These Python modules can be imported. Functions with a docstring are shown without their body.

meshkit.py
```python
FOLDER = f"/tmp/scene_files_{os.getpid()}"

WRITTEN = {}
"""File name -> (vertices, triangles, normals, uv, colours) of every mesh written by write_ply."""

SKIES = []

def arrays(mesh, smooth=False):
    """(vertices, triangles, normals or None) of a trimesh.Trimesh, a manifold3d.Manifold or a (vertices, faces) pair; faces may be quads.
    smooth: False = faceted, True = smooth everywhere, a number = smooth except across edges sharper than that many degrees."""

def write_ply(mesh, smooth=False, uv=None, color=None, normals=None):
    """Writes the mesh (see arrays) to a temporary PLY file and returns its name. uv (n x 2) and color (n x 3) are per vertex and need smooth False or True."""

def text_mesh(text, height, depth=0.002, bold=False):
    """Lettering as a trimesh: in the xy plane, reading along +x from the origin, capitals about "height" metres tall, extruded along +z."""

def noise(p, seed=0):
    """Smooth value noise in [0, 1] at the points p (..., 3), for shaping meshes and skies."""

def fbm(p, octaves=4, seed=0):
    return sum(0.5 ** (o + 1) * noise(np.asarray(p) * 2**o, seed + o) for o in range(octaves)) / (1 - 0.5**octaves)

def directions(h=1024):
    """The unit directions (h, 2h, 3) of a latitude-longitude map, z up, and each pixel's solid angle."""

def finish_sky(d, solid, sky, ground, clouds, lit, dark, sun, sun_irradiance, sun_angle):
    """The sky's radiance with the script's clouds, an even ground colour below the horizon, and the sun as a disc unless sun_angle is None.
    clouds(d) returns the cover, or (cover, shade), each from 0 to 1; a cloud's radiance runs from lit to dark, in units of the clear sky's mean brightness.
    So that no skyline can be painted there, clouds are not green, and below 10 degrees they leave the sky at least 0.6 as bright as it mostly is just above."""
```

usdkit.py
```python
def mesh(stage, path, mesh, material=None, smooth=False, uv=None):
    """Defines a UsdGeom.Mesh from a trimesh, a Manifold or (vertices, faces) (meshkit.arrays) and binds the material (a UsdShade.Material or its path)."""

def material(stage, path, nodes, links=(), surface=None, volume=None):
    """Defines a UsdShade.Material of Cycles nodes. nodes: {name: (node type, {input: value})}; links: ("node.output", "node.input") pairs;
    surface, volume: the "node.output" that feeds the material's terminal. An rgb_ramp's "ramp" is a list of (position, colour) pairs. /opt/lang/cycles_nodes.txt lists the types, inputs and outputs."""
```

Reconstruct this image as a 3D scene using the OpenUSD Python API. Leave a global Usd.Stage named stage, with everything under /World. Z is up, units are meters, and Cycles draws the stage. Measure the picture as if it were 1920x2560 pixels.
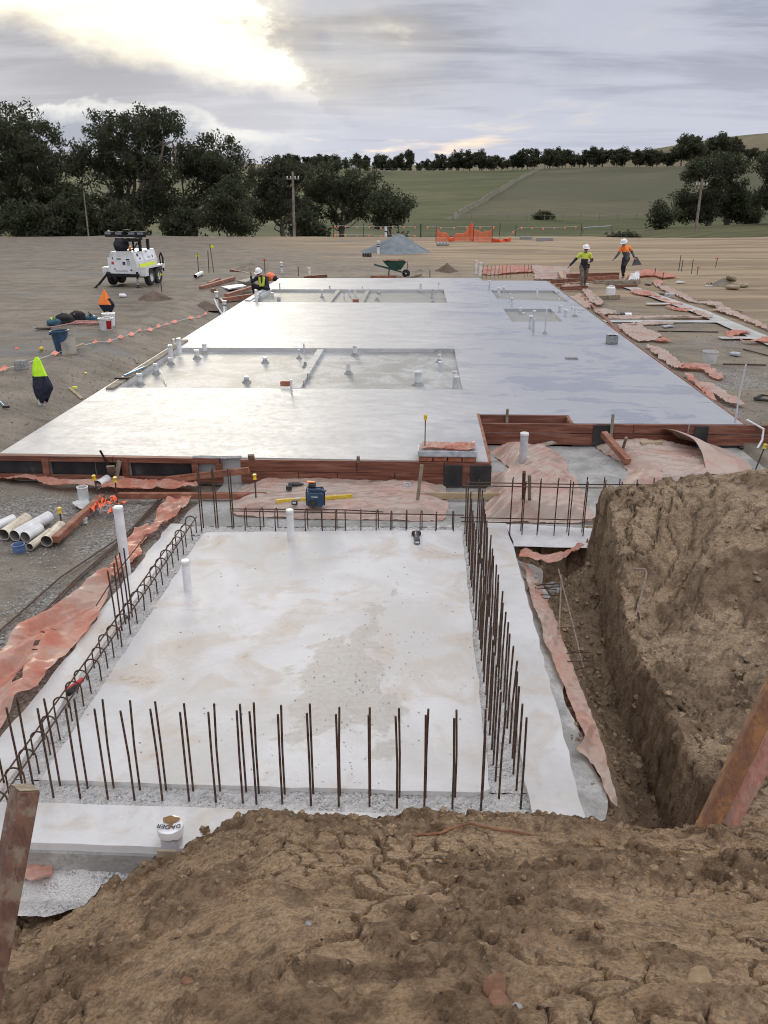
import math, random, numpy as np, trimesh, usdkit, meshkit
import shapely
from shapely.geometry import Polygon, LineString, Point
from pxr import Usd, UsdGeom, UsdLux, UsdShade, Gf, Sdf, Vt
from meshkit import noise, fbm
PI = math.pi
stage = Usd.Stage.CreateInMemory()
UsdGeom.SetStageUpAxis(stage, UsdGeom.Tokens.z)
UsdGeom.SetStageMetersPerUnit(stage, 1.0)
UsdGeom.Xform.Define(stage, '/World')
UsdGeom.Scope.Define(stage, '/World/Looks')

# ------------------------------------------------------------------ camera, sky, sun, exposure
SUN_EL, SUN_AZ = math.radians(10.5), math.radians(-16.0)
SKY_STRENGTH = 0.10
SUN_INTENSITY = 0.25
EXPOSURE = 0.42
PITCH, YAW = math.radians(21.36), math.atan(.0427)
EYE = (0.0, 0.0, 4.25)
cam = UsdGeom.Camera.Define(stage, '/World/camera')
s_, c_ = math.sin, math.cos
Fw = np.array((-s_(YAW)*c_(PITCH), c_(YAW)*c_(PITCH), -s_(PITCH)))
Rt = np.array((c_(YAW), s_(YAW), 0.0))
Up = np.cross(Rt, Fw)
cam.AddTransformOp().Set(Gf.Matrix4d(*Rt, 0, *Up, 0, *(-Fw), 0, *EYE, 1))
cam.CreateFocalLengthAttr(24.0)
cam.CreateHorizontalApertureAttr(24.0*1920/2071)
cam.CreateVerticalApertureAttr(24.0*2560/2071)
cam.CreateClippingRangeAttr(Gf.Vec2f(0.05, 20000))
cam.CreateExposureAttr(EXPOSURE)

sun_dir = np.array((math.sin(SUN_AZ)*math.cos(SUN_EL), math.cos(SUN_AZ)*math.cos(SUN_EL), math.sin(SUN_EL)))
sun = UsdLux.DistantLight.Define(stage, '/World/sun')
sun.CreateIntensityAttr(SUN_INTENSITY); sun.CreateAngleAttr(16.0); sun.CreateNormalizeAttr(True)
sun.CreateColorAttr(Gf.Vec3f(1.0, 0.90, 0.72))
zz = sun_dir; xx = np.cross((0, 0, 1), zz); xx /= np.linalg.norm(xx); yy = np.cross(zz, xx)
sun.AddTransformOp().Set(Gf.Matrix4d(*xx, 0, *yy, 0, *zz, 0, 0, 0, 0, 1))

def sky_material():
    N, L = {}, []
    N['tc'] = ('texture_coordinate', {})
    N['sky'] = ('sky_texture', {'sky_type': 'single_scattering', 'sun_disc': False, 'sun_elevation': SUN_EL, 'sun_rotation': SUN_AZ, 'altitude': 300.0, 'air_density': 1.0, 'aerosol_density': 2.0})
    N['nrm'] = ('vector_math', {'math_type': 'normalize'}); L.append(('tc.generated', 'nrm.vector1'))
    N['sep'] = ('separate_xyz', {}); L.append(('nrm.vector', 'sep.vector'))
    def m(name, typ, a, b=None, c=None, clamp=False):
        inp = {'math_type': typ}
        if clamp: inp['use_clamp'] = True
        for k, v in (('value1', a), ('value2', b), ('value3', c)):
            if v is None: continue
            if isinstance(v, str): L.append((v, name+'.'+k))
            else: inp[k] = float(v)
        N[name] = ('math', inp)
        return name+'.value'
    def ms(name, v, a, b, ta=0.0, tb=1.0):
        N[name] = ('map_range', {'range_type': 'smoothstep', 'from_min': float(a), 'from_max': float(b), 'to_min': float(ta), 'to_max': float(tb)})
        L.append((v, name+'.value')); return name+'.result'
    def mix(name, f, a, b, typ='mix'):
        inp = {'mix_type': typ}
        for k, v in (('fac', f), ('color1', a), ('color2', b)):
            if isinstance(v, str): L.append((v, name+'.'+k))
            else: inp[k] = v
        N[name] = ('mix', inp); return name+'.color'
    zc = m('zc', 'maximum', 'sep.z', 0.0)
    az = m('az', 'arctan2', 'sep.x', 'sep.y')
    el = m('el', 'arcsine', zc)
    # flat cloud sheet seen in perspective
    den = m('den', 'add', zc, 0.10)
    px = m('px', 'divide', 'sep.x', den); py = m('py', 'divide', 'sep.y', den)
    N['pl'] = ('combine_xyz', {'z': 0.0}); L += [(px, 'pl.x'), (py, 'pl.y')]
    def nz(name, scale, loc=(0, 0, 0), detail=6.0, rough=0.55, dist=0.0, src='pl.vector', fscale=1.0):
        N[name+'m'] = ('mapping', {'scale': scale, 'location': loc}); L.append((src, name+'m.vector'))
        N[name] = ('noise_texture', {'scale': fscale, 'detail': detail, 'roughness': rough, 'distortion': dist}); L.append((name+'m.vector', name+'.vector'))
        return name+'.fac'
    n1 = nz('n1', (0.55, 0.42, 1), (3.1, 1.7, 0), 7.0, 0.55, 0.3)      # large masses
    n2 = nz('n2', (0.75, 2.1, 1), (9.3, 4.2, 0), 6.0, 0.6, 0.4)        # streaks across the view
    n3 = nz('n3', (5.0, 5.0, 9.0), (1.3, 0, 2.2), 7.0, 0.6, 0.2, 'nrm.vector', 1.6)
    # grey-lavender stratus
    t1 = ms('t1', m('a1', 'multiply_add', n2, 0.65, m('a0', 'multiply', n1, 0.45)), 0.42, 0.62)
    strat = mix('strat', t1, CLD_DARK, CLD_LIGHT)
    zen = ms('zen', el, 0.45, 1.10, 1.0, 2.7); N['strz'] = ('mix', {'mix_type': 'multiply', 'fac': 1.0}); N['zc3'] = ('combine_xyz', {}); L += [(m('zr', 'multiply_add', zen, 1.085, -0.085), 'zc3.x'), (zen, 'zc3.y'), (m('zb', 'multiply_add', zen, 0.84, 0.16), 'zc3.z'), ('zc3.vector', 'strz.color2'), (strat, 'strz.color1')]; strat = 'strz.color'  # cloud above the view boosted and warmed, added to raise light on the scene
    hor = ms('hor', el, 0.20, 0.04)                                  # paler towards the horizon
    hor2 = m('hor2', 'multiply', hor, 0.65)
    strat2 = mix('strat2', hor2, strat, CLD_HORIZ)
    # a little clear sky shows through
    N['skys'] = ('mix', {'mix_type': 'multiply', 'fac': 1.0, 'color2': (SKYMUL, SKYMUL, SKYMUL)}); L.append(('sky.color', 'skys.color1'))
    gap = ms('gap', n1, 0.60, 0.72, 0.0, 0.35)
    c0 = mix('c0', gap, strat2, 'skys.color')
    # glow of the veiled sun, its right side cut by the edge of the dark cloud sheet
    N['dt'] = ('vector_math', {'math_type': 'dot_product', 'vector2': tuple(GLOW_DIR)}); L.append(('nrm.vector', 'dt.vector1'))
    g0 = ms('g0', 'dt.value', math.cos(math.radians(27)), math.cos(math.radians(3)))
    edge = m('edge', 'add', m('e2', 'multiply', m('e1', 'subtract', n1, 0.5), 0.22), m('e3', 'multiply_add', el, 0.70, m('e5', 'multiply_add', m('e4', 'subtract', n3, 0.5), 0.55, az)))
    cut = m('cut', 'multiply', ms('cut1', edge, -0.15, -0.01, 1.0, 0.30), ms('cut2', edge, -0.06, 0.14, 1.0, 0.35))
    band = ms('band', m('b1', 'multiply_add', m('b0', 'subtract', n3, 0.5), 0.07, m('b2', 'multiply_add', az, 0.20, m('b3', 'add', el, 0.026))), 0.072, 0.115, 0.13, 1.0)
    gl = m('gl', 'multiply', m('gl0', 'multiply', g0, cut), band)
    glc = mix('glc', gl, (0, 0, 0), GLOW_COL)
    dk = ms('dk', m('dke', 'maximum', edge, ms('dkn', edge, -0.075, -0.06, 0.4, -0.07)), -0.07, 0.30, 0.76, 1.0); dkf = ms('dkf', el, 0.05, 0.12); dk = m('dkm', 'multiply_add', m('dkm1', 'subtract', dk, 1.0), dkf, 1.0); dk2 = m('dk2', 'multiply', dk, ms('dkl', az, -0.34, -0.16, 0.80, 1.0)); N['dk3'] = ('combine_xyz', {}); L += [(dk2, 'dk3.x'), (dk2, 'dk3.y'), (dk2, 'dk3.z')]
    c0 = mix('c0b', 1.0, c0, 'dk3.vector', 'multiply')
    c1 = mix('c1', 1.0, c0, glc, 'add')
    # cumulus bank low on the left
    top = m('top', 'multiply_add', m('tp0', 'subtract', n3, 0.5), 0.085, m('tp1', 'multiply_add', m('tp2', 'absolute', m('tp3', 'add', az, 0.40)), -0.075, 0.087))
    v = m('v', 'subtract', top, el)
    cm = m('cm', 'multiply', ms('cm0', v, 0.0, 0.007), ms('cm1', az, -0.20, -0.12, 1.0, 0.0))
    cm2 = m('cm2', 'multiply', cm, ms('cm3', el, 0.02, 0.05, 0.25, 0.9))
    cs = ms('cs', m('cs0', 'multiply_add', m('cs1', 'subtract', n3, 0.5), 0.06, v), 0.0, 0.035)
    cum = mix('cum', cs, CUM_LIT, CUM_DARK)
    c2 = mix('c2', cm2, c1, cum)
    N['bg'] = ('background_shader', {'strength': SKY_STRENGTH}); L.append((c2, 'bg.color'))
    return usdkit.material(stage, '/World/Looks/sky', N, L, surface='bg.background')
CLD_DARK = (2.15, 2.32, 3.0)
CLD_LIGHT = (4.1, 4.3, 5.0)
CLD_HORIZ = (4.8, 4.95, 5.65)
CUM_LIT = (7.2, 7.1, 6.8)
CUM_DARK = (3.3, 3.5, 4.0)
GLOW_COL = (8.6, 7.4, 4.6)
SKYMUL = 0.6
_ga, _ge = math.radians(-17.5), math.radians(10.0)
GLOW_DIR = (math.sin(_ga)*math.cos(_ge), math.cos(_ga)*math.cos(_ge), math.sin(_ge))
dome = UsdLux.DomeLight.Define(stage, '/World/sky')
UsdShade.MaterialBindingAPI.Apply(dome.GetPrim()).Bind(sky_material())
dome.GetPrim().SetCustomDataByKey('kind', 'structure')

# ------------------------------------------------------------------ helpers
used = {}
def numbered(path):
    n = used.get(path); used[path] = 0 if n is None else n+1
    return path if n is None else numbered_at(path, n+1)
def numbered_at(path, n):
    return '%s_%03d' % (path, n)
def tag(prim, label=None, cat=None, group=None, kind=None):
    for k, v in (('label', label), ('category', cat), ('group', group), ('kind', kind)):
        if v: prim.SetCustomDataByKey(k, v)
def thing(name, label, cat, loc=(0, 0, 0), rz=0.0, group=None, rx=0.0, ry=0.0):
    x = UsdGeom.Xform.Define(stage, numbered('/World/'+name))
    x.AddTranslateOp().Set(Gf.Vec3d(*map(float, loc)))
    if rz: x.AddRotateZOp().Set(math.degrees(rz))
    if ry: x.AddRotateYOp().Set(math.degrees(ry))
    if rx: x.AddRotateXOp().Set(math.degrees(rx))
    tag(x.GetPrim(), label, cat, group)
    return str(x.GetPath())
def part(parent, name, mesh, material, label=None, smooth=35, kind=None):
    p = numbered(parent+'/'+name)
    m = usdkit.mesh(stage, p, mesh, M[material], smooth=smooth)
    tag(m.GetPrim(), label, kind=kind)
    return p
def single(name, mesh, material, label, cat, group=None, smooth=35, kind=None):
    p = numbered('/World/'+name)
    m = usdkit.mesh(stage, p, mesh, M[material], smooth=smooth)
    tag(m.GetPrim(), label, cat, group, kind)
    return p
def struct(name, mesh, material, smooth=35):
    p = numbered('/World/'+name)
    m = usdkit.mesh(stage, p, mesh, M[material], smooth=smooth)
    tag(m.GetPrim(), kind='structure')
    return p
def copy(src, loc, rz=0.0, label=None, group=None, scale=None):
    base = src.rsplit('/', 1)[1]
    while base[-4:-3] == '_' and base[-3:].isdigit(): base = base[:-4]
    was = stage.GetPrimAtPath(src).GetCustomData()
    p = numbered('/World/'+base)
    x = UsdGeom.Xform.Define(stage, p)
    x.GetPrim().GetReferences().AddInternalReference(src)
    xf = UsdGeom.Xformable(x.GetPrim()); xf.ClearXformOpOrder()
    M4 = Gf.Matrix4d(1.0)
    if scale is not None:
        sc = (scale,)*3 if np.ndim(scale) == 0 else scale
        M4 = Gf.Matrix4d().SetScale(Gf.Vec3d(*map(float, sc)))
    M4 = M4*Gf.Matrix4d().SetRotate(Gf.Rotation(Gf.Vec3d(0, 0, 1), math.degrees(rz)))*Gf.Matrix4d().SetTranslate(Gf.Vec3d(*map(float, loc)))
    xf.AddTransformOp(opSuffix='place').Set(M4)
    x.GetPrim().SetInstanceable(True)
    tag(x.GetPrim(), label or was.get('label'), was.get('category'), group or was.get('group'))
    return p
cat_ = trimesh.util.concatenate
def T(m, x=0, y=0, z=0, rz=0, rx=0, ry=0):
    m = m.copy()
    if rx: m.apply_transform(trimesh.transformations.rotation_matrix(rx, (1, 0, 0)))
    if ry: m.apply_transform(trimesh.transformations.rotation_matrix(ry, (0, 1, 0)))
    if rz: m.apply_transform(trimesh.transformations.rotation_matrix(rz, (0, 0, 1)))
    m.apply_translation((x, y, z)); return m
def box(dx, dy, dz, x=0, y=0, z=0, b=0.0, base=False):
    """a box centred at x, y, z (or standing on z) with chamfered edges"""
    if b:
        h = np.array((dx, dy, dz))/2; b = min(b, h.min()*.6)
        pts = []
        for s in np.ndindex(2, 2, 2):
            sg = np.array(s)*2-1
            for k in range(3):
                q = (h-b).copy(); q[k] = h[k]; pts.append(q*sg)
        m = trimesh.convex.convex_hull(np.array(pts))
    else:
        m = trimesh.creation.box((dx, dy, dz))
    m.apply_translation((x, y, z+(dz/2 if base else 0)))
    return m
def frame_of(d):
    d = np.asarray(d, float); d = d/np.linalg.norm(d)
    up = np.array((0, 0, 1.0)) if abs(d[2]) < .98 else np.array((0, 1.0, 0))
    r = np.cross(d, up); r /= np.linalg.norm(r); u = np.cross(r, d)
    return r, u, d
def beam(a, b, w, h, roll=0.0, ch=0.004):
    """a sawn timber from a to b, w across and h high"""
    a, b = np.asarray(a, float), np.asarray(b, float); L = np.linalg.norm(b-a)
    m = box(w, h, L, b=ch); r, u, d = frame_of(b-a)
    if roll: r, u = r*math.cos(roll)+u*math.sin(roll), u*math.cos(roll)-r*math.sin(roll)
    X = np.eye(4); X[:3, 0], X[:3, 1], X[:3, 2], X[:3, 3] = r, u, d, (a+b)/2
    if np.linalg.det(X[:3, :3]) < 0: X[:3, 0] *= -1
    m.apply_transform(X); return m
def tube(pts, r, n=8, caps=True):
    pts = np.asarray(pts, float); k = len(pts)
    rr = np.full(k, r) if np.ndim(r) == 0 else np.asarray(r, float)
    tan = np.gradient(pts, axis=0); tan /= np.maximum(np.linalg.norm(tan, axis=1, keepdims=True), 1e-9)
    R_, U_, _ = frame_of(tan[0]); V = []
    ang = np.arange(n)*2*PI/n
    for i in range(k):
        R_ = R_-tan[i]*(R_@tan[i]); R_ /= np.linalg.norm(R_); U_ = np.cross(tan[i], R_)
        V.append(pts[i]+rr[i]*(np.cos(ang)[:, None]*R_+np.sin(ang)[:, None]*U_))
    V = np.vstack(V); F = []
    for i in range(k-1):
        for j in range(n):
            a, b = i*n+j, i*n+(j+1) % n
            F += [(a, b, b+n), (a, b+n, a+n)]
    if caps:
        V = np.vstack([V, pts[0], pts[-1]]); c = k*n
        for j in range(n):
            F += [(c, (j+1) % n, j), (c+1, (k-1)*n+j, (k-1)*n+(j+1) % n)]
    return trimesh.Trimesh(V, np.array(F), process=False)
def lathe(prof, n=24):
    """prof: (radius, z) pairs from bottom to top; open or closed"""
    prof = np.asarray(prof, float); k = len(prof); ang = np.arange(n)*2*PI/n
    V = np.vstack([np.stack([r*np.cos(ang), r*np.sin(ang), np.full(n, z)], 1) for r, z in prof]); F = []
    for i in range(k-1):
        for j in range(n):
            a, b = i*n+j, i*n+(j+1) % n
            F += [(a, b, b+n), (a, b+n, a+n)]
    return trimesh.Trimesh(V, np.array(F), process=False)
def gridmesh(P):
    """P (n, m, 3) -> mesh"""
    n, m = P.shape[:2]; i = np.arange(n*m).reshape(n, m)
    a, b, c, d = i[:-1, :-1].ravel(), i[1:, :-1].ravel(), i[1:, 1:].ravel(), i[:-1, 1:].ravel()
    return trimesh.Trimesh(P.reshape(-1, 3), np.vstack([np.stack([a, b, c], 1), np.stack([a, c, d], 1)]), process=False)
def prism(poly, z0, z1):
    p = poly if hasattr(poly, 'geom_type') else Polygon(poly)
    m = trimesh.creation.extrude_polygon(p, z1-z0, engine='earcut'); m.apply_translation((0, 0, z0)); return m
def sm(x, a, b):
    t = np.clip((x-a)/(b-a), 0, 1); return t*t*(3-2*t)
def rough_poly(pts, amp, step, seed):
    """the outline with small irregular bites"""
    ring = LineString([*[p[:2] for p in pts], pts[0][:2]]); n = max(8, int(ring.length/step)); out = []
    for i in range(n):
        p = np.array(ring.interpolate(i*step if i*step < ring.length else 0).coords[0])
        out.append(p)
    out = np.array(out); q = np.c_[out/step*0.5, np.zeros(len(out))]
    out += (np.stack([noise(q*1.0, seed), noise(q*1.0+7.7, seed+1)], 1)-.5)*2*amp
    p = Polygon(out)
    return p if p.is_valid else p.buffer(0)
def patch(poly, res, zfun):
    """a sheet over a polygon, on a grid snapped to the outline"""
    if poly.geom_type != 'Polygon': poly = max(poly.geoms, key=lambda g: g.area)
    x0, y0, x1, y1 = poly.bounds
    xs, ys = np.arange(x0-res, x1+2*res, res), np.arange(y0-res, y1+2*res, res)
    X, Y = np.meshgrid(xs, ys, indexing='ij'); shapely.prepare(poly)
    ins = shapely.contains_xy(poly, X, Y)
    cell = ins[:-1, :-1] | ins[1:, :-1] | ins[1:, 1:] | ins[:-1, 1:]
    i = np.arange(X.size).reshape(X.shape)
    a, b, c, d = (k[cell] for k in (i[:-1, :-1], i[1:, :-1], i[1:, 1:], i[:-1, 1:]))
    V = np.stack([X.ravel(), Y.ravel()], 1)
    need = np.unique(np.concatenate([a, b, c, d])); out = need[~ins.ravel()[need]]
    if len(out):
        bd = poly.boundary; pts = shapely.points(V[out])
        V[out] = shapely.get_coordinates(shapely.line_interpolate_point(bd, shapely.line_locate_point(bd, pts)))
    remap = np.full(X.size, -1); remap[need] = np.arange(len(need))
    F = np.vstack([np.stack([a, b, c], 1), np.stack([a, c, d], 1)])
    V = V[need]
    return trimesh.Trimesh(np.c_[V, zfun(V[:, 0], V[:, 1])], remap[F], process=False)
def n2(x, y, s, seed=0, o=4):
    x, y = np.broadcast_arrays(np.asarray(x, float), np.asarray(y, float))
    return fbm(np.stack([x*s, y*s, np.zeros_like(x)+seed*3.7], -1), o, seed)
rnd = random.Random(7)
# ------------------------------------------------------------------ materials
M = {}
def mat(name, ramp, scale=4.0, rough=0.8, bump=0.0, bscale=None, stretch=(1, 1, 1), detail=5.0, nrough=0.55, dist=0.0, spec=0.5, metallic=0.0, bdist=0.01, coord='pos', rough2=None, extra=None):
    N = {'g': ('geometry', {}), 'o': ('texture_coordinate', {}), 'mp': ('mapping', {'scale': stretch}),
         'n': ('noise_texture', {'scale': scale, 'detail': detail, 'roughness': nrough, 'distortion': dist}),
         'r': ('rgb_ramp', {'ramp': ramp if isinstance(ramp, list) else [(0, ramp), (1, ramp)]}),
         'p': ('principled_bsdf', {'roughness': rough, 'specular_ior_level': spec, 'metallic': metallic})}
    L = [('g.position' if coord == 'pos' else 'o.object', 'mp.vector'), ('mp.vector', 'n.vector'), ('n.fac', 'r.fac'), ('r.color', 'p.base_color')]
    if rough2 is not None:
        N['rm'] = ('map_range', {'from_min': 0.35, 'from_max': 0.65, 'to_min': rough, 'to_max': rough2}); L += [('n.fac', 'rm.value'), ('rm.result', 'p.roughness')]
    if bump:
        N['bn'] = ('noise_texture', {'scale': bscale or scale*6, 'detail': 6.0, 'roughness': 0.6}); N['b'] = ('bump', {'strength': bump, 'distance': bdist})
        L += [('mp.vector', 'bn.vector'), ('bn.fac', 'b.height'), ('b.normal', 'p.normal')]
    M[name] = usdkit.material(stage, '/World/Looks/'+name, N, L, surface='p.BSDF')
class G:
    """a small node-graph writer"""
    def __init__(s): s.N, s.L, s.k = {}, [], 0
    def add(s, typ, out, **inp):
        s.k += 1; nm = 'n%d' % s.k; vals = {}
        for k, v in inp.items():
            if isinstance(v, str) and '.' in v: s.L.append((v, nm+'.'+k))
            else: vals[k] = v
        s.N[nm] = (typ, vals); return nm+'.'+out
    def pos(s): return s.add('geometry', 'position')
    def map(s, v, scale=(1, 1, 1), loc=(0, 0, 0), rot=(0, 0, 0)): return s.add('mapping', 'vector', vector=v, scale=scale, location=loc, rotation=rot)
    def noise(s, v, scale, detail=5.0, rough=0.55, dist=0.0): return s.add('noise_texture', 'fac', vector=v, scale=scale, detail=detail, roughness=rough, distortion=dist)
    def ramp(s, f, r): return s.add('rgb_ramp', 'color', fac=f, ramp=r)
    def mix(s, f, a, b, typ='mix'): return s.add('mix', 'color', fac=f, color1=a, color2=b, mix_type=typ)
    def sm(s, v, a, b, ta=0.0, tb=1.0): return s.add('map_range', 'result', value=v, from_min=float(a), from_max=float(b), to_min=float(ta), to_max=float(tb), range_type='smoothstep')
    def m(s, t, a, b=0.0, c=0.0): return s.add('math', 'value', math_type=t, value1=a, value2=b, value3=c)
    def out(s, name, **inp):
        o = s.add('principled_bsdf', 'BSDF', **inp)
        M[name] = usdkit.material(stage, '/World/Looks/'+name, s.N, s.L, surface=o)

# soil of the mound and the bank: tan crust over darker moist earth
def soil(name, ca, cb, cd, gray=0.0):
    g = G(); p = g.pos()
    big = g.noise(p, 1.3, 6.0, 0.6, 0.4); mid = g.noise(p, 7.0, 8.0, 0.65, 0.3); fine = g.noise(p, 60.0, 4.0, 0.6)
    c = g.mix(g.sm(big, 0.38, 0.62), cb, ca)
    c = g.mix(g.sm(mid, 0.46, 0.66), c, cd)
    c = g.mix(g.sm(fine, 0.38, 0.62, 0.0, 0.75), c, g.mix(0.55, c, (0.06, 0.042, 0.028))); f2 = g.noise(g.map(p, (1, 1, 1), (5, 5, 5)), 24.0, 6.0, 0.7, 0.4); c = g.mix(g.sm(f2, 0.50, 0.66, 0.0, 0.65), c, g.mix(0.5, c, (0.58, 0.44, 0.29))); c = g.mix(g.sm(f2, 0.46, 0.34, 0.0, 0.6), c, g.mix(0.6, c, (0.06, 0.04, 0.026)))
    rough_patch = g.add('attribute', 'fac', attribute='loose')
    c = g.mix(g.m('multiply', rough_patch, 0.75), c, g.mix(g.sm(mid, 0.4, 0.6), cd, (0.130, 0.085, 0.050)))
    v = g.add('voronoi_texture', 'distance', vector=p, scale=38.0, randomness=1.0)
    st = g.add('white_noise_texture', 'value', vector=g.add('voronoi_texture', 'position', vector=p, scale=38.0))
    c = g.mix(g.m('multiply', g.sm(st, 0.93, 0.95), g.sm(v, 0.28, 0.22)), c, (0.36, 0.31, 0.25))
    h = g.m('multiply_add', mid, 0.8, g.m('multiply_add', fine, 0.45, g.m('multiply', f2, 0.6)))
    b = g.add('bump', 'normal', height=h, strength=1.0, distance=0.045)
    g.out(name, base_color=c, roughness=0.93, normal=b, specular_ior_level=0.25)
soil('mound_soil', (0.480, 0.338, 0.205), (0.380, 0.258, 0.150), (0.235, 0.156, 0.094))
soil('bank_soil', (0.455, 0.335, 0.215), (0.355, 0.256, 0.162), (0.185, 0.132, 0.086))

# the building pad: brown grey compacted earth, bluish crushed-rock smears, straw-coloured clay towards the right and far side
def pad():
    g = G(); p = g.pos(); x = g.add('separate_xyz', 'x', vector=p); y = g.add('separate_xyz', 'y', vector=p)
    st = g.map(p, (0.10, 0.32, 1.0)); big = g.noise(st, 1.0, 7.0, 0.62, 0.6); s2 = g.noise(g.map(p, (0.05, 0.45, 1), (5, 3, 0)), 1.0, 6.0, 0.6, 0.8)
    mid = g.noise(p, 1.4, 7.0, 0.62); fine = g.noise(p, 22.0, 5.0, 0.7)
    c = g.mix(g.sm(mid, 0.36, 0.64), (0.212, 0.184, 0.143), (0.300, 0.260, 0.202))
    tan = g.m('multiply', g.sm(g.m('multiply_add', x, 0.045, g.m('multiply_add', y, 0.026, g.m('multiply', big, 1.5))), 1.55, 2.35), 0.95)
    c = g.mix(tan, c, g.mix(g.sm(s2, 0.38, 0.62), (0.48, 0.365, 0.225), (0.30, 0.220, 0.138)))
    red = g.m('multiply', g.sm(s2, 0.56, 0.68), g.sm(y, 42, 55, 0.0, 0.55)); c = g.mix(red, c, (0.33, 0.185, 0.095))
    blue = g.m('multiply', g.sm(big, 0.56, 0.68), g.sm(x, 8, -6, 0.0, 0.75)); c = g.mix(blue, c, (0.200, 0.205, 0.205))
    c = g.mix(g.sm(fine, 0.35, 0.7, 0.0, 0.6), c, g.mix(0.6, c, (0.06, 0.05, 0.04)))
    rut = g.noise(g.map(p, (0.25, 2.2, 1), (2, 7, 0), (0, 0, 0.25)), 1.0, 6.0, 0.65, 0.7); c = g.mix(g.sm(rut, 0.50, 0.68, 0.0, 0.55), c, g.mix(0.7, c, (0.085, 0.068, 0.05))); c = g.mix(g.sm(rut, 0.46, 0.32, 0.0, 0.35), c, (0.33, 0.29, 0.235))
    gv = g.add('attribute', 'fac', attribute='gravel')
    cell = g.add('voronoi_texture', 'position', vector=p, scale=34.0); cd = g.add('voronoi_texture', 'distance', vector=p, scale=34.0)
    rv = g.add('white_noise_texture', 'value', vector=cell)
    gc = g.ramp(rv, [(0, (0.15, 0.14, 0.12)), (0.5, (0.29, 0.27, 0.24)), (0.85, (0.40, 0.38, 0.345)), (1, (0.52, 0.50, 0.46))])
    gc = g.mix(g.sm(mid, 0.45, 0.62, 0.0, 0.75), gc, (0.235, 0.195, 0.14))
    c = g.mix(gv, c, gc)
    h = g.m('add', g.m('multiply', mid, 0.9), g.m('add', g.m('multiply', fine, 0.4), g.m('multiply', g.m('multiply', cd, -0.9), gv)))
    b = g.add('bump', 'normal', height=h, strength=0.8, distance=0.04)
    g.out('pad', base_color=c, roughness=0.92, normal=b, specular_ior_level=0.25)
pad()
def grass():
    g = G(); p = g.pos(); y = g.add('separate_xyz', 'y', vector=p); x = g.add('separate_xyz', 'x', vector=p)
    big = g.noise(g.map(p, (0.012, 0.03, 0.0)), 1.0, 7.0, 0.62, 0.5); mid = g.noise(g.map(p, (0.10, 0.30, 0.1)), 1.0, 6.0, 0.65)
    c = g.mix(g.sm(big, 0.35, 0.65), (0.068, 0.082, 0.034), (0.108, 0.116, 0.052))
    c = g.mix(g.sm(mid, 0.40, 0.70, 0.0, 0.6), c, (0.050, 0.052, 0.028))
    fld = g.add('attribute', 'fac', attribute='field'); c = g.mix(g.m('multiply', fld, 0.65), c, (0.098, 0.092, 0.062))
    dry = g.add('attribute', 'fac', attribute='dry'); c = g.mix(dry, c, g.mix(g.sm(mid, 0.4, 0.6), (0.21, 0.175, 0.105), (0.15, 0.125, 0.078)))
    b = g.add('bump', 'normal', height=mid, strength=0.6, distance=0.6)
    g.out('grass', base_color=c, roughness=0.95, normal=b, specular_ior_level=0.1)
grass()
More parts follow.
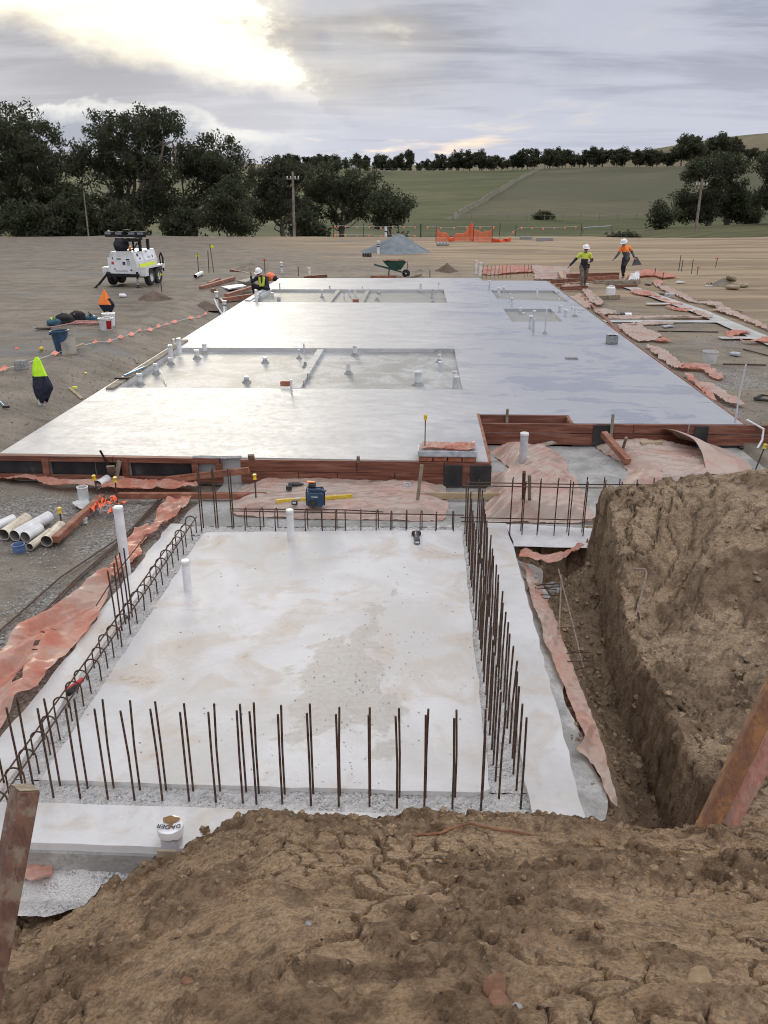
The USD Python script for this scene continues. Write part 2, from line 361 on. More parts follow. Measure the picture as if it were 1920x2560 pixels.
# wet power-floated slab
def slab():
    g = G(); p = g.pos(); x = g.add('separate_xyz', 'x', vector=p); y = g.add('separate_xyz', 'y', vector=p)
    st = g.map(p, (0.42, 0.60, 1.0)); w = g.noise(st, 1.0, 6.0, 0.58, 0.7); w2 = g.noise(g.map(p, (1.1, 2.4, 1), (7, 2, 0)), 1.0, 5.0, 0.55, 0.5)
    rings = g.add('wave_texture', 'fac', wave_type='rings', rings_direction='z', vector=g.map(p, (1, 1, 1), (0.5, -13.2, 0)), scale=0.9, distortion=5.0, detail=4.0, detail_scale=1.4)
    fine = g.noise(p, 9.0, 6.0, 0.6)
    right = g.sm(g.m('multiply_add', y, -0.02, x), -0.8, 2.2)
    wet = g.m('multiply', g.sm(g.m('multiply_add', w, 0.72, g.m('multiply', w2, 0.36)), 0.548, 0.612), right)
    wl = g.m('multiply', g.sm(g.m('multiply_add', w, 0.6, g.m('multiply', w2, 0.5)), 0.56, 0.70), g.sm(right, 1.0, 0.0, 0.0, 0.6))
    c = g.mix(g.sm(w2, 0.32, 0.68), (0.50, 0.495, 0.475), (0.62, 0.61, 0.585))
    c = g.mix(g.sm(rings, 0.3, 1.0, 0.0, 0.20), c, (0.40, 0.40, 0.39))
    c = g.mix(g.sm(fine, 0.4, 0.7, 0.0, 0.25), c, (0.36, 0.36, 0.36))
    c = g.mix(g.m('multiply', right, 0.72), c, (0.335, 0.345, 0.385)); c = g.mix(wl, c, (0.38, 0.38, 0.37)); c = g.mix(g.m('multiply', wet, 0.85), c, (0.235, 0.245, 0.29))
    r = g.m('subtract', g.m('multiply_add', fine, 0.25, 0.40), g.m('add', g.m('multiply_add', right, 0.10, g.m('multiply', wl, 0.16)), g.m('multiply', wet, 0.18)))
    b = g.add('bump', 'normal', height=g.m('multiply_add', w2, 1.0, g.m('multiply', fine, 0.10)), strength=0.10, distance=0.03)
    g.out('slab', base_color=c, roughness=r, normal=b, specular_ior_level=0.5)
slab()
def recess():
    g = G(); p = g.pos(); w = g.noise(p, 0.9, 7.0, 0.65, 0.6); f = g.noise(p, 12.0, 6.0, 0.65); y = g.add('separate_xyz', 'y', vector=p)
    c = g.mix(g.sm(w, 0.40, 0.60), (0.30, 0.30, 0.275), (0.50, 0.50, 0.485)); c = g.mix(g.sm(y, 24, 27, 0.0, 0.75), c, (0.27, 0.27, 0.235)); c = g.mix(g.sm(f, 0.4, 0.7, 0.0, 0.5), c, (0.25, 0.25, 0.235))
    b = g.add('bump', 'normal', height=f, strength=0.5, distance=0.02); g.out('recess', base_color=c, roughness=0.55, normal=b)
recess()
def lowslab():
    g = G(); p = g.pos(); w = g.noise(p, 0.75, 7.0, 0.6, 0.5); w2 = g.noise(g.map(p, (1, 1, 1), (4, 9, 0)), 1.7, 7.0, 0.62, 0.6); f = g.noise(p, 16.0, 6.0, 0.65)
    c = g.mix(g.sm(w, 0.36, 0.64), (0.58, 0.565, 0.535), (0.70, 0.695, 0.68))
    c = g.mix(g.sm(w2, 0.48, 0.66, 0.0, 0.8), c, (0.56, 0.495, 0.42))
    c = g.mix(g.m('multiply', g.sm(w2, 0.63, 0.74), g.sm(f, 0.45, 0.6)), c, (0.42, 0.29, 0.15))
    # damp patch in the middle: distance from its bent spine
    dx = g.m('subtract', g.add('separate_xyz', 'x', vector=p), g.m('multiply_add', g.add('separate_xyz', 'y', vector=p), 0.25, -2.36))
    dy = g.m('subtract', g.add('separate_xyz', 'y', vector=p), 6.75)
    rr = g.m('add', g.m('power', g.m('absolute', g.m('divide', dx, g.m('multiply_add', g.add('separate_xyz', 'y', vector=p), -0.17, 1.58))), 2.0), g.m('power', g.m('absolute', g.m('divide', dy, 1.30)), 2.2)); rr = g.m('sqrt', rr)
    d = g.m('add', rr, g.m('add', g.m('multiply', g.m('subtract', g.noise(p, 0.95, 7.0, 0.62, 0.5), 0.5), 3.6), g.m('multiply', g.m('subtract', g.noise(p, 3.2, 6.0, 0.6, 0.3), 0.5), 1.3)))
    damp = g.sm(d, 0.98, 0.80, 0.0, 0.75); c = g.mix(damp, c, g.mix(g.sm(f, 0.4, 0.62), (0.47, 0.44, 0.39), (0.41, 0.38, 0.335)))
    c = g.mix(g.sm(f, 0.52, 0.75, 0.0, 0.18), c, (0.36, 0.34, 0.31))
    sp = g.add('voronoi_texture', 'distance', vector=p, scale=7.0); rv = g.add('white_noise_texture', 'value', vector=g.add('voronoi_texture', 'position', vector=p, scale=7.0))
    c = g.mix(g.m('multiply', g.sm(sp, 0.10, 0.05), g.sm(rv, 0.7, 0.75)), c, (0.16, 0.14, 0.12))
    b = g.add('bump', 'normal', height=f, strength=0.25, distance=0.015); g.out('lowslab', base_color=c, roughness=g.m('multiply_add', damp, -0.2, 0.62), normal=b)
lowslab()
def aggregate():
    g = G(); p = g.pos(); cell = g.add('voronoi_texture', 'position', vector=p, scale=75.0, randomness=1.0); d = g.add('voronoi_texture', 'distance', vector=p, scale=75.0); rv = g.add('white_noise_texture', 'value', vector=cell)
    w = g.noise(p, 5.0, 6.0, 0.6)
    c = g.ramp(rv, [(0, (0.20, 0.195, 0.185)), (0.25, (0.42, 0.41, 0.385)), (0.7, (0.56, 0.545, 0.52)), (1, (0.64, 0.63, 0.61))]); c = g.mix(g.sm(w, 0.40, 0.62, 0.0, 0.85), c, (0.60, 0.585, 0.555))
    b = g.add('bump', 'normal', height=g.m('multiply', d, -1.0), strength=1.0, distance=0.012); g.out('aggregate', base_color=c, roughness=0.85, normal=b)
aggregate()
def footing():
    g = G(); p = g.pos(); w = g.noise(p, 1.6, 7.0, 0.65, 0.5); f = g.noise(p, 25.0, 5.0, 0.65)
    c = g.mix(g.sm(w, 0.38, 0.62), (0.30, 0.295, 0.27), (0.50, 0.49, 0.46)); c = g.mix(g.sm(f, 0.4, 0.7, 0.0, 0.5), c, (0.22, 0.21, 0.19))
    b = g.add('bump', 'normal', height=g.m('multiply_add', w, 1.0, g.m('multiply', f, 0.5)), strength=0.6, distance=0.03); g.out('footing', base_color=c, roughness=0.8, normal=b)
footing()
# orange plastic membrane, dulled by cement dust
def membrane(name, dusty, seed):
    g = G(); p = g.map(g.pos(), (1, 1, 1), (seed, 0, 0)); w = g.noise(p, 1.6, 7.0, 0.65, 0.6); f = g.noise(p, 22.0, 6.0, 0.65)
    c = g.mix(g.sm(w, 0.30, 0.72), (0.54, 0.185, 0.110), (0.62, 0.300, 0.215))
    d = g.sm(g.m('multiply_add', f, 0.45, g.m('multiply', w, 0.7)), 0.70-dusty*0.50, 0.95-dusty*0.28); c = g.mix(g.m('multiply', d, 0.86), c, (0.52, 0.455, 0.385))
    b = g.add('bump', 'normal', height=f, strength=0.25, distance=0.012)
    pr = g.add('principled_bsdf', 'BSDF', base_color=c, roughness=0.45, normal=b); tr = g.add('translucent_bsdf', 'BSDF', color=c)
    o = g.add('mix_closure', 'closure', fac=0.22, closure1=pr, closure2=tr)
    M[name] = usdkit.material(stage, '/World/Looks/'+name, g.N, g.L, surface=o)
membrane('membrane', 0.45, 0.0); membrane('membrane_dusty', 0.95, 5.0); membrane('membrane_clean', 0.0, 11.0)
mat('white_sheet', [(0.35, (0.50, 0.49, 0.47)), (0.6, (0.72, 0.71, 0.70))], 3.0, 0.4, 0.3, 14)
mat('form_timber', [(0.3, (0.095, 0.032, 0.019)), (0.5, (0.175, 0.060, 0.034)), (0.7, (0.29, 0.13, 0.085))], 3.0, 0.62, 0.3, 30, stretch=(0.6, 3, 6))
mat('timber_red', [(0.3, (0.17, 0.062, 0.034)), (0.55, (0.29, 0.115, 0.066)), (0.75, (0.42, 0.24, 0.165))], 5.0, 0.7, 0.35, 40, stretch=(1, 1, 2))
mat('timber_grey', [(0.3, (0.15, 0.115, 0.078)), (0.6, (0.30, 0.25, 0.18)), (0.75, (0.38, 0.34, 0.28))], 6.0, 0.8, 0.4, 40)
mat('timber_raw', [(0.3, (0.34, 0.25, 0.145)), (0.65, (0.46, 0.37, 0.235))], 6.0, 0.75, 0.3, 40)
def post_wood(name, a, b_, dirt):
    g = G(); o = g.add('texture_coordinate', 'object'); p = g.pos(); gr = g.noise(g.map(o, (30, 30, 1.6)), 1.0, 6.0, 0.65, 0.6); w = g.noise(p, 9.0, 7.0, 0.65, 0.5)
    c = g.mix(g.sm(gr, 0.35, 0.65), a, b_); c = g.mix(g.sm(w, 0.47, 0.62, 0.0, 0.85), c, dirt)
    c = g.mix(g.sm(gr, 0.30, 0.20, 0.0, 0.7), c, (0.03, 0.015, 0.01))
    b = g.add('bump', 'normal', height=g.m('multiply_add', gr, 0.7, g.m('multiply', w, 0.6)), strength=0.6, distance=0.008); g.out(name, base_color=c, roughness=0.68, normal=b)
post_wood('post_brown', (0.095, 0.050, 0.034), (0.165, 0.085, 0.055), (0.235, 0.185, 0.135))
post_wood('post_red', (0.185, 0.082, 0.034), (0.115, 0.052, 0.030), (0.27, 0.125, 0.040))
post_wood('post_pink', (0.30, 0.125, 0.085), (0.40, 0.21, 0.16), (0.24, 0.17, 0.13))
post_wood('post_top', (0.23, 0.185, 0.115), (0.33, 0.28, 0.19), (0.13, 0.095, 0.062))
mat('rebar', [(0.3, (0.036, 0.021, 0.015)), (0.55, (0.085, 0.047, 0.031)), (0.75, (0.15, 0.075, 0.042))], 30.0, 0.75, 0.6, 200, spec=0.4)
mat('rebar_dusty', [(0.3, (0.15, 0.11, 0.08)), (0.7, (0.30, 0.25, 0.20))], 20.0, 0.8, 0.3)
mat('black_ply', [(0.35, (0.012, 0.012, 0.013)), (0.6, (0.035, 0.034, 0.034)), (0.72, (0.13, 0.125, 0.12))], 3.0, 0.45, 0.2, 20)
mat('pvc_white', [(0.35, (0.60, 0.60, 0.58)), (0.6, (0.74, 0.74, 0.73))], 5.0, 0.35)
mat('pvc_cream', [(0.35, (0.42, 0.35, 0.24)), (0.6, (0.68, 0.62, 0.50))], 5.0, 0.45)
mat('pvc_grey', [(0.35, (0.42, 0.44, 0.46)), (0.6, (0.60, 0.61, 0.62))], 6.0, 0.4)
mat('pvc_inside', [(0.3, (0.16, 0.14, 0.115)), (0.7, (0.34, 0.31, 0.27))], 6.0, 0.6)
mat('pipe_dirty', [(0.4, (0.30, 0.30, 0.29)), (0.6, (0.58, 0.58, 0.57))], 14.0, 0.6)
mat('concrete_lump', [(0.35, (0.20, 0.20, 0.19)), (0.65, (0.36, 0.36, 0.34))], 20.0, 0.85, 0.5)
mat('blue_cap', [(0.4, (0.05, 0.10, 0.25)), (0.7, (0.16, 0.22, 0.36))], 14.0, 0.4)
mat('yellow_cap', [(0.4, (0.62, 0.40, 0.02)), (0.6, (0.74, 0.52, 0.05))], 20.0, 0.4)
mat('orange_flag', [(0.4, (0.85, 0.15, 0.06)), (0.6, (0.90, 0.24, 0.11))], 10.0, 0.5)
mat('faded_flag', [(0.4, (0.70, 0.22, 0.14)), (0.6, (0.78, 0.32, 0.22))], 10.0, 0.6)
mat('orange_cloth', [(0.4, (0.90, 0.20, 0.03)), (0.6, (0.95, 0.27, 0.05))], 12.0, 0.8, 0.3, 60)
mat('lime_cloth', [(0.4, (0.48, 0.85, 0.02)), (0.6, (0.58, 0.95, 0.04))], 12.0, 0.8, 0.3, 60)
mat('yellow_cloth', [(0.4, (0.50, 0.60, 0.05)), (0.6, (0.62, 0.70, 0.08))], 12.0, 0.8)
mat('navy_cloth', [(0.4, (0.010, 0.012, 0.022)), (0.6, (0.022, 0.026, 0.046))], 14.0, 0.85, 0.3, 60)
mat('black_cloth', [(0.4, (0.008, 0.008, 0.010)), (0.6, (0.02, 0.02, 0.022))], 14.0, 0.85)
mat('grey_cloth', [(0.4, (0.065, 0.068, 0.075)), (0.6, (0.10, 0.105, 0.11))], 14.0, 0.85)
mat('khaki_cloth', [(0.4, (0.12, 0.095, 0.07)), (0.6, (0.19, 0.155, 0.12))], 10.0, 0.85)
mat('boot', [(0.4, (0.10, 0.065, 0.04)), (0.6, (0.17, 0.12, 0.08))], 20.0, 0.8)
mat('skin', [(0.4, (0.30, 0.16, 0.11)), (0.6, (0.38, 0.21, 0.145))], 14.0, 0.5)
mat('white_paint', [(0.35, (0.56, 0.55, 0.52)), (0.65, (0.72, 0.71, 0.69))], 4.0, 0.35)
mat('white_plastic', [(0.35, (0.70, 0.70, 0.69)), (0.65, (0.80, 0.80, 0.80))], 6.0, 0.35)
mat('milky_plastic', [(0.35, (0.50, 0.50, 0.47)), (0.65, (0.66, 0.66, 0.64))], 6.0, 0.35)
mat('red_print', (0.55, 0.03, 0.03), 6.0, 0.4)
mat('black_rubber', [(0.4, (0.012, 0.012, 0.012)), (0.6, (0.035, 0.032, 0.030))], 20.0, 0.8)
mat('black_steel', [(0.4, (0.012, 0.012, 0.013)), (0.6, (0.03, 0.028, 0.026))], 12.0, 0.7, spec=.2)
mat('steel', [(0.4, (0.22, 0.22, 0.22)), (0.6, (0.42, 0.42, 0.42))], 12.0, 0.45, metallic=0.6)
mat('galv', [(0.4, (0.32, 0.34, 0.36)), (0.6, (0.48, 0.50, 0.52))], 9.0, 0.5)
mat('lamp_glass', (0.20, 0.21, 0.22), 6.0, 0.25)
mat('strip_concrete', [(0.35, (0.42, 0.415, 0.39)), (0.65, (0.56, 0.55, 0.52))], 2.0, 0.75, 0.3, 20)
mat('hivis_yellow', (0.78, 0.85, 0.04), 6.0, 0.5)
mat('amber', (0.75, 0.18, 0.02), 6.0, 0.3)
mat('blue_plastic', [(0.4, (0.018, 0.045, 0.085)), (0.6, (0.03, 0.07, 0.12))], 8.0, 0.4)
mat('teal_plastic', [(0.4, (0.02, 0.075, 0.10)), (0.6, (0.035, 0.11, 0.14))], 8.0, 0.4)
mat('blue_tool', [(0.4, (0.05, 0.20, 0.38)), (0.6, (0.10, 0.30, 0.48))], 8.0, 0.4)
mat('dark_plastic', [(0.4, (0.015, 0.016, 0.018)), (0.6, (0.04, 0.04, 0.043))], 14.0, 0.45)
mat('label_white', (0.62, 0.63, 0.64), 8.0, 0.5)
mat('level_yellow', [(0.4, (0.62, 0.42, 0.03)), (0.6, (0.72, 0.52, 0.06))], 12.0, 0.45)
mat('brick', [(0.4, (0.28, 0.095, 0.05)), (0.6, (0.38, 0.15, 0.09))], 16.0, 0.85, 0.4)
mat('green_paint', [(0.4, (0.012, 0.050, 0.038)), (0.6, (0.03, 0.085, 0.065))], 8.0, 0.5)
mat('rust', [(0.4, (0.16, 0.065, 0.03)), (0.6, (0.30, 0.14, 0.07))], 9.0, 0.8)
mat('sand_heap', [(0.35, (0.15, 0.125, 0.09)), (0.65, (0.235, 0.20, 0.15))], 3.0, 0.92, 0.7, 30, bdist=0.05)
mat('earth_heap', [(0.35, (0.085, 0.058, 0.038)), (0.65, (0.16, 0.115, 0.08))], 3.0, 0.92, 0.7, 20, bdist=0.08)
mat('blue_metal', [(0.35, (0.135, 0.155, 0.165)), (0.65, (0.205, 0.225, 0.235))], 2.0, 0.9, 0.8, 30, bdist=0.05)
mat('hessian', [(0.35, (0.27, 0.22, 0.14)), (0.65, (0.40, 0.335, 0.22))], 12.0, 0.9, 0.4, 80)
mat('net_orange', [(0.35, (0.80, 0.13, 0.04)), (0.65, (0.88, 0.20, 0.07))], 3.0, 0.6)
mat('rope_pink', [(0.4, (0.36, 0.16, 0.13)), (0.6, (0.50, 0.28, 0.23))], 30.0, 0.8)
mat('form_ply', [(0.4, (0.19, 0.165, 0.13)), (0.6, (0.29, 0.26, 0.21))], 4.0, 0.7, 0.3)
mat('pole_wood', [(0.4, (0.17, 0.135, 0.105)), (0.6, (0.27, 0.225, 0.18))], 3.0, 0.85)
mat('insulator', (0.65, 0.65, 0.62), 3.0, 0.3)
mat('bark', [(0.35, (0.11, 0.085, 0.065)), (0.65, (0.26, 0.215, 0.17))], 1.5, 0.9, 0.5, 12, bdist=0.1)
mat('dry_grass', [(0.35, (0.070, 0.066, 0.038)), (0.65, (0.125, 0.11, 0.066))], .5, .95)
mat('ink', (0.02, 0.02, 0.025), 3.0, 0.5)
mat('mud', [(0.4, (0.30, 0.165, 0.06)), (0.6, (0.20, 0.10, 0.04))], 12.0, 0.8, 0.5)
def foliage(name, a, b_, c3):
    g = G(); r = g.add('geometry', 'random_per_island'); w = g.noise(g.pos(), 0.35, 4.0, 0.6)
    c = g.mix(r, a, b_); c = g.mix(g.sm(w, 0.40, 0.66, 0.0, 0.7), c, c3)
    d = g.add('principled_bsdf', 'BSDF', base_color=c, roughness=0.6, specular_ior_level=0.3); t = g.add('translucent_bsdf', 'BSDF', color=c)
    M[name] = usdkit.material(stage, '/World/Looks/'+name, g.N, g.L, surface=g.add('mix_closure', 'closure', fac=0.25, closure1=d, closure2=t))
foliage('gum_leaf', (0.068, 0.078, 0.040), (0.145, 0.150, 0.084), (0.084, 0.086, 0.052))
foliage('gum_leaf_olive', (0.072, 0.078, 0.044), (0.140, 0.140, 0.084), (0.084, 0.086, 0.054))
foliage('pine_leaf', (0.024, 0.034, 0.018), (0.044, 0.056, 0.028), (0.030, 0.040, 0.022))
# ------------------------------------------------------------------ the ground: one height field
SL = 0.38                                    # top of the main slab; the near slab's top is z = 0
def crackfield(x, y, cell, seed, warp=0.35):
    """distance to the edges of warped cells, and the cell's own random number"""
    from scipy.spatial import cKDTree
    wx = (n2(x, y, 2.2/cell*0.35, seed, 4)-.5)*cell*warp*4; wy = (n2(x, y, 2.2/cell*0.35, seed+9, 4)-.5)*cell*warp*4
    X, Y = x+wx, y+wy
    x0, x1, y0, y1 = X.min()-cell*2, X.max()+cell*2, Y.min()-cell*2, Y.max()+cell*2
    r = np.random.default_rng(seed); gx, gy = np.meshgrid(np.arange(x0, x1, cell), np.arange(y0, y1, cell))
    P = np.c_[gx.ravel(), gy.ravel()]+r.uniform(-.45, .45, (gx.size, 2))*cell; val = r.random(len(P))
    d, i = cKDTree(P).query(np.c_[X.ravel(), Y.ravel()], k=2)
    e = (d[:, 1]**2-d[:, 0]**2)/(2*np.linalg.norm(P[i[:, 0]]-P[i[:, 1]], axis=1))
    return e.reshape(x.shape), val[i[:, 0]].reshape(x.shape), d[:, 0].reshape(x.shape)
def base_h(x, y):
    """the large form, without clods"""
    x, y = np.broadcast_arrays(np.asarray(x, float), np.asarray(y, float))
    und = (n2(x, y, 0.16, 3, 4)-.5)
    left = 0.06+0.44*sm(-x, 6.7, 8.7)+und*0.16*sm(-x, 7, 9)
    left = left*sm(y, 11.6, 13.4)-0.06*(1-sm(y, 11.6, 13.4))
    right = 0.07+und*0.14*sm(x, 6.5, 9)
    z = np.where(x < 0, left, right)
    far = sm(y, 39.8, 44)
    z = z*(1-far)+(0.28+und*0.35)*far
    mid = (x > -6.4) & (x < 5.7)
    inner = sm(y, 10.2, 10.6)*(y < 39)
    z = np.where(mid & (y < 40) & (y > 12.3), -0.10, z)
    # strip between the two slabs, and the gravel left of the near slab
    z = np.where(mid & (y <= 12.3), -0.07+und*0.04, z)
    # under the near slab, its trench on the right and the hole at its near left corner
    low = (x > -3.3) & (x < 1.1) & (y > 4.4) & (y < 10.3)
    z = np.where(low, -0.36, z)
    hole = sm(4.62-y, 0.0, 0.15)*sm(x, -3.4, -3.0)*sm(-x, -1.2, -1.1)
    z = z*(1-hole)-0.42*hole
    tr = sm(x, 1.0, 1.05)*sm(10.0-y, 0.0, 0.35)
    flr = 0.26+0.50*sm(x, 1.45, 2.0)*(1-0.55*sm(y, 7.4, 9.2)); z = z*(1-tr)-flr*tr
    # bank on the right: a steep cut face, then rough ground that climbs to a heap
    wob = (n2(x*0, y, 1.4, 21, 4)-.5)*0.22+(n2(x, y, 5.0, 22, 3)-.5)*0.10
    xx = x+wob
    up = sm(xx, 2.10, 2.20)
    crest = 0.15+0.80*sm(y+0.25*sm(x, 2.4, 4.5), 7.5, 9.0)+0.16*sm(x, 2.4, 4.2)*sm(y, 7, 9)+0.05*(x-2.3)+0.10*(n2(x, y, 0.9, 23, 4)-.5)
    crest = crest-0.42*sm(y, 8.3, 6.6)*sm(y, 5.0, 6.6)*sm(x, 4.2, 2.4)*0.35
    gully = np.exp(-((x-2.75-0.45*(y-8.2))/0.24)**2)*sm(y, 7.3, 7.9)*sm(y, 9.0, 8.4); crest = crest-0.26*gully
    fall = 1-sm(y+0.18*(x-2.6)*-0.55, 9.25, 10.15)
    talus = 0.42*sm(xx, 1.55, 2.15)*sm(y, 7.4, 9.0)*(1-sm(y, 9.7, 10.5))
    bz = np.where(x > 1.3, np.maximum(up*(crest+flr)-flr, talus-flr), -flr)
    bank = sm(x, 1.3, 1.4)*(y < 10.9)*sm(y, 3.5, 4.0)
    z = np.where(x > 1.3, z*(1-fall*bank)+bz*fall*bank, z)
    # the mound the picture is taken from
    toe = 4.76+0.04*np.sin(x*3.1)+(n2(x, y*0, 2.1, 31, 3)-.5)*0.12
    s = toe-y
    prof = np.where(s < 0, -1.0, 0.02+0.345*sm(s, -0.02, 0.46)+0.52*np.maximum(s-0.38, 0))
    side = 0.04*np.maximum(x-2.2, 0)
    s2 = (x+1.40)*0.775-(y-4.86)*0.632+(n2(x, y, 2.3, 33, 3)-.5)*0.16
    prof2 = np.where(s2 < 0, -1.0, -0.06+0.26*sm(s2, 0, 0.55)+0.62*np.maximum(s2-0.38, 0))
    mz = np.minimum(prof, prof2)-side
    mz = np.where(x > 1.15, np.maximum(mz, -2), mz)
    z = np.where(s > -0.02, np.maximum(z, mz), z)
    edge = sm(y, 77.5, 82.5); z = z*(1-edge)-4.0*edge
    return z
def grow(a, b, d0, k):
    out = [a]; d = d0
    while out[-1] < b: out.append(out[-1]+d); d *= k
    return out[1:]
xs = np.array(sorted([-v for v in grow(3.0, 130, 0.03, 1.035)]+list(np.arange(-3.0, 3.001, 0.0105))+grow(3.0, 130, 0.022, 1.032)))
ys = np.array(list(np.r_[np.arange(0.0, 1.6, 0.02), np.arange(1.6, 5.0, 0.0105), np.arange(5.0, 5.3, 0.0155)])+grow(5.3, 11.0, 0.02, 1.001)+grow(11.0, 84, 0.03, 1.03))
GX, GY = np.meshgrid(xs, ys, indexing='ij')
Z = base_h(GX, GY)
is_mound = np.zeros(Z.shape); MZ = Z > -0.30
near = GY < 11.0
earthy = near & (((GX > 1.32) & (GY < 10.9)) | ((GX > -3.6) & (GY < 4.75+0.0*GX)))
w = np.zeros_like(Z); w[earthy] = 1
ii = np.where(near.any(0))[0]; jx = np.where((xs > -4.2) & (xs < 7.5))[0]; sub = np.ix_(jx, ii)
x_, y_ = GX[sub], GY[sub]; ws = w[sub]
# clods and crust
loose = sm(n2(x_, y_*1.5, 1.7, 41, 6), 0.52, 0.60)
rimband = np.exp(-((y_-4.45)/0.30)**2)*sm(x_, -2.6, -1.6)*(1-sm(x_, 1.4, 2.0)); loose = np.clip(loose+rimband*1.1+0.8*sm(x_, 1.5, 1.7)*sm(-x_, -2.25, -2.05)*(y_ > 4.9)*(y_ < 9.8), 0, 1)
streak = np.exp(-((x_-0.34-0.15*(y_-3))/0.17)**2)*sm(y_, 4.2, 3.0)*1.1; loose = np.clip(loose+streak*(0.5+n2(x_, y_, 4, 43)), 0, 1)
e1, v1, d1 = crackfield(x_, y_, 0.16, 5, .5); e2, v2, d2 = crackfield(x_, y_, 0.065, 6, .5); e3, v3, d3 = crackfield(x_, y_, 0.40, 8, .42); e4, v4, d4 = crackfield(x_, y_, 0.21, 12, .42)
cl = np.sqrt(np.clip(1-(d1/0.12)**2, 0, 1))*v1**2*0.075*(v1 > .35)+np.sqrt(np.clip(1-(d2/0.045)**2, 0, 1))*v2*0.034
det = loose*cl+(1-loose)*(np.sqrt(np.clip(1-(d2/0.04)**2, 0, 1))*(v2 > 0.80)*0.014+np.sqrt(np.clip(1-(d1/0.09)**2, 0, 1))*(v1 > 0.93)*0.04)
e5, v5, d5 = crackfield(x_, y_, 0.032, 15, .5); det += np.sqrt(np.clip(1-(d5/0.022)**2, 0, 1))*v5**2*0.011*(0.5+loose)
det += (n2(x_, y_, 30, 56, 3)-.5)*0.014
det += (n2(x_, y_*1.4, 2.6, 44, 5)-.5)*0.11+(n2(x_, y_, 14, 45, 4)-.5)*(0.016+0.03*loose)+(n2(x_, y_*2.2, 6, 48, 3)-.5)*0.03
hard = np.clip(1-loose*1.3, 0, 1); cm_ = sm(n2(x_, y_, 1.1, 46, 3), 0.42, 0.52)
wv = np.clip(-0.55+3.0*n2(x_, y_, 4.2, 55, 3), 0.05, 1.7); det -= 0.11*np.clip(1-e3/(0.0155*wv), 0, 1)**.7*np.clip(hard+.3, 0, 1)*cm_+0.075*np.clip(1-e4/(0.0108*wv), 0, 1)**.7*hard*sm(n2(x_, y_, 1.3, 47, 3), 0.50, 0.58)
det -= 0.05*np.exp(-((y_-4.05-0.06*np.sin(x_*4)-(n2(x_, y_, 3, 49)-.5)*.12)/0.014)**2)*sm(x_, -0.2, 0.3)*sm(-x_, -1.35, -1.1)
gl_ = (n2(x_, y_, 9, 51, 4)-.5)
Zs = Z[sub]; Zs = Zs+ws*det*np.where(Zs < -0.3, 0.6, 1.0); Z[sub] = Zs
other = 1-w
Z += other*((n2(GX, GY, 0.8, 52, 5)-.5)*0.10*sm(np.abs(GX+0.4), 6.0, 7.2)+(n2(GX, GY, 7, 53, 4)-.5)*0.022)*(GY < 76)
lf = np.zeros_like(Z); lf[sub] = loose*ws
# crumbly overhang on the cut face: push the points sideways
PX = GX.copy(); face = ((GX > 1.85) & (GX < 2.5) & (GY > 4.8) & (GY < 9.6)); 
PX[sub] += np.where(face[sub], ((n2(x_, y_*0.7+Zs*5, 7, 61, 4)-.5)*0.16+(n2(y_*6, Zs*3, 5.0, 62, 4)-.5)*0.10), 0)
P3 = np.stack([PX, GY, Z], -1)
gravel = np.clip(sm(n2(GX, GY, 0.55, 71, 5), 0.36, 0.50)*(GX < -3.2)*(GX > -7.5)*sm(12.3-GY, 0.2, 1.4)+sm(n2(GX, GY, 0.4, 72, 5), 0.50, 0.60)*0.8*(GX > 5.8)*sm(30-GY, 0, 6)+0.8*((GX > -3.4) & (GX < -1.2) & (GY < 4.6) & (Z < -0.25)), 0, 1)
def cells(mask, name, material, extra):
    """the faces of the height field whose corners satisfy the mask, as one mesh"""
    n, m = Z.shape; idx = np.arange(n*m).reshape(n, m)
    a, b, c, d = (k[mask] for k in (idx[:-1, :-1], idx[1:, :-1], idx[1:, 1:], idx[:-1, 1:]))
    F = np.vstack([np.stack([a, b, c], 1), np.stack([a, c, d], 1)]); used_, inv = np.unique(F, return_inverse=True)
    p = numbered('/World/'+name); g = usdkit.mesh(stage, p, trimesh.Trimesh(P3.reshape(-1, 3)[used_], inv.reshape(-1, 3), process=False), M[material], smooth=True)
    for k, arr in extra.items():
        UsdGeom.PrimvarsAPI(g).CreatePrimvar(k, Sdf.ValueTypeNames.FloatArray, 'vertex').Set(Vt.FloatArray.FromNumpy(arr.ravel()[used_].astype(np.float32)))
    tag(g.GetPrim(), kind='structure')
cx, cy = (GX[:-1, :-1]+GX[1:, 1:])/2, (GY[:-1, :-1]+GY[1:, 1:])/2
bankm = (cx > 1.28) & (cx < 7.4) & (cy > 4.75) & (cy < 10.9)
moundm = (cy <= 4.75) & (cx > -4.0) & (cx < 7.4)
cells(moundm, 'earth_mound', 'mound_soil', {'loose': lf}); cells(bankm, 'earth_bank', 'bank_soil', {'loose': lf}); cells(~(bankm | moundm), 'ground', 'pad', {'gravel': gravel})
def hz(x, y): return float(base_h(np.array([x]), np.array([y]))[0])

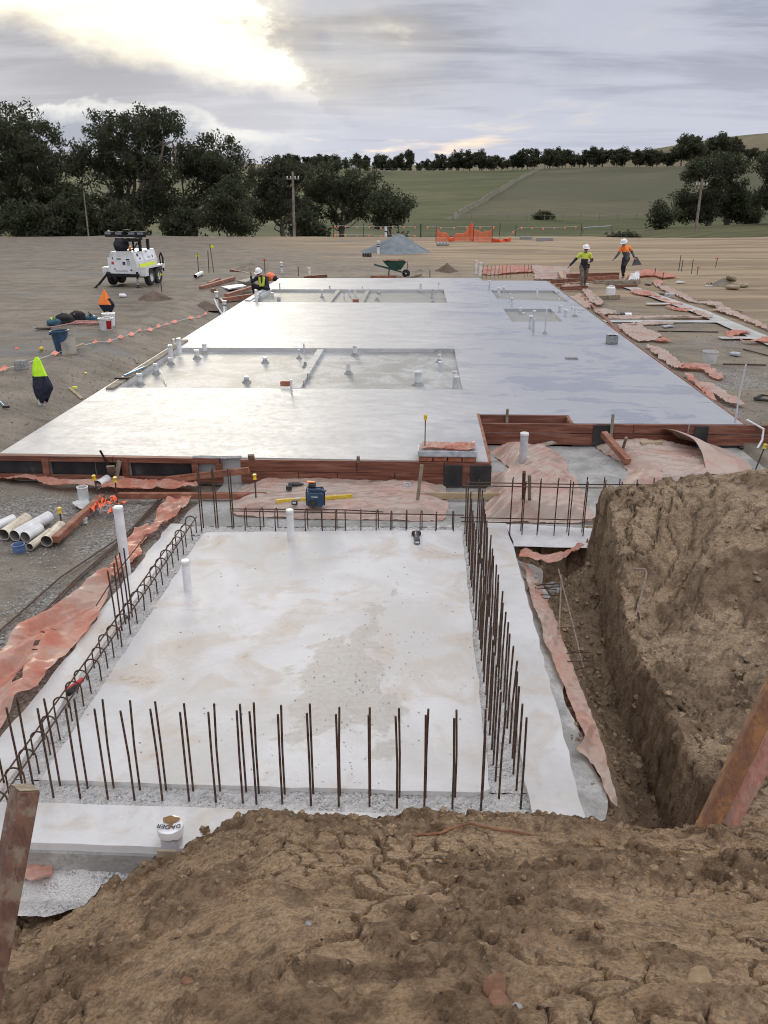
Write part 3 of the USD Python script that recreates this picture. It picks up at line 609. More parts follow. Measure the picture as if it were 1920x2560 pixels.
# ------------------------------------------------------------------ paddocks and hills beyond the pad
def hill_h(x, y):
    x, y = np.broadcast_arrays(np.asarray(x, float), np.asarray(y, float))
    und = n2(x, y, 0.012, 81, 4)-.5
    valley = -3.0+1.6*sm(x, 10, 60)*sm(170-y, 0, 60)
    valley = valley+2.3*sm(x, 18, 30)*sm(y, 150, 100)
    top = 14.3+2.2*sm(x, 20, 130)+6.0*sm(x, 140, 260)+1.4*und
    h = valley+(top+3.0)*np.clip((y-225)/295, 0, 1)**0.94
    flat = sm(y, 500, 560); h = h*(1-flat)+(top-1+(y-520)*0.004)*flat
    rr = 36*np.exp(-((x-420)/190)**2-((y-1000)/230)**2)+24*np.exp(-((x-150)/300)**2-((y-1400)/300)**2)+20*np.exp(-((x+330)/210)**2-((y-1250)/250)**2)
    return h+rr*sm(y, 560, 900)+und*3*sm(y, 90, 200)
hx = np.array(sorted([-v for v in grow(0, 1500, 4, 1.035)]+[0]+grow(0, 1500, 4, 1.035))); hy = np.array([74.0, 76]+grow(76, 2400, 3, 1.022))
HX, HY = np.meshgrid(hx, hy, indexing='ij'); HZ = hill_h(HX, HY)
# the diagonal fence line across the hillside splits two fields
dl = HX-(8.0+(HY-228)*0.206)
hm = gridmesh(np.stack([HX, HY, HZ], -1)); g_ = usdkit.mesh(stage, '/World/hills', hm, M['grass'], smooth=True)
for k, arr in (('field', sm(dl, -1, 1)*(HY > 230)*(HY < 540)), ('dry', np.clip(sm(HY, 505, 530)*0.8+sm(n2(HX, HY, 0.02, 83, 3), .55, .65)*0.25, 0, 1))):
    UsdGeom.PrimvarsAPI(g_).CreatePrimvar(k, Sdf.ValueTypeNames.FloatArray, 'vertex').Set(Vt.FloatArray.FromNumpy(np.asarray(arr, float).ravel().astype(np.float32)))
tag(g_.GetPrim(), kind='structure')

ty_ = np.linspace(226, 512, 140); tx_ = 8.0+(ty_-228)*0.206+(n2(ty_, ty_*0, .05, 84)-.5)*2
struct('grass_strip', gridmesh(np.stack([np.stack([tx_+o, ty_, hill_h(tx_+o, ty_)+h_*sm(ty_, 226, 250)*sm(-ty_, -512, -490)+(n2(tx_+o, ty_, .4, 85)-.5)*.3*(h_ > 0)*sm(ty_, 230, 250)], -1) for o, h_ in ((-1.5, -.3), (-.8, .6), (0, .9), (.8, .6), (1.5, -.3))], 1)), 'dry_grass')
ty_ = np.linspace(15, 330, 90); struct('grass_strip', gridmesh(np.stack([np.stack([ty_, 385+ty_*.05+o, hill_h(ty_, 385+ty_*.05+o)+h_], -1) for o, h_ in ((-2, -.3), (-.8, .8), (.8, .8), (2, -.3))], 1)[46:]), 'dry_grass')
# ------------------------------------------------------------------ slabs
outer = Polygon([(-6.55, 12.16), (1.07, 12.05), (1.07, 14.90), (2.74, 14.90), (2.74, 14.33), (5.72, 14.40), (5.64, 38.6), (2.80, 38.6), (2.72, 39.8), (-6.50, 39.25)])
rec = [Polygon([(-6.27, 16.75), (0.90, 16.90), (0.90, 21.55), (-6.27, 21.4)]), Polygon([(-6.10, 30.65), (0.98, 30.75), (0.95, 34.95), (-6.10, 34.8)]),
       Polygon([(2.87, 32.0), (5.45, 31.2), (5.40, 34.85), (2.87, 34.8)]), Polygon([(2.86, 26.3), (4.45, 26.35), (4.48, 29.3), (2.86, 29.25)])]
top = outer
for r in rec: top = top.difference(r)
def slab_mesh(poly, z0, z1, ch=0.012):
    a = prism(poly, z0, z1-ch); inn = poly.buffer(-ch, join_style='mitre'); b = prism(inn, z1-ch, z1); return cat_([a, b])
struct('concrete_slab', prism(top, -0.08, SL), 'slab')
for k, r in enumerate(rec): struct('slab_recess', prism(r, -0.09, SL-(0.10 if k < 2 else 0.085)), 'recess')
struct('recess_kerb', beam((-2.56, 17.0, SL-.07), (-2.56, 21.45, SL-.06), 0.17, 0.09), 'recess')
struct('recess_kerb', beam((-3.35, 30.8, SL-.07), (-3.35, 34.8, SL-.06), 0.15, 0.09), 'recess')
struct('recess_kerb', beam((-2.15, 30.8, SL-.07), (-2.15, 34.8, SL-.06), 0.15, 0.09), 'recess')
# near slab with the rough strip that waits for the wall, and its outer footing
xin = (-2.90, 0.60); yin = (5.08, 10.08)
inner = Polygon([(-2.87, 5.08), (0.59, 5.08), (0.60, 10.25), (-2.82, 10.02)])
def slabtop(poly, z, res=0.05, amp=0.004, seed=0):
    return patch(poly, res, lambda x, y: z+(n2(x, y, 1.3, seed, 4)-.5)*amp*2)
struct('near_slab', prism(rough_poly(list(inner.exterior.coords)[:-1], 0.012, 0.10, 4), -0.37, 0.0), 'lowslab')
ring = Polygon([(-3.16, 4.80), (0.87, 4.80), (0.90, 10.50), (-3.12, 10.30)]).difference(inner.buffer(-0.03))
def agg(poly, seed): return patch(poly, 0.022, lambda x, y: -0.035+(n2(x, y, 26, seed, 3)-.5)*0.05+(n2(x, y, 4, seed+1, 3)-.5)*0.02)
for q, sd in ((ring.intersection(Polygon([(-4, 4), (2, 4), (2, 5.12), (-4, 5.12)])), 1), (ring.intersection(Polygon([(.4, 5.12), (2, 5.12), (2, 11), (.4, 11)])), 2), (ring.intersection(Polygon([(-4, 5.12), (.4, 5.12), (.4, 10.0), (-4, 10.0)])), 3), (ring.intersection(Polygon([(-4, 10.0), (.4, 10.0), (.4, 11), (-4, 11)])), 4)):
    for gq in getattr(q, 'geoms', [q]):
        if gq.area > 0.05: struct('rough_concrete_strip', agg(gq, sd), 'aggregate')
struct('footing_concrete', prism(rough_poly([(0.86, 4.45), (1.25, 4.45), (1.24, 9.2), (1.20, 10.55), (0.88, 10.55)], 0.012, 0.09, 6), -0.37, 0.012), 'lowslab')
struct('footing_concrete', prism(rough_poly([(-3.2, 4.43), (-0.2, 4.40), (-0.2, 4.82), (-3.2, 4.82)], 0.008, 0.11, 7), -0.06, 0.008), 'lowslab'); struct('footing_concrete', prism([(-3.2, 4.40), (-0.2, 4.385), (-0.2, 4.8), (-3.2, 4.8)], -0.40, -0.055), 'footing')
struct('spilt_concrete', patch(rough_poly([(-3.1, 4.42), (-1.9, 4.42), (-2.1, 4.2), (-2.4, 4.08), (-3.0, 4.12)], .05, .1, 41), .025, lambda x, y: -.34+.5*np.maximum(y-4.22, 0)+.10*n2(x, y, 9, 41)), 'aggregate')
struct('footing_concrete', prism(rough_poly([(-3.42, 5.2), (-3.13, 4.9), (-3.10, 10.3), (-3.36, 10.35)], 0.03, 0.10, 8), -0.30, -0.012), 'lowslab')
struct('spilt_concrete', patch(rough_poly([(1.2, 5.0), (1.50, 5.0), (1.46, 6.2), (1.42, 7.2), (1.50, 8.4), (1.6, 9.6), (1.2, 9.6)], .06, .12, 31), .03, lambda x, y: np.interp(x, [1.2, 1.3, 1.6], [-.08, -.20, -.31])+.10*n2(x, y, 5, 31)), 'footing')
# footings between the two slabs
def blotch(poly, z, seed, amp=0.02): return patch(poly, 0.06, lambda x, y: z+(n2(x, y, 1.8, seed, 4)-.5)*amp*2)
struct('footing_concrete', blotch(rough_poly([(-3.3, 10.28), (1.0, 10.42), (6.4, 10.2), (6.6, 14.32), (1.1, 14.30), (1.1, 12.02), (-3.0, 12.08)], 0.05, 0.2, 9), -0.03, 9, 0.014), 'footing')
struct('footing_concrete', blotch(rough_poly([(1.24, 9.72), (2.5, 9.72), (3.4, 10.3), (1.2, 10.5)], 0.04, 0.12, 10), 0.004, 11, 0.02), 'white_sheet')
# strip footings of the wing on the right
def net(pts, wd, seed): return LineString(pts).buffer(wd/2, cap_style='flat', join_style='mitre')
fr = net([(9.15, 41.0), (9.75, 34.5), (10.05, 31.0), (10.15, 22.3)], 0.62, 1).union(net([(5.75, 28.35), (10.1, 28.45)], 0.5, 2)).union(net([(10.0, 33.0), (8.7, 33.0)], .45, 3)).union(net([(10.1, 25.2), (8.9, 25.2)], .4, 3))
struct('strip_footing', blotch(fr.buffer(0.0), 0.12, 13, 0.012), 'strip_concrete')
# ------------------------------------------------------------------ reinforcement
def bar(p, h, r=0.0085, lean=0.02, n=7):
    p = np.array(p, float); a = rnd.uniform(0, 2*PI); l = rnd.uniform(0, lean)*h
    pts = [p-(0, 0, 0.05), p+(0, 0, h*0.5), p+(math.cos(a)*l, math.sin(a)*l, h)]
    return tube(pts, r, n)
for z in [(-3.147, 4.920, -0.106), (-2.931, 4.920, -0.098), (-2.708, 4.920, -0.090), (-2.503, 4.920, -0.082), (-2.292, 4.920, -0.074), (-2.089, 4.920, -0.067), (-1.876, 4.920, -0.059), (-1.673, 4.920, -0.052), (-1.471, 4.920, -0.044), (-1.267, 4.920, -0.037), (-1.165, 4.920, -0.033)]+[(-0.970, 4.920, -0.026), (-0.755, 4.920, -0.018), (-0.547, 4.920, -0.010), (-0.318, 4.920, -0.002), (-0.114, 4.920, 0.006), (0.089, 4.920, 0.013), (0.296, 4.920, 0.021), (0.507, 4.920, 0.029)]:
    single('starter_bar', bar((z[0], 4.93, -.03), 0.80+rnd.uniform(-.012, .012)), 'rebar', 'rusty upright bar in the nearer front line, along the earth mound', 'rebar', 'front row starter bars, nearer line')
for z in [(-3.143, 5.030, -0.079), (-2.917, 5.030, -0.071), (-2.705, 5.030, -0.063), (-2.493, 5.030, -0.056), (-2.289, 5.030, -0.048), (-2.086, 5.030, -0.041), (-1.883, 5.030, -0.034), (-1.674, 5.030, -0.026), (-1.466, 5.030, -0.019), (-1.266, 5.030, -0.012), (-1.169, 5.030, -0.008)]+[(-0.971, 5.030, -0.049), (-0.753, 5.030, -0.041), (-0.549, 5.030, -0.033), (-0.320, 5.030, -0.025), (-0.098, 5.030, -0.017), (0.098, 5.030, -0.010), (0.320, 5.030, -0.002), (0.525, 5.030, 0.005)]:
    single('starter_bar', bar((z[0], 5.05, -.03), 0.79+rnd.uniform(-.012, .012)), 'rebar', 'rusty upright bar in the farther front line, against the near slab', 'rebar', 'front row starter bars, farther line')
for k in range(27):
    y = 5.06+k*0.197
    single('starter_bar', bar((0.648+rnd.uniform(-.008, .008), y, -.03), 0.80+rnd.uniform(-.015, .015)), 'rebar', 'rusty upright bar in the inner line of the long right row', 'rebar', 'right row starter bars, inner line')
    single('starter_bar', bar((0.795+rnd.uniform(-.008, .008), y-0.11, -.03), 0.79+rnd.uniform(-.015, .015)), 'rebar', 'rusty upright bar in the outer right line, next to the white footing', 'rebar', 'right row starter bars, outer line')
def hoop(w, h, r=0.0075, squash=1.0):
    pts = [(-w/2, 0, -.06), (-w/2, 0, h-w/2)]+[(-w/2*math.cos(t), 0, h-w/2+w/2*squash*math.sin(t)) for t in np.linspace(0, PI, 9)[1:-1]]+[(w/2, 0, h-w/2), (w/2, 0, -.06)]
    return tube(np.array(pts), r, 6)
yy_ = 4.72
while yy_ < 10.1:
    m = T(hoop(0.135, 0.225+rnd.uniform(-.01, .02)), -3.00+rnd.uniform(-.012, .012), yy_, -.03, rz=rnd.uniform(-.10, .10), ry=rnd.uniform(-.04, .04))
    single('rebar_hoop', m, 'rebar', 'rusty bent hoop bar standing in the left row beside the near slab', 'rebar hoop', 'left row of hoop bars'); yy_ += rnd.choice((0.205, 0.235, 0.245))
single('rebar_rail', tube([(-2.955, 4.5, .155), (-2.95, 6.5, .165), (-2.945, 8.2, .15), (-2.94, 10.15, .16)], .008, 6), 'rebar', 'long rusty bar threaded along the left hoops on the slab side', 'rebar')
single('rebar_rail', tube([(-3.05, 4.45, .16), (-3.055, 6.3, .155), (-3.045, 8.4, .165), (-3.04, 10.0, .155)], .008, 6), 'rebar', 'long rusty bar threaded along the left hoops on the gravel side', 'rebar')
for b_ in [(-3.004, 7.271, 0.000), (-3.029, 7.461, 0.000), (-3.027, 7.577, 0.000), (-3.020, 7.678, 0.000), (-3.007, 7.730, 0.000)]:
    single('starter_bar', bar((b_[0]-.02, b_[1], -.03), 0.80+rnd.uniform(-.03, .03), lean=.05), 'rebar', 'tall rusty bar in the cluster of five among the left hoops', 'rebar', 'cluster of tall bars in the left row')
single('rebar_tie', tube([(-3.06, 6.95, .52), (-3.05, 7.6, .60), (-3.03, 8.45, .62)], .007, 6), 'rebar', 'short level bar tied across the cluster of five tall left bars', 'rebar')
for b_ in [(-2.877, 10.131, 0.000), (-2.885, 10.260, 0.000), (-2.716, 10.268, 0.000), (-2.686, 10.269, 0.000), (-2.489, 10.245, 0.000), (-2.473, 10.278, 0.000)]:
    single('starter_bar', bar((b_[0], b_[1], -.03), 0.84+rnd.uniform(-.03, .03), lean=.03), 'rebar', 'tall rusty starter bar at the far left corner of the near slab', 'rebar', 'corner starter bars')
for x_z in [(-2.302, 10.200, 0.008), (-2.084, 10.200, 0.012), (-1.886, 10.200, 0.016), (-1.683, 10.200, 0.019), (-1.481, 10.200, 0.023), (-1.272, 10.200, 0.026), (-1.080, 10.200, 0.030), (-0.957, 10.200, 0.032), (-0.748, 10.200, 0.036), (-0.528, 10.200, 0.039), (-0.340, 10.200, 0.043), (-0.137, 10.200, 0.046), (0.058, 10.200, 0.050), (0.259, 10.200, 0.053), (0.483, 10.200, 0.057)]:
    m = T(hoop(0.13, 0.285+rnd.uniform(-.01, .012)), x_z[0], 10.26, -.03, rz=PI/2+rnd.uniform(-.2, .2), ry=0)
    single('rebar_hoop', m, 'rebar', 'rusty bent hoop bar in the back row between near slab and pink plastic', 'rebar hoop', 'back row of hoop bars')
single('rebar_rail', tube([(-2.45, 10.21, .235), (-1.2, 10.215, .23), (.62, 10.22, .222)], .008, 6), 'rebar', 'level rusty bar along the near side of the back hoop row', 'rebar')
single('rebar_rail', tube([(-2.5, 10.31, .225), (-1.0, 10.315, .235), (-.45, 10.31, .215)], .008, 6), 'rebar', 'shorter level rusty bar along the far side of the back hoop row', 'rebar')
# mesh of upright and level bars on the right, behind the heap
for x_z in [(1.223, 10.100, -0.013), (1.383, 10.100, -0.010), (1.579, 10.100, -0.007), (1.800, 10.100, -0.003), (1.991, 10.100, 0.001), (2.179, 10.100, 0.004), (2.398, 10.100, 0.008), (2.605, 10.100, 0.012), (2.811, 10.100, 0.016), (3.029, 10.100, 0.019), (3.223, 10.100, 0.023), (3.428, 10.100, 0.027)]:
    single('starter_bar', bar((x_z[0], 10.10, -.02), 0.78+rnd.uniform(-.02, .03), r=.0075, lean=.015), 'rebar', 'upright bar of the near line in the bar fence behind the earth heap', 'rebar', 'bar fence uprights, near line')
    single('starter_bar', bar((x_z[0]+rnd.uniform(.0, .03), 10.24, -.02), 0.77+rnd.uniform(-.02, .03), r=.0075, lean=.015), 'rebar', 'upright bar of the far line in the bar fence behind the earth heap', 'rebar', 'bar fence uprights, far line')
for (yq, zq, wh) in ((10.085, .685, 'near upper'), (10.255, .67, 'far upper'), (10.085, .185, 'near lower'), (10.255, .175, 'far lower')):
    single('rebar_rail', tube([(.58, yq, zq), (2.0, yq, zq-.008), (3.9, yq, zq+.01)], .0075, 6), 'rebar', 'level rusty bar, the %s rail of the bar fence behind the heap' % wh, 'rebar')

# steel pegs with yellow caps
def capped_peg(base, h, label, lean=(0, 0), r=.011):
    t = thing('capped_peg', label, 'capped steel peg', base)
    topp = np.array((lean[0], lean[1], h)); d = topp/np.linalg.norm(topp)
    part(t, 'peg', tube([-d*.08, topp], r, 8), 'rebar')
    c = lathe([(0, 0), (.026, 0), (.028, .006), (.024, .012), (.022, .052), (.029, .056), (.029, .074), (.024, .080), (0, .080)], 14)
    R, U, D = frame_of(d); X = np.eye(4); X[:3, 0], X[:3, 1], X[:3, 2], X[:3, 3] = U, -R, D, topp-d*.045
    if np.linalg.det(X[:3, :3]) < 0: X[:3, 0] *= -1
    c.apply_transform(X); part(t, 'cap', c, 'yellow_cap')
capped_peg((-4.648, 11.157, 0.050), .30, 'steel peg with yellow cap between red bunting and white pipe offcut', (-.03, 0))
capped_peg((-4.367, 11.134, 0.000), .33, 'steel peg with yellow cap at the end of the long level timber', (0, .01))
capped_peg((-4.742, 10.059, 0.000), .27, 'steel peg with yellow cap standing behind the cut pipes')
capped_peg((-2.311, 11.065, 0.000), .42, 'yellow-capped peg in front of the leaning grey board, left of the blue radio', (-.01, .03))
capped_peg((0.106, 12.146, 0.380), .66, 'tall thin yellow-capped peg standing on the main slab edge', (0, 0), .008)
capped_peg((5.437, 12.927, 0.000), .42, 'tilted yellow-capped peg at the right picture edge by the curled plastic', (.09, 0))

# ------------------------------------------------------------------ formwork round the main slab
fx = lambda px_list: [v[0] for v in px_list]
t = thing('formwork', 'left formwork run of red rails, studs and black panels before the main slab', 'formwork')
part(t, 'top_rail', cat_([beam((-6.9, 12.10, .335), (-4.72, 12.09, .335), .10, .085), beam((-4.71, 12.09, .335), (-3.05, 12.07, .335), .10, .085)]), 'form_timber')
part(t, 'bottom_rail', beam((-6.9, 12.07, .03), (-3.05, 12.04, .03), .07, .085), 'form_timber')
for a_, b_ in ((-6.9, -5.83), (-5.73, -5.04), (-5.03, -4.60), (-4.47, -3.49), (-3.38, -3.08), (-3.03, -2.73)):
    part(t, 'plywood_panel', beam((a_+.003, 12.125, .17), (b_-.003, 12.12, .17), .018, .25), 'black_ply')
for xk in (-5.78, -4.53, -3.43, -3.06):
    part(t, 'stud', beam((xk, 12.035, -.02), (xk, 12.035, .345 if xk != -3.06 else .30), .10, .06), 'form_timber')
part(t, 'cement_spill', patch(rough_poly([(-3.49, 12.03), (-2.72, 12.03), (-2.72, 12.16), (-3.49, 12.16)], .02, .06, 5), .02, lambda x, y: .379+.012*n2(x, y, 14, 3)), 'concrete_lump')
t = thing('formwork', 'middle formwork run of two stacked red planks before the main slab', 'formwork')
for a_, b_, zc_, hh in ((-2.72, -.93, .285, .185), (-.925, .40, .285, .185), (.405, 1.10, .285, .185), (-2.72, -1.83, .095, .185), (-1.825, -1.23, .095, .18), (-1.225, -.35, .095, .185), (-.345, 1.10, .095, .185)):
    part(t, 'plank', beam((a_+.003, 12.02+rnd.uniform(-.006, .006), zc_), (b_-.003, 12.02+rnd.uniform(-.006, .006), zc_), .045, hh), 'form_timber')
for a_, b_ in ((.40, .68), (.80, 1.12)):
    part(t, 'plywood_panel', beam((a_, 11.985, .175), (b_, 11.985, .175), .018, .33), 'black_ply')
t = thing('formwork', 'short formwork side of pale boards at the step in the main slab', 'formwork')
part(t, 'plank', beam((1.095, 12.06, .285), (1.095, 14.92, .285), .05, .20), 'timber_red'); part(t, 'plank', beam((1.105, 12.06, .09), (1.10, 14.25, .09), .045, .18), 'form_timber')
t = thing('formwork', 'boxed formwork of red planks around the notch in the main slab', 'formwork')
for zc_ in (.285, .10): part(t, 'plank', beam((1.13, 14.875, zc_), (2.72, 14.875, zc_), .045, .18), 'form_timber')
for zc_ in (.29, .10): part(t, 'plank', beam((2.72, 14.34, zc_), (2.72, 14.85, zc_), .05, .185), 'timber_red')
part(t, 'stud', beam((1.62, 14.83, 0), (1.62, 14.83, .50), .05, .04), 'timber_grey')
t = thing('formwork', 'right formwork run of long red planks ending at the right picture edge', 'formwork')
for a_, b_, zc_, hh in ((1.13, 3.12, .295, .165), (3.13, 3.78, .30, .165), (3.785, 7.2, .305, .165), (1.13, 3.12, .10, .20), (3.13, 4.6, .11, .19), (4.605, 7.2, .11, .19)):
    part(t, 'plank', beam((a_, 14.285+.02*(a_-1)/6+rnd.uniform(-.004, .004), zc_), (b_-.004, 14.285+.02*(b_-1)/6, zc_), .045, hh), 'form_timber')
for a_, b_ in ((3.08, 3.37), (4.84, 5.08)): part(t, 'plywood_panel', beam((a_, 14.255, .19), (b_, 14.262, .19), .016, .36), 'black_ply')
part(t, 'stud', beam((3.39, 14.22, 0), (3.39, 14.22, .58), .05, .035), 'timber_grey')
single('fill_concrete', blotch(rough_poly([(1.15, 14.33), (2.7, 14.33), (2.7, 14.85), (1.15, 14.85)], .01, .1, 2), .13, 5, .03), 'concrete_lump', 'rough grey fill inside the boxed notch of the main slab', 'concrete')
# edge boards along the right and left of the main slab
t = thing('edge_board', 'long pale formwork board along the right edge of the main slab', 'formwork board')
part(t, 'plank', beam((5.775, 14.35, .30), (5.76, 20.5, .31), .045, .14), 'timber_red'); part(t, 'plank', beam((5.76, 20.51, .31), (5.74, 26.0, .31), .045, .14), 'timber_red'); part(t, 'plank', beam((5.74, 26.01, .31), (5.70, 38.6, .31), .045, .14), 'timber_grey')
single('long_timber', beam((6.16, 26.2, .10), (6.60, 35.0, .14), .10, .08), 'timber_red', 'long weathered timber lying beside the far right slab edge, on pink plastic', 'timber')
t = thing('edge_board', 'grey board on the left edge of the near recess in the main slab', 'formwork board')
part(t, 'plank', beam((-6.36, 16.55, .40), (-6.36, 22.4, .40), .17, .045), 'timber_grey')
single('edge_board', beam((-6.33, 30.9, .40), (-6.33, 35.2, .40), .2, .04), 'galv', 'grey board at the left edge of the far recess beside the crouching worker', 'formwork board')
# stakes and props round the front formwork
def stake(a, b, w, h, m, label, cat='timber stake'): single('timber_stake', beam(a, b, w, h), m, label, cat)
stake((-4.720, 12.088, 0.000), ((-4.890, 12.579, 0.000)[0]+.02, 11.98, .50), .035, .03, 'black_steel', 'dark steel stake rising above the left formwork rail', 'stake')
stake((-4.674, 11.908, 0.000), (-4.586, 11.980, 0.341), .13, .025, 'timber_grey', 'wide grey board leaning on the left formwork', 'board')
stake((-4.773, 12.123, 0.000), (-4.670, 11.800, 0.311), .12, .025, 'timber_grey', 'shorter grey board leaning left against the formwork', 'board')
stake((-2.609, 12.388, 0.000), (-2.530, 11.930, 0.480), .10, .03, 'timber_grey', 'grey board standing tilted at the joint of the two front formwork runs', 'board')
stake((-0.927, 12.281, 0.000), (-0.900, 11.940, 0.470), .05, .035, 'timber_grey', 'grey stake standing at the middle of the red plank formwork')
stake((-0.001, 11.149, 0.000), (0.060, 11.150, 0.610), .05, .035, 'timber_grey', 'dark stake leaning before the pale plank, right of the radio')
stake((3.555, 13.979, 0.000), (3.447, 13.400, 0.395), .045, .035, 'timber_grey', 'short dark stake leaning beside the sloping red timber')
stake((1.531, 11.264, 0.000), (1.405, 10.450, 0.759), .045, .035, 'rebar', 'dark stake beside the bar fence, left of its pair')
stake((1.616, 11.207, 0.000), (1.479, 10.450, 0.720), .045, .03, 'timber_grey', 'grey stake beside the bar fence, right of its pair')
def timber(a, b, w, h, m, label): single('timber_beam', beam(a, b, w, h), m, label, 'timber')
timber((*(-4.635, 9.589, 0.000)[:2], .045), (*(-4.588, 11.149, 0.000)[:2], .055), .09, .09, 'timber_red', 'red-brown timber lying between the cut pipes and the red bunting')
timber((*(-4.381, 11.236, 0.000)[:2], .045), (*(-2.208, 11.327, 0.000)[:2], .045), .075, .09, 'timber_red', 'long level red timber left of the blue radio')
timber((*(-3.879, 11.956, 0.000)[:2], .05), (-2.534, 11.750, 0.291), .05, .10, 'timber_red', 'red timber propped up against the grey board at the front formwork')
timber((*(-0.266, 11.410, 0.000)[:2], .05), (*(2.173, 11.470, 0.000)[:2], .05), .045, .10, 'timber_raw', 'pale raw plank on edge behind the back hoop row')
timber((*(-0.903, 12.345, 0.000)[:2], .09), (*(0.467, 12.439, 0.000)[:2], .09), .05, .09, 'timber_red', 'red plank lying along the foot of the middle formwork')
timber((3.208, 14.000, 0.288), (*(3.454, 13.154, 0.000)[:2], .06), .11, .10, 'timber_red', 'thick red timber sloping from the right formwork down to the plastic')
timber((*(1.903, 13.670, 0.080)[:2], .12), (*(2.365, 13.945, 0.080)[:2], .14), .12, .03, 'timber_grey', 'grey board scrap lying on pink plastic right of the capped pipe')
timber((*(3.829, 13.885, 0.100)[:2], .14), (*(4.200, 13.957, 0.100)[:2], .14), .09, .09, 'timber_raw', 'short pale block of timber on the right pink plastic')
timber((*(-1.151, 12.098, 0.000)[:2], .03), (*(-0.571, 12.183, 0.000)[:2], .04), .10, .02, 'timber_grey', 'dark plank scrap, far one of the three on the dusty plastic')
timber((*(-1.133, 11.804, 0.000)[:2], .03), (*(-0.781, 11.885, 0.000)[:2], .03), .10, .03, 'timber_grey', 'dark plank scrap, near one of the three on the dusty plastic')
timber((*(-0.801, 11.851, 0.000)[:2], .05), (*(-0.471, 12.170, 0.000)[:2], .06), .06, .04, 'timber_grey', 'dark plank scrap lying aslant, right one of three on the dusty plastic')
timber((3.127, 9.300, 1.019), (3.736, 9.600, 1.035), .12, .035, 'timber_grey', 'weathered plank lying along the top of the earth heap')
# the two posts in the foreground corners
t = thing('timber_post', 'leaning square timber post with a sawn top in the lower left corner', 'timber post')
pb = beam((-2.02, 2.20, .05), (-1.802, 3.050, 1.648), .118, .10, roll=.55, ch=.006)
part(t, 'shaft', pb, 'post_brown')
tq = np.array((-1.802, 3.050, 1.648)); dq = tq-np.array((-2.02, 2.20, .05)); dq /= np.linalg.norm(dq)
part(t, 'sawn_end', beam(tq+dq*.0005, tq+dq*.006, .112, .094, roll=.55, ch=.003), 'post_top')
for (m_, a_, b_, lb, ww) in (('post_red', (2.008, 4.450, 0.505), (2.436, 4.850, 1.222), 'leaning orange-brown timber, left one of the pair in the lower right', .125), ('post_pink', (2.162, 4.520, 0.451), (2.538, 4.850, 0.958), 'leaning dusty pink timber, right one of the pair in the lower right', .125)):
    t = thing('timber_post', lb, 'timber post')
    a_ = np.array(a_); b_ = np.array(b_); d_ = b_-a_; part(t, 'shaft', beam(a_-d_*.25, a_+d_*1.5, ww, .075, roll=-.75), m_)
# ------------------------------------------------------------------ plastic membranes
def wrinkle(seed, amp, along=0.0, sc=1.0):
    ca, sa = math.cos(along), math.sin(along)
    def f(x, y):
        u, v = x*ca+y*sa, -x*sa+y*ca
        w1 = n2(u*.32, v*3.4, 1.3*sc, seed, 4); w2 = n2(u*0.45, v*2.6, 3.6*sc, seed+3, 4); w3 = n2(u, v, 9*sc, seed+5, 3)
        w4 = n2(u*1.3+2*w1, v*1.6, 5.5*sc, seed+7, 3)
        ridge = (1-np.abs(2*w1-1))**6*0.50+(1-np.abs(2*w2-1))**7*0.32+(1-np.abs(2*w4-1))**9*0.20+(w3-.5)*0.10
        return amp*ridge
    return f
def membrane_sheet(pts, z, amp, material, label, seed, along=0.0, res=0.035, lift=None, jag=0.02, sc=1.0, name='plastic_sheet', cat='plastic sheet', gap=None):
    poly = rough_poly(pts, jag, 0.13, seed).buffer(.03).buffer(-.03)
    if gap: poly = poly.difference(rough_poly(gap, .03, .08, seed+1))
    wr = wrinkle(seed, amp, along, sc)
    def zf(x, y):
        zz_ = z(x, y) if callable(z) else np.full_like(x, z)
        h = zz_+wr(x, y)+0.008
        if lift is not None: h = h+lift(x, y)
        return h
    return single(name, patch(poly, res, zf), material, label, cat, smooth=50)
bh = lambda x, y: base_h(x, y)+0.03
# along the left side of the near slab
def edge_lift(pts, amount, width):
    ls = LineString([p[:2] for p in pts])
    def f(x, y):
        d = shapely.distance(shapely.points(x, y), ls); return amount*np.exp(-(d/width)**2)
    return f
Lf = [(-3.497, 8.492, 0.000), (-3.635, 8.547, 0.000), (-3.706, 7.984, 0.000), (-3.812, 7.577, 0.000), (-3.994, 7.213, 0.000), (-3.939, 6.730, 0.000), (-3.929, 6.435, 0.000)]
membrane_sheet([(-3.497, 8.492, 0.000), (-3.635, 8.547, 0.000), (-3.706, 7.984, 0.000), (-3.812, 7.577, 0.000), (-3.994, 7.213, 0.000), (-3.939, 6.730, 0.000), (-3.929, 6.435, 0.000), (-3.433, 5.354, 0.000), (-3.451, 5.626, 0.000), (-3.470, 5.920, 0.000), (-3.409, 6.279, 0.000), (-3.398, 6.698, 0.000), (-3.390, 7.056, 0.000), (-3.370, 7.414, 0.000), (-3.366, 7.715, 0.000)], -0.0, .06, 'membrane', 'big folded orange plastic sheet beside the left hoops in the near left', 31, along=1.05, lift=edge_lift(Lf+[(-3.683, 7.119, 0.000), (-3.607, 6.662, 0.000), (-3.538, 6.249, 0.000), (-3.485, 6.012, 0.000)], .13, .11), sc=.8, res=.03, gap=[(-3.692, 7.466, 0.000), (-3.742, 7.334, 0.000), (-3.719, 7.057, 0.000), (-3.653, 6.632, 0.000), (-3.598, 6.149, 0.000), (-3.525, 6.128, 0.000), (-3.585, 6.528, 0.000), (-3.622, 6.800, 0.000), (-3.680, 7.150, 0.000)])
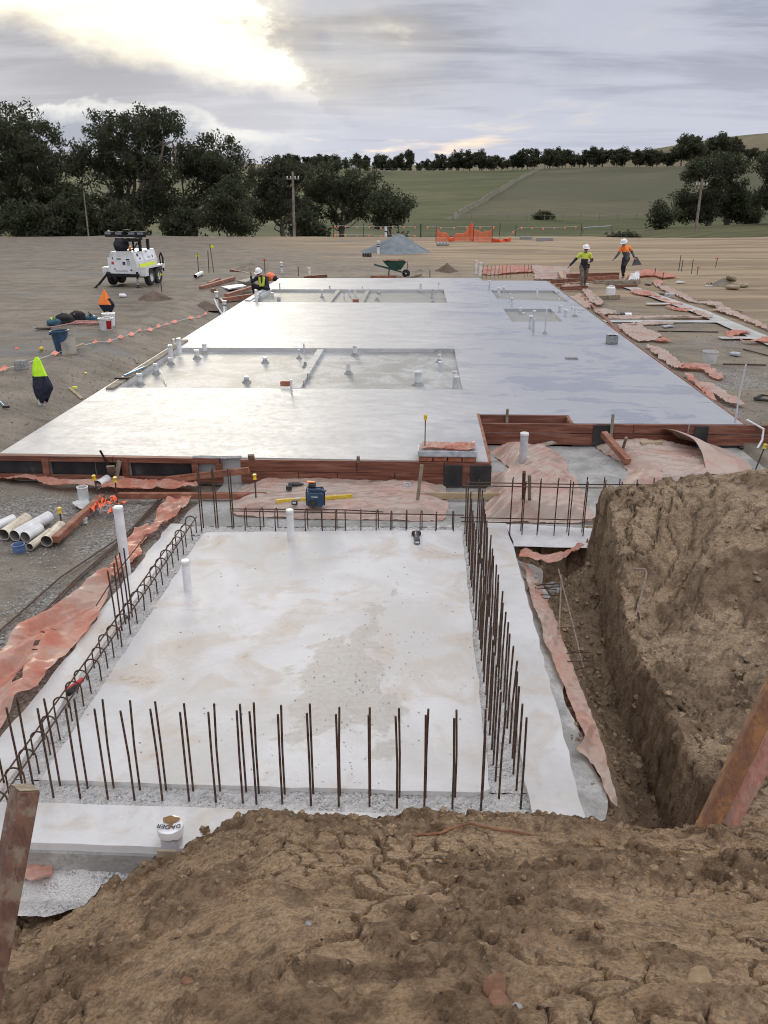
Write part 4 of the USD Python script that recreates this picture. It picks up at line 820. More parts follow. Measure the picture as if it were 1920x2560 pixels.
membrane_sheet([(-3.647, 11.235, 0.000), (-3.296, 11.250, 0.000), (-3.257, 10.844, 0.000), (-3.363, 10.400, 0.000), (-3.413, 9.857, 0.000), (-3.563, 9.748, 0.000), (-3.537, 10.197, 0.000), (-3.631, 10.648, 0.000)], -0.0, .12, 'membrane', 'crumpled orange plastic strip between the rod bundle and the back left corner bars', 32, along=.9)
membrane_sheet([(-3.654, 10.303, 0.000), (-3.764, 10.052, 0.000), (-3.728, 9.517, 0.000), (-3.684, 9.050, 0.000), (-3.622, 8.663, 0.000), (-3.457, 8.506, 0.000), (-3.449, 9.151, 0.000), (-3.354, 9.155, 0.000), (-3.537, 9.574, 0.000), (-3.490, 9.776, 0.000)], -0.02, .12, 'membrane_clean', 'bright orange plastic behind the tall white pipe on the left', 33, along=.9)
membrane_sheet([(-6.873, 12.494, 0.000), (-6.320, 12.346, 0.000), (-5.910, 11.986, 0.000), (-5.491, 11.859, 0.000), (-4.638, 11.910, 0.000), (-3.827, 11.944, 0.000), (-3.355, 11.843, 0.000), (-3.278, 11.582, 0.000), (-4.645, 11.524, 0.000), (-5.452, 11.648, 0.000), (-5.698, 11.722, 0.000), (-6.036, 11.937, 0.000), (-6.609, 11.956, 0.000)], 0.0, .13, 'membrane', 'long orange plastic strip along the foot of the left formwork', 34, along=0.0)
# mounded sand pads wrapped in dusty plastic between the slabs
def pad_z(pts, h, wd):
    pg = Polygon([p[:2] for p in pts])
    def f(x, y):
        d = shapely.distance(shapely.points(x, y), pg.boundary); return -0.05+h*sm(d, 0, wd)
    return f
for pts, h, sd, mm, lb, al in (
    ([(-2.681, 11.738, 0.000), (-2.495, 12.330, 0.000), (-2.043, 12.234, 0.000), (-1.761, 12.290, 0.000), (-1.249, 12.383, 0.000), (0.199, 12.216, 0.000), (0.434, 11.954, 0.000), (0.455, 11.243, 0.000), (0.386, 10.627, 0.000), (-0.068, 10.580, 0.000), (-1.590, 10.597, 0.000), (-2.559, 10.645, 0.000), (-2.693, 10.961, 0.000)], .10, 35, 'membrane_dusty', 'wide dusty pink plastic under the blue radio, between the two slabs', .1),
    ([(1.204, 13.939, 0.050), (1.516, 14.322, 0.050), (1.995, 14.144, 0.050), (2.440, 13.824, 0.050), (2.506, 13.242, 0.050), (2.410, 12.839, 0.050), (2.496, 12.466, 0.050), (2.483, 11.444, 0.050), (2.480, 10.664, 0.050), (2.073, 10.598, 0.050), (1.512, 10.602, 0.050), (0.939, 10.481, 0.050), (0.955, 11.070, 0.050), (1.054, 11.874, 0.050), (1.181, 12.596, 0.050), (1.534, 12.851, 0.050)], .17, 36, 'membrane_dusty', 'dusty pink plastic mound round the capped pipe, behind the bar fence', .9),
    ([(3.116, 14.250, 0.050), (3.381, 14.497, 0.050), (4.394, 14.540, 0.050), (4.889, 13.984, 0.050), (5.286, 13.463, 0.050), (5.215, 12.582, 0.050), (4.536, 12.108, 0.050), (3.012, 11.748, 0.050), (3.062, 12.132, 0.050), (3.430, 12.835, 0.050), (3.330, 13.484, 0.050)], .15, 37, 'membrane_dusty', 'dusty pink plastic mound right of the sloping red timber', -.5)):
    membrane_sheet(pts, pad_z(pts, h, .35), .075, mm, lb, sd, along=al, res=.035)
# the stiff curled sheet on the right
ce = np.array([(4.314, 14.449, 0.100), (4.427, 14.080, 0.100), (4.541, 13.588, 0.100), (4.666, 13.383, 0.100), (4.693, 13.029, 0.100), (4.598, 12.408, 0.100)]); cf = np.array([(4.465, 14.456, 0.100), (4.965, 14.253, 0.100), (5.243, 13.726, 0.100), (5.354, 13.157, 0.100), (5.320, 12.812, 0.100), (5.194, 12.389, 0.100)])
n_ = 30; P_ = np.zeros((n_, 24, 3)); tt = np.linspace(0, 1, n_); ks = np.linspace(0, 1, len(ce))
E_ = np.stack([np.interp(tt, ks, ce[:, k]) for k in range(3)], 1); F_ = np.stack([np.interp(tt, ks, cf[:, k]) for k in range(3)], 1)
for j, s in enumerate(np.linspace(0, 1, 24)):
    P_[:, j] = E_*(1-s)+F_*s; P_[:, j, 2] += 0.30*np.sin(PI*(.15+.85*tt))*np.exp(-(s/.40)**2)+.02*n2(P_[:, j, 0], P_[:, j, 1], 3, 9); P_[:, j, 0] -= .10*np.exp(-(s/.15)**2)
single('plastic_sheet', cat_([gridmesh(P_), gridmesh(P_[:, ::-1]+(0, 0, -.004))]), 'membrane_dusty', 'stiff pink plastic sheet with a raised curling edge by the right formwork', 'plastic sheet', smooth=60)
# trench side
def trench_z(x, y): return np.interp(x, [1.20, 1.30, 1.45, 1.95], [.03, -.11, -.19, -.46])
membrane_sheet([(1.314, 9.483, -0.200), (1.417, 9.272, -0.200), (1.496, 8.673, -0.200), (1.565, 8.053, -0.200), (1.586, 7.502, -0.200), (1.602, 7.145, -0.200), (1.622, 6.751, -0.200), (1.642, 6.061, -0.200), (1.633, 5.636, -0.200), (1.618, 5.276, -0.200), (1.539, 5.188, -0.200), (1.530, 5.538, -0.200), (1.439, 5.748, -0.200), (1.315, 5.658, -0.200), (1.460, 5.949, -0.200), (1.461, 6.327, -0.200), (1.411, 6.870, -0.200), (1.335, 7.491, -0.200), (1.320, 8.480, -0.200)], trench_z, .09, 'membrane_dusty', 'torn dusty pink plastic hanging down the trench side of the white footing', 38, along=1.35)
membrane_sheet([(1.265, 9.355, 0.000), (1.447, 9.253, 0.000), (1.712, 9.194, 0.000), (1.915, 9.467, 0.000), (2.149, 9.738, 0.000), (2.025, 9.703, 0.000), (1.798, 9.462, 0.000), (1.542, 9.451, 0.000), (1.322, 9.556, 0.000)], 0.0, .10, 'membrane', 'pink-edged plastic flap at the head of the trench', 39, along=.3)
membrane_sheet([(-2.770, 4.296, -0.300), (-2.777, 4.363, -0.300), (-2.664, 4.477, -0.300), (-2.530, 4.451, -0.300), (-2.476, 4.264, -0.300), (-2.585, 4.270, -0.300), (-2.638, 4.309, -0.300)], -.22, .10, 'membrane', 'orange plastic scrap under the footing in the lower left hole', 40, along=.4)
# right of the main slab
for zn_pts, lb, mm, al in (
    ([(6.353, 23.691, 0.100), (6.511, 23.539, 0.100), (6.662, 22.854, 0.100), (6.618, 22.198, 0.100), (6.593, 20.926, 0.100), (6.331, 20.444, 0.100), (6.225, 21.231, 0.100), (6.256, 22.541, 0.100)], 'pink plastic strip along the right slab edge, left of the cracked grey patch', 'membrane_dusty', -.9),
    ([(6.550, 20.949, 0.100), (6.916, 21.003, 0.100), (7.157, 20.799, 0.100), (7.156, 20.275, 0.100), (7.136, 19.549, 0.100), (6.949, 19.278, 0.100), (6.792, 19.512, 0.100), (6.875, 20.227, 0.100), (6.628, 20.372, 0.100), (6.321, 20.323, 0.100)], 'orange plastic tongue reaching out from the right slab edge', 'membrane', -.3),
    ([(6.313, 18.899, 0.100), (6.637, 18.881, 0.100), (6.591, 18.058, 0.100), (6.618, 17.320, 0.100), (6.621, 16.802, 0.100), (6.374, 16.791, 0.100), (6.260, 17.376, 0.100), (6.211, 18.236, 0.100)], 'pink plastic along the right slab edge nearest the grey upright pole', 'membrane_dusty', -.9),
    ([(6.309, 19.945, 0.100), (6.366, 19.494, 0.100), (6.355, 18.849, 0.100), (6.295, 17.950, 0.100), (6.199, 17.126, 0.100), (6.094, 17.122, 0.100), (6.136, 18.135, 0.100), (6.220, 19.160, 0.100)], 'narrow orange plastic showing under the right edge board', 'membrane', -.9),
    ([(6.321, 27.257, 0.100), (6.999, 27.883, 0.100), (7.131, 27.084, 0.100), (7.038, 26.515, 0.100), (7.274, 25.350, 0.100), (6.897, 24.593, 0.100), (6.297, 24.397, 0.100), (6.241, 25.824, 0.100)], 'dusty pink plastic heap beside the slab, near side of the cross footing', 'membrane_dusty', -.4),
    ([(6.818, 24.624, 0.100), (7.190, 24.813, 0.100), (7.330, 24.475, 0.100), (7.064, 24.345, 0.100)], 'small orange plastic flap on gravel near the right slab edge', 'membrane_clean', 0),
    ([(6.062, 34.844, 0.100), (6.663, 35.784, 0.100), (6.644, 34.119, 0.100), (6.396, 32.145, 0.100), (6.205, 31.348, 0.100), (5.915, 31.378, 0.100), (5.990, 33.139, 0.100)], 'ribbed pink plastic between far slab edge and the long timber', 'membrane_dusty', -.8),
    ([(6.977, 37.188, 0.100), (7.271, 37.346, 0.100), (7.223, 36.215, 0.100), (7.110, 33.187, 0.100), (6.888, 32.232, 0.100), (6.657, 32.156, 0.100), (6.587, 33.165, 0.100), (6.815, 35.393, 0.100)], 'ribbed pink plastic right of the long timber near the workers', 'membrane_dusty', -.8),
    ([(6.250, 30.778, 0.100), (6.737, 31.001, 0.100), (6.992, 30.511, 0.100), (6.785, 29.922, 0.100), (6.314, 29.713, 0.100)], 'flat pink plastic piece right of the long timber, beyond the cross footing', 'membrane_dusty', 0),
    ([(10.730, 40.016, 0.100), (10.940, 40.112, 0.100), (11.083, 39.267, 0.100), (10.967, 35.758, 0.100), (10.834, 34.476, 0.100), (10.803, 33.590, 0.100), (11.416, 33.802, 0.100), (11.588, 33.197, 0.100), (11.435, 32.226, 0.100), (11.067, 31.789, 0.100), (10.894, 33.379, 0.100), (10.515, 33.670, 0.100), (10.579, 35.126, 0.100), (10.478, 36.088, 0.100), (10.627, 38.231, 0.100)], 'pink plastic along the far side of the strip footing, upper part', 'membrane_dusty', -.6),
    ([(10.698, 31.445, 0.100), (11.142, 32.016, 0.100), (11.435, 32.226, 0.100), (11.365, 31.473, 0.100), (11.233, 29.008, 0.100), (11.117, 27.461, 0.100), (10.809, 26.247, 0.100), (10.857, 27.450, 0.100), (10.868, 28.648, 0.100), (10.888, 30.075, 0.100), (10.782, 30.705, 0.100)], 'pink plastic along the far side of the strip footing, right-hand part', 'membrane_dusty', -.6),
    ([(9.080, 37.199, 0.100), (9.297, 37.666, 0.100), (9.669, 37.224, 0.100), (9.808, 36.418, 0.100), (9.717, 34.494, 0.100), (9.877, 33.489, 0.100), (10.006, 32.655, 0.100), (9.621, 32.435, 0.100), (9.523, 33.474, 0.100), (9.509, 35.249, 0.100), (8.945, 36.165, 0.100)], 'orange plastic lip along the near side of the strip footing', 'membrane', -.5),
    ([(9.243, 32.506, 0.100), (9.236, 32.132, 0.100), (9.479, 31.666, 0.100), (10.027, 31.525, 0.100), (9.824, 31.032, 0.100), (9.428, 31.228, 0.100), (9.121, 31.845, 0.100)], 'orange plastic lip round the short footing stub', 'membrane_clean', -.1),
    ([(9.893, 31.141, 0.100), (10.034, 31.067, 0.100), (10.028, 29.308, 0.100), (9.740, 28.990, 0.100), (9.578, 29.124, 0.100), (9.719, 30.150, 0.100)], 'dusty plastic at the inner corner of strip and cross footing', 'membrane_dusty', -.5),
    ([(6.450, 29.037, 0.100), (7.915, 29.290, 0.100), (9.055, 29.434, 0.100), (9.752, 29.464, 0.100), (9.681, 29.128, 0.100), (8.861, 28.999, 0.100), (7.818, 28.908, 0.100), (6.440, 28.664, 0.100)], 'thin pink plastic along the far side of the cross footing', 'membrane_dusty', 0),
    ([(6.458, 27.367, 0.100), (7.336, 28.050, 0.100), (8.331, 28.071, 0.100), (8.319, 27.852, 0.100), (7.497, 27.645, 0.100), (6.858, 27.279, 0.100)], 'thin pink plastic along the near side of the cross footing', 'membrane_dusty', 0),
    ([(9.180, 25.762, 0.100), (9.842, 26.555, 0.100), (10.038, 26.407, 0.100), (10.033, 25.798, 0.100), (9.730, 25.711, 0.100), (9.426, 25.442, 0.100), (9.181, 25.073, 0.100), (9.122, 25.338, 0.100)], 'orange plastic folded over the lower end of the strip footing', 'membrane_clean', -.3),
    ([(9.181, 25.073, 0.100), (9.323, 24.560, 0.100), (9.675, 24.575, 0.100), (10.054, 24.970, 0.100), (10.351, 24.983, 0.100), (10.057, 24.223, 0.100), (9.517, 24.299, 0.100), (9.264, 24.557, 0.100)], 'orange plastic lip at the right edge end of the strip footing', 'membrane_clean', 0),
    ([(10.215, 42.619, 0.100), (11.042, 44.439, 0.100), (11.912, 45.452, 0.100), (12.106, 44.591, 0.100), (12.008, 43.443, 0.100), (12.645, 43.219, 0.100), (12.433, 42.374, 0.100), (11.614, 41.956, 0.100), (11.547, 42.824, 0.100), (10.752, 42.399, 0.100), (9.895, 41.647, 0.100)], 'heap of orange plastic behind the worker in orange', 'membrane_clean', 0),
    ([(11.198, 41.470, 0.100), (11.523, 41.253, 0.100), (11.245, 40.212, 0.100), (10.849, 39.763, 0.100), (10.809, 40.325, 0.100)], 'crumpled orange plastic at the far end of the strip footing', 'membrane', 0),
    ([(5.900, 46.748, 0.100), (6.859, 45.662, 0.100), (7.724, 44.941, 0.100), (7.031, 41.009, 0.100), (6.211, 41.154, 0.100), (5.434, 40.941, 0.100)], 'pink plastic sheet at the far right slab corner behind timbers', 'membrane_dusty', 0),
    ([(3.149, 45.279, -0.050), (4.142, 46.622, -0.050), (5.717, 46.468, -0.050), (5.615, 43.078, -0.050), (3.064, 42.497, -0.050)], 'orange plastic lining the dark pit behind the slab', 'membrane', 0)):
    membrane_sheet(zn_pts, bh, .13, mm, lb, hash(lb[:0])+len(lb)+rnd.randrange(500), along=al, res=.05, jag=.06, sc=.7)

# ------------------------------------------------------------------ drain pipes
def stub(base, r, h, label, mtl='pvc_white', cap=True, collar=True, band=None, lean=0.0, n=18):
    t = thing('drain_pipe', label, 'drain pipe', base, rx=lean)
    prof = [(r, -.04), (r, h)]
    if cap: part(t, 'pipe', lathe(prof, n), mtl); part(t, 'cap', lathe([(r+.0015, h-.035), (r+.006, h-.033), (r+.006, h+.002), (r*.93, h+.009), (0, h+.010)], n), 'pvc_white' if mtl != 'pvc_white' else 'milky_plastic')
    else: part(t, 'pipe', lathe([(r, -.04), (r, h), (r-.005, h), (r-.005, h-.15)], n), mtl)
    if band: part(t, 'band', lathe([(r+.003, h*band), (r+.005, h*band+.004), (r+.005, h*band+.03), (r+.003, h*band+.034)], n), 'black_rubber')
    if collar:
        c = lathe([(r+.055, -.01), (r+.045, .014), (r+.012, .05), (r+.0025, .075)], n); c.vertices[:, :2] *= (1+.25*(noise(c.vertices*22, 3)[:, None]-.5)); part(t, 'mortar_collar', c, 'concrete_lump')
def pipes(z, rows):
    for (b, yt, r, mtl, cap, collar, lb) in rows:
        far_ = b[1] > 25; stub(b, r*(.62 if far_ else 1), yt*(.52 if far_ else 1), lb, mtl, cap, collar)
RZ = 0.285
pipes(RZ, [
 ((-6.092, 20.858, 0.380), .33, .055, 'pvc_white', 1, 0, 'white drain stub at the far left corner of the near recess, on the slab edge'),
 ((-5.511, 21.104, 0.280), .25, .055, 'pvc_white', 1, 1, 'white drain stub against the far wall of the near recess, left part'),
 ((-5.537, 20.410, 0.280), .22, .06, 'milky_plastic', 1, 1, 'pale drain stub in the near recess, just before the left far-wall stub'),
 ((-3.748, 19.966, 0.280), .14, .05, 'pvc_grey', 1, 1, 'squat drain stub alone in the left half of the near recess'),
 ((-3.001, 20.565, 0.280), .22, .022, 'pvc_white', 1, 1, 'thin white riser left of the kerb in the near recess'),
 ((-2.979, 21.336, 0.280), .24, .02, 'pvc_grey', 1, 0, 'thin grey riser at the far wall beside the recess kerb'),
 ((-2.701, 19.472, 0.280), .13, .035, 'pipe_dirty', 0, 1, 'dirty short pipe close to the recess kerb, left side'),
 ((-3.773, 17.797, 0.280), .13, .05, 'pvc_grey', 1, 1, 'squat drain stub near the front of the near recess, left of the brick'),
 ((-1.636, 21.002, 0.280), .25, .05, 'pvc_white', 1, 1, 'white drain stub against the far wall, right of the recess kerb'),
 ((-1.616, 18.788, 0.280), .22, .05, 'milky_plastic', 0, 1, 'pale drain stub in the middle of the right half of the near recess'),
 ((0.496, 21.484, 0.280), .10, .055, 'pipe_dirty', 0, 1, 'low dirty pipe in the far right corner of the near recess'),
 ((0.491, 20.258, 0.280), .19, .04, 'pvc_white', 1, 1, 'slim white drain stub near the right wall of the near recess, farther of two'),
 ((0.487, 19.196, 0.280), .22, .045, 'pvc_grey', 1, 0, 'slim grey drain stub near the right wall of the near recess, nearer of two'),
 ((-0.017, 17.675, 0.280), .31, .075, 'pvc_grey', 1, 1, 'thick grey drain stub at the front right of the near recess'),
 ((0.755, 17.451, 0.280), .36, .05, 'pvc_white', 1, 0, 'white drain stub in the front right corner of the near recess, left of its pair'),
 ((0.790, 17.368, 0.280), .27, .05, 'pvc_grey', 1, 0, 'grey drain stub in the front right corner of the near recess, right of its pair'),
 ((-2.578, 16.435, 0.380), .27, .022, 'pvc_grey', 1, 0, 'thin grey riser standing beside the red brick'),
 ((-2.455, 17.399, 0.280), .14, .02, 'pipe_dirty', 0, 0, 'short thin pipe on the front end of the recess kerb'),
 ((-2.466, 18.144, 0.280), .14, .02, 'pipe_dirty', 0, 0, 'short thin pipe beside the middle of the recess kerb'),
 ((-6.441, 21.596, 0.380), .18, .03, 'pvc_white', 1, 0, 'small white bottle-like riser on the left slab edge'),
 ((-6.116, 20.155, 0.380), .28, .055, 'pvc_white', 1, 0, 'white drain stub on the left slab edge board'),
 ((-5.997, 19.703, 0.280), .16, .05, 'milky_plastic', 1, 1, 'pale squat stub below the slab edge board in the near recess'),
 ((-6.021, 18.596, 0.280), .23, .045, 'pvc_grey', 1, 1, 'grey drain stub with a bent conduit beside it, left of the near recess'),
 ((-6.029, 17.460, 0.280), .24, .055, 'milky_plastic', 1, 1, 'pale drain stub at the front left of the near recess'),
 ((-5.822, 35.112, 0.300), .55, .05, 'pvc_white', 1, 0, 'white drain stub at the far left corner of the far recess'),
 ((-5.833, 33.304, 0.280), .25, .11, 'milky_plastic', 1, 0, 'wide pale stub in the far recess, left end'),
 ((-5.343, 31.884, 0.280), .22, .11, 'pipe_dirty', 0, 0, 'wide dirty stub in the far recess, nearer left end'),
 ((-5.991, 30.824, 0.380), .78, .085, 'pvc_white', 1, 0, 'tall white pipe on the slab edge in front of the crouching worker'),
 ((-6.015, 31.734, 0.380), .45, .075, 'pvc_grey', 1, 1, 'shorter grey pipe on the slab edge in front of the crouching worker'),
 ((-3.748, 35.128, 0.280), .40, .055, 'pvc_white', 1, 1, 'white stub against the far wall of the far recess, left of its middle'),
 ((-3.818, 32.932, 0.280), .55, .06, 'milky_plastic', 1, 1, 'pale stub in the left half of the far recess'),
 ((-2.788, 33.377, 0.280), .50, .07, 'pvc_white', 1, 0, 'first white pipe between the two kerbs of the far recess'),
 ((-2.566, 33.386, 0.280), .50, .08, 'pvc_white', 1, 0, 'second white pipe between the two kerbs of the far recess'),
 ((-2.909, 32.386, 0.280), .55, .03, 'pipe_dirty', 0, 0, 'thin dark riser on the left kerb of the far recess'),
 ((-2.409, 35.320, 0.280), .35, .03, 'pvc_grey', 1, 0, 'thin grey riser at the far wall between the far recess kerbs'),
 ((-1.675, 34.171, 0.280), .40, .07, 'milky_plastic', 1, 1, 'pale stub right of the kerbs in the far recess'),
 ((-1.624, 32.061, 0.280), .22, .09, 'pipe_dirty', 0, 1, 'low dirty stub near the front of the far recess, right half'),
 ((0.012, 34.671, 0.280), .70, .08, 'pvc_white', 1, 1, 'tall white stub near the far right of the far recess'),
 ((0.754, 35.141, 0.280), .70, .07, 'pvc_white', 1, 0, 'tall white stub at the far right corner of the far recess'),
 ((0.502, 34.348, 0.280), .35, .05, 'pipe_dirty', 0, 1, 'dirty stub by the right wall of the far recess, farthest of three'),
 ((0.460, 32.917, 0.280), .28, .05, 'pipe_dirty', 0, 1, 'dirty stub by the right wall of the far recess, middle of three'),
 ((0.469, 31.670, 0.280), .14, .06, 'pipe_dirty', 0, 1, 'dirty stub by the right wall of the far recess, nearest of three'),
 ((2.801, 34.918, 0.380), .72, .05, 'pvc_grey', 1, 0, 'grey riser at the left end of the narrow far right recess'),
 ((3.065, 33.531, 0.300), .60, .10, 'milky_plastic', 1, 0, 'wide pale pipe in the left end of the narrow far right recess'),
 ((3.387, 34.839, 0.300), .40, .07, 'milky_plastic', 1, 0, 'pale pipe at the far wall of the narrow far right recess'),
 ((4.489, 32.965, 0.380), .62, .06, 'pvc_white', 1, 0, 'white pipe in the middle of the narrow far right recess'),
 ((5.290, 32.877, 0.380), .40, .05, 'pvc_grey', 1, 0, 'grey stub at the right end of the narrow far right recess'),
 ((3.245, 30.838, 0.380), .62, .025, 'pvc_grey', 1, 0, 'thin dark riser on the wet slab beside a capped stub'),
 ((3.204, 29.789, 0.380), .60, .06, 'pvc_grey', 1, 0, 'grey capped stub on the wet slab above the square recess'),
 ((3.379, 28.652, 0.300), .38, .06, 'milky_plastic', 1, 1, 'pale stub at the far wall of the square recess'),
 ((3.362, 27.583, 0.300), .36, .055, 'milky_plastic', 1, 0, 'pale stub in the square recess'),
 ((4.667, 28.458, 0.380), .44, .085, 'pvc_grey', 1, 0, 'wide grey stub right of the square recess, farther one'),
 ((4.689, 27.424, 0.380), .44, .085, 'pvc_grey', 1, 0, 'wide grey stub right of the square recess, nearer one'),
 ((5.004, 28.053, 0.380), .44, .075, 'pvc_white', 1, 0, 'left one of the twin stubs near the right slab edge'),
 ((5.000, 27.437, 0.380), .52, .08, 'pvc_white', 1, 1, 'right one of the twin stubs near the right slab edge'),
 ((3.264, 24.920, 0.380), .38, .06, 'pvc_grey', 1, 0, 'grey capped stub in front of the square recess'),
 ((3.193, 23.746, 0.380), .68, .04, 'pvc_grey', 1, 0, 'slim tall grey riser in front of the square recess'),
 ((3.567, 24.028, 0.380), .72, .022, 'pvc_grey', 1, 1, 'thin tall riser in front of the square recess, right one'),
 ])
stub((-2.588, 8.352, 0.000), .046, .355, 'white capped pipe standing alone on the left part of the near slab', 'pvc_white', True, False)
stub((-1.629, 9.824, 0.000), .046, .41, 'white capped pipe standing on the near slab by the back hoop row', 'pvc_white', True, False)
stub((1.720, 13.025, 0.060), .065, .50, 'grey capped pipe rising from the pink plastic behind the bar fence', 'pvc_grey', True, False, band=.93)
stub((-3.47, 8.85, -.04), .055, .84, 'tall white capped pipe between the hoops and the rod bundle', 'pvc_white', True, False, lean=.02)
single('bent_conduit', tube([np.array((-6.020, 18.664, 0.280))+(0, 0, .05), np.array((-5.925, 18.549, 0.280))+(0, 0, .10), np.array((-5.663, 17.987, 0.280))+(0, 0, .06), np.array((-5.447, 17.409, 0.280))+(0, 0, .02)], .014, 8), 'pvc_grey', 'bent grey conduit lying beside the left stub of the near recess', 'conduit')
# the pipe with the danger tape, at the footing's edge
pd = (-1.665, 4.46, 0.0)
t = thing('drain_pipe', 'pipe end wrapped in muddy white DANGER tape beside the earth mound', 'drain pipe', pd)
part(t, 'pipe', lathe([(.076, -.1), (.076, .10), (.083, .10), (.083, .155), (.078, .16)], 28), 'pvc_grey')
wr_ = lathe([(.088, .118), (.090, .13), (.090, .168), (.078, .178), (.03, .182), (0, .182)], 40); a_ = np.arctan2(wr_.vertices[:, 1], wr_.vertices[:, 0]); low_ = wr_.vertices[:, 2] < .125
wr_.vertices[low_, 2] -= .03*(noise(np.stack([np.cos(a_)*2.2, np.sin(a_)*2.2, a_*0], 1), 4)[low_])+.006; wr_.vertices[:, 2] += (noise(wr_.vertices*30, 6)-.5)*.007
tp = part(t, 'tape', wr_, 'white_plastic')
part(tp, 'mud', patch(rough_poly([(-.055, .04), (.0, .072), (.06, .035), (.035, -.005), (.022, -.06), (.004, -.062), (.0, -.012), (-.05, .0)], .012, .018, 3), .006, lambda x, y: .186+.006*n2(x, y, 60, 3)), 'mud')
for k_, (chs, ax_) in enumerate((('DA', -.012), ('GER', .052))):
    tx = meshkit.text_mesh(chs, .034, .0012, bold=True); tx.apply_translation((-tx.bounds.mean(0)[0], -tx.bounds.mean(0)[1], 0))
    part(tp, 'lettering', T(tx, .052 if k_ == 0 else -.034, (-.036 if k_ == 0 else -.040), .1868, rz=PI+(.30 if k_ == 0 else -.10)), 'ink')

# ------------------------------------------------------------------ cut pipes and oddments on the gravel at left
def lying_pipe(a, b, r, mtl, label):
    a, b = np.array(a, float), np.array(b, float); L_ = np.linalg.norm(b-a); d = (b-a)/L_
    t = thing('plastic_pipe', label, 'pipe', (0, 0, 0))
    R, U, D = frame_of(d); X = np.eye(4); X[:3, 0], X[:3, 1], X[:3, 2], X[:3, 3] = R, U, D, a
    if np.linalg.det(X[:3, :3]) < 0: X[:3, 0] *= -1
    o = lathe([(r-.004, .001), (r, 0), (r, L_), (r-.004, L_)], 28); o.apply_transform(X); part(t, 'wall', o, mtl)
    i_ = lathe([(r-.004, L_), (r-.004, .001)], 28); i_.apply_transform(X); part(t, 'bore', i_, 'pvc_inside')
def gp(zn, z): return zn
for (a_, b_, r_, m_, lb) in (
    ((-5.387, 9.740, -0.030), (-5.333, 10.305, -0.030), .077, 'pvc_cream', 'yellowed pipe second from the left in the row of cut pipes'),
    ((-5.225, 9.711, -0.030), (-5.052, 10.373, -0.030), .077, 'pvc_white', 'longest clean white pipe in the row of cut pipes'),
    ((-5.070, 9.677, -0.030), (-5.004, 9.964, -0.030), .074, 'pvc_white', 'short white pipe in front of the long one, reddish inside'),
    ((-4.903, 9.427, -0.030), (-4.842, 9.918, -0.030), .048, 'pvc_cream', 'thin stained pipe nearest the red-brown timber'),
    ((-4.741, 9.561, -0.030), (-4.753, 10.055, -0.030), .074, 'pvc_cream', 'stained pipe pushed against the red-brown timber'),
    ((-5.662, 10.016, -0.030), (-5.528, 10.325, -0.030), .060, 'pvc_white', 'leftmost white pipe of the row, cut off by the picture edge')):
    lying_pipe((a_[0], a_[1], -.04+r_), (b_[0], b_[1], -.03+r_), r_, m_, lb)
lying_pipe(np.array((-4.797, 11.552, 0.000))+(0, 0, .10), np.array((-4.756, 11.833, 0.000))+(0, 0, .10), .06, 'pvc_white', 'short white pipe offcut lying on the timber behind the red bunting')
lying_pipe((*(-10.069, 37.947, 0.450)[:2], .57), (*(-10.166, 39.521, 0.450)[:2], .58), .085, 'pvc_white', 'white pipe piece lying on bare ground right of the light tower')
def collar_ring(base, r, h, m, label):
    t = thing('pipe_collar', label, 'pipe collar', base); part(t, 'ring', lathe([(r-.006, .0), (r, 0), (r, h), (r+.006, h+.004), (r+.006, h+.02), (r-.006, h+.02), (r-.006, 0)], 28), m)
collar_ring((-5.035, 9.406, -0.040), .075, .075, 'blue_cap', 'open blue pipe collar in front of the cut pipes')
collar_ring((-4.889, 11.197, -0.030), .075, .20, 'milky_plastic', 'pale translucent bucket-like pipe collar left of the red bunting')
collar_ring((-4.557, 10.374, -0.040), .032, .05, 'pvc_grey', 'small grey pipe fitting lying on gravel right of the timber')
# tangled red bunting
def rag(c, r, seed, k=7):
    rr_ = random.Random(seed); V, F = [], []
    for q in range(k):
        p = np.array(c)+(rr_.uniform(-r, r), rr_.uniform(-r, r)*.8, rr_.uniform(.02, .15)); s = rr_.uniform(.05, .13)
        a = rr_.uniform(0, 6.28); d1 = np.array((math.cos(a), math.sin(a), rr_.uniform(-.7, .7)))*s; d2 = np.array((-math.sin(a), math.cos(a), rr_.uniform(-.9, .5)))*s
        for i in range(4):
            for j in range(4): V.append(p+d1*i/3+d2*j/3*(1-i/4)+np.array((0, 0, .022*math.sin(i*2.1+j*1.4+q))))
        b = q*16
        for i in range(3):
            for j in range(3): o = b+i*4+j; F += [(o, o+4, o+5), (o, o+5, o+1)]
    return trimesh.Trimesh(np.array(V), np.array(F), process=False)
t = thing('bunting_tangle', 'tangle of bright red flag bunting round two yellow-capped pegs', 'bunting')
for k in range(22):
    part(t, 'flag', rag((-4.504, 11.054, -0.030) if k < 9 else ((-4.482, 10.688, -0.030) if k < 17 else (-4.276, 10.697, -0.030)), .12, 50+k, 1), 'orange_flag')
cr = []; c0_ = np.array((-4.405, 10.781, -0.030))
for k in range(70): a = k*.55; cr.append(c0_+(math.cos(a)*(.10+.05*math.sin(k*.7)), math.sin(a)*(.09+.04*math.sin(k*1.3)), .03+.05*math.sin(k*.9)**2))
part(t, 'cord', tube(cr, .003, 5), 'milky_plastic')
membrane_sheet([(-5.020, 11.064, -0.030), (-4.855, 11.199, -0.030), (-4.682, 10.984, -0.030), (-4.690, 10.769, -0.030), (-4.811, 10.794, -0.030)], -.02, .06, 'milky_plastic', 'scrap of clear plastic left of the red bunting', 61)
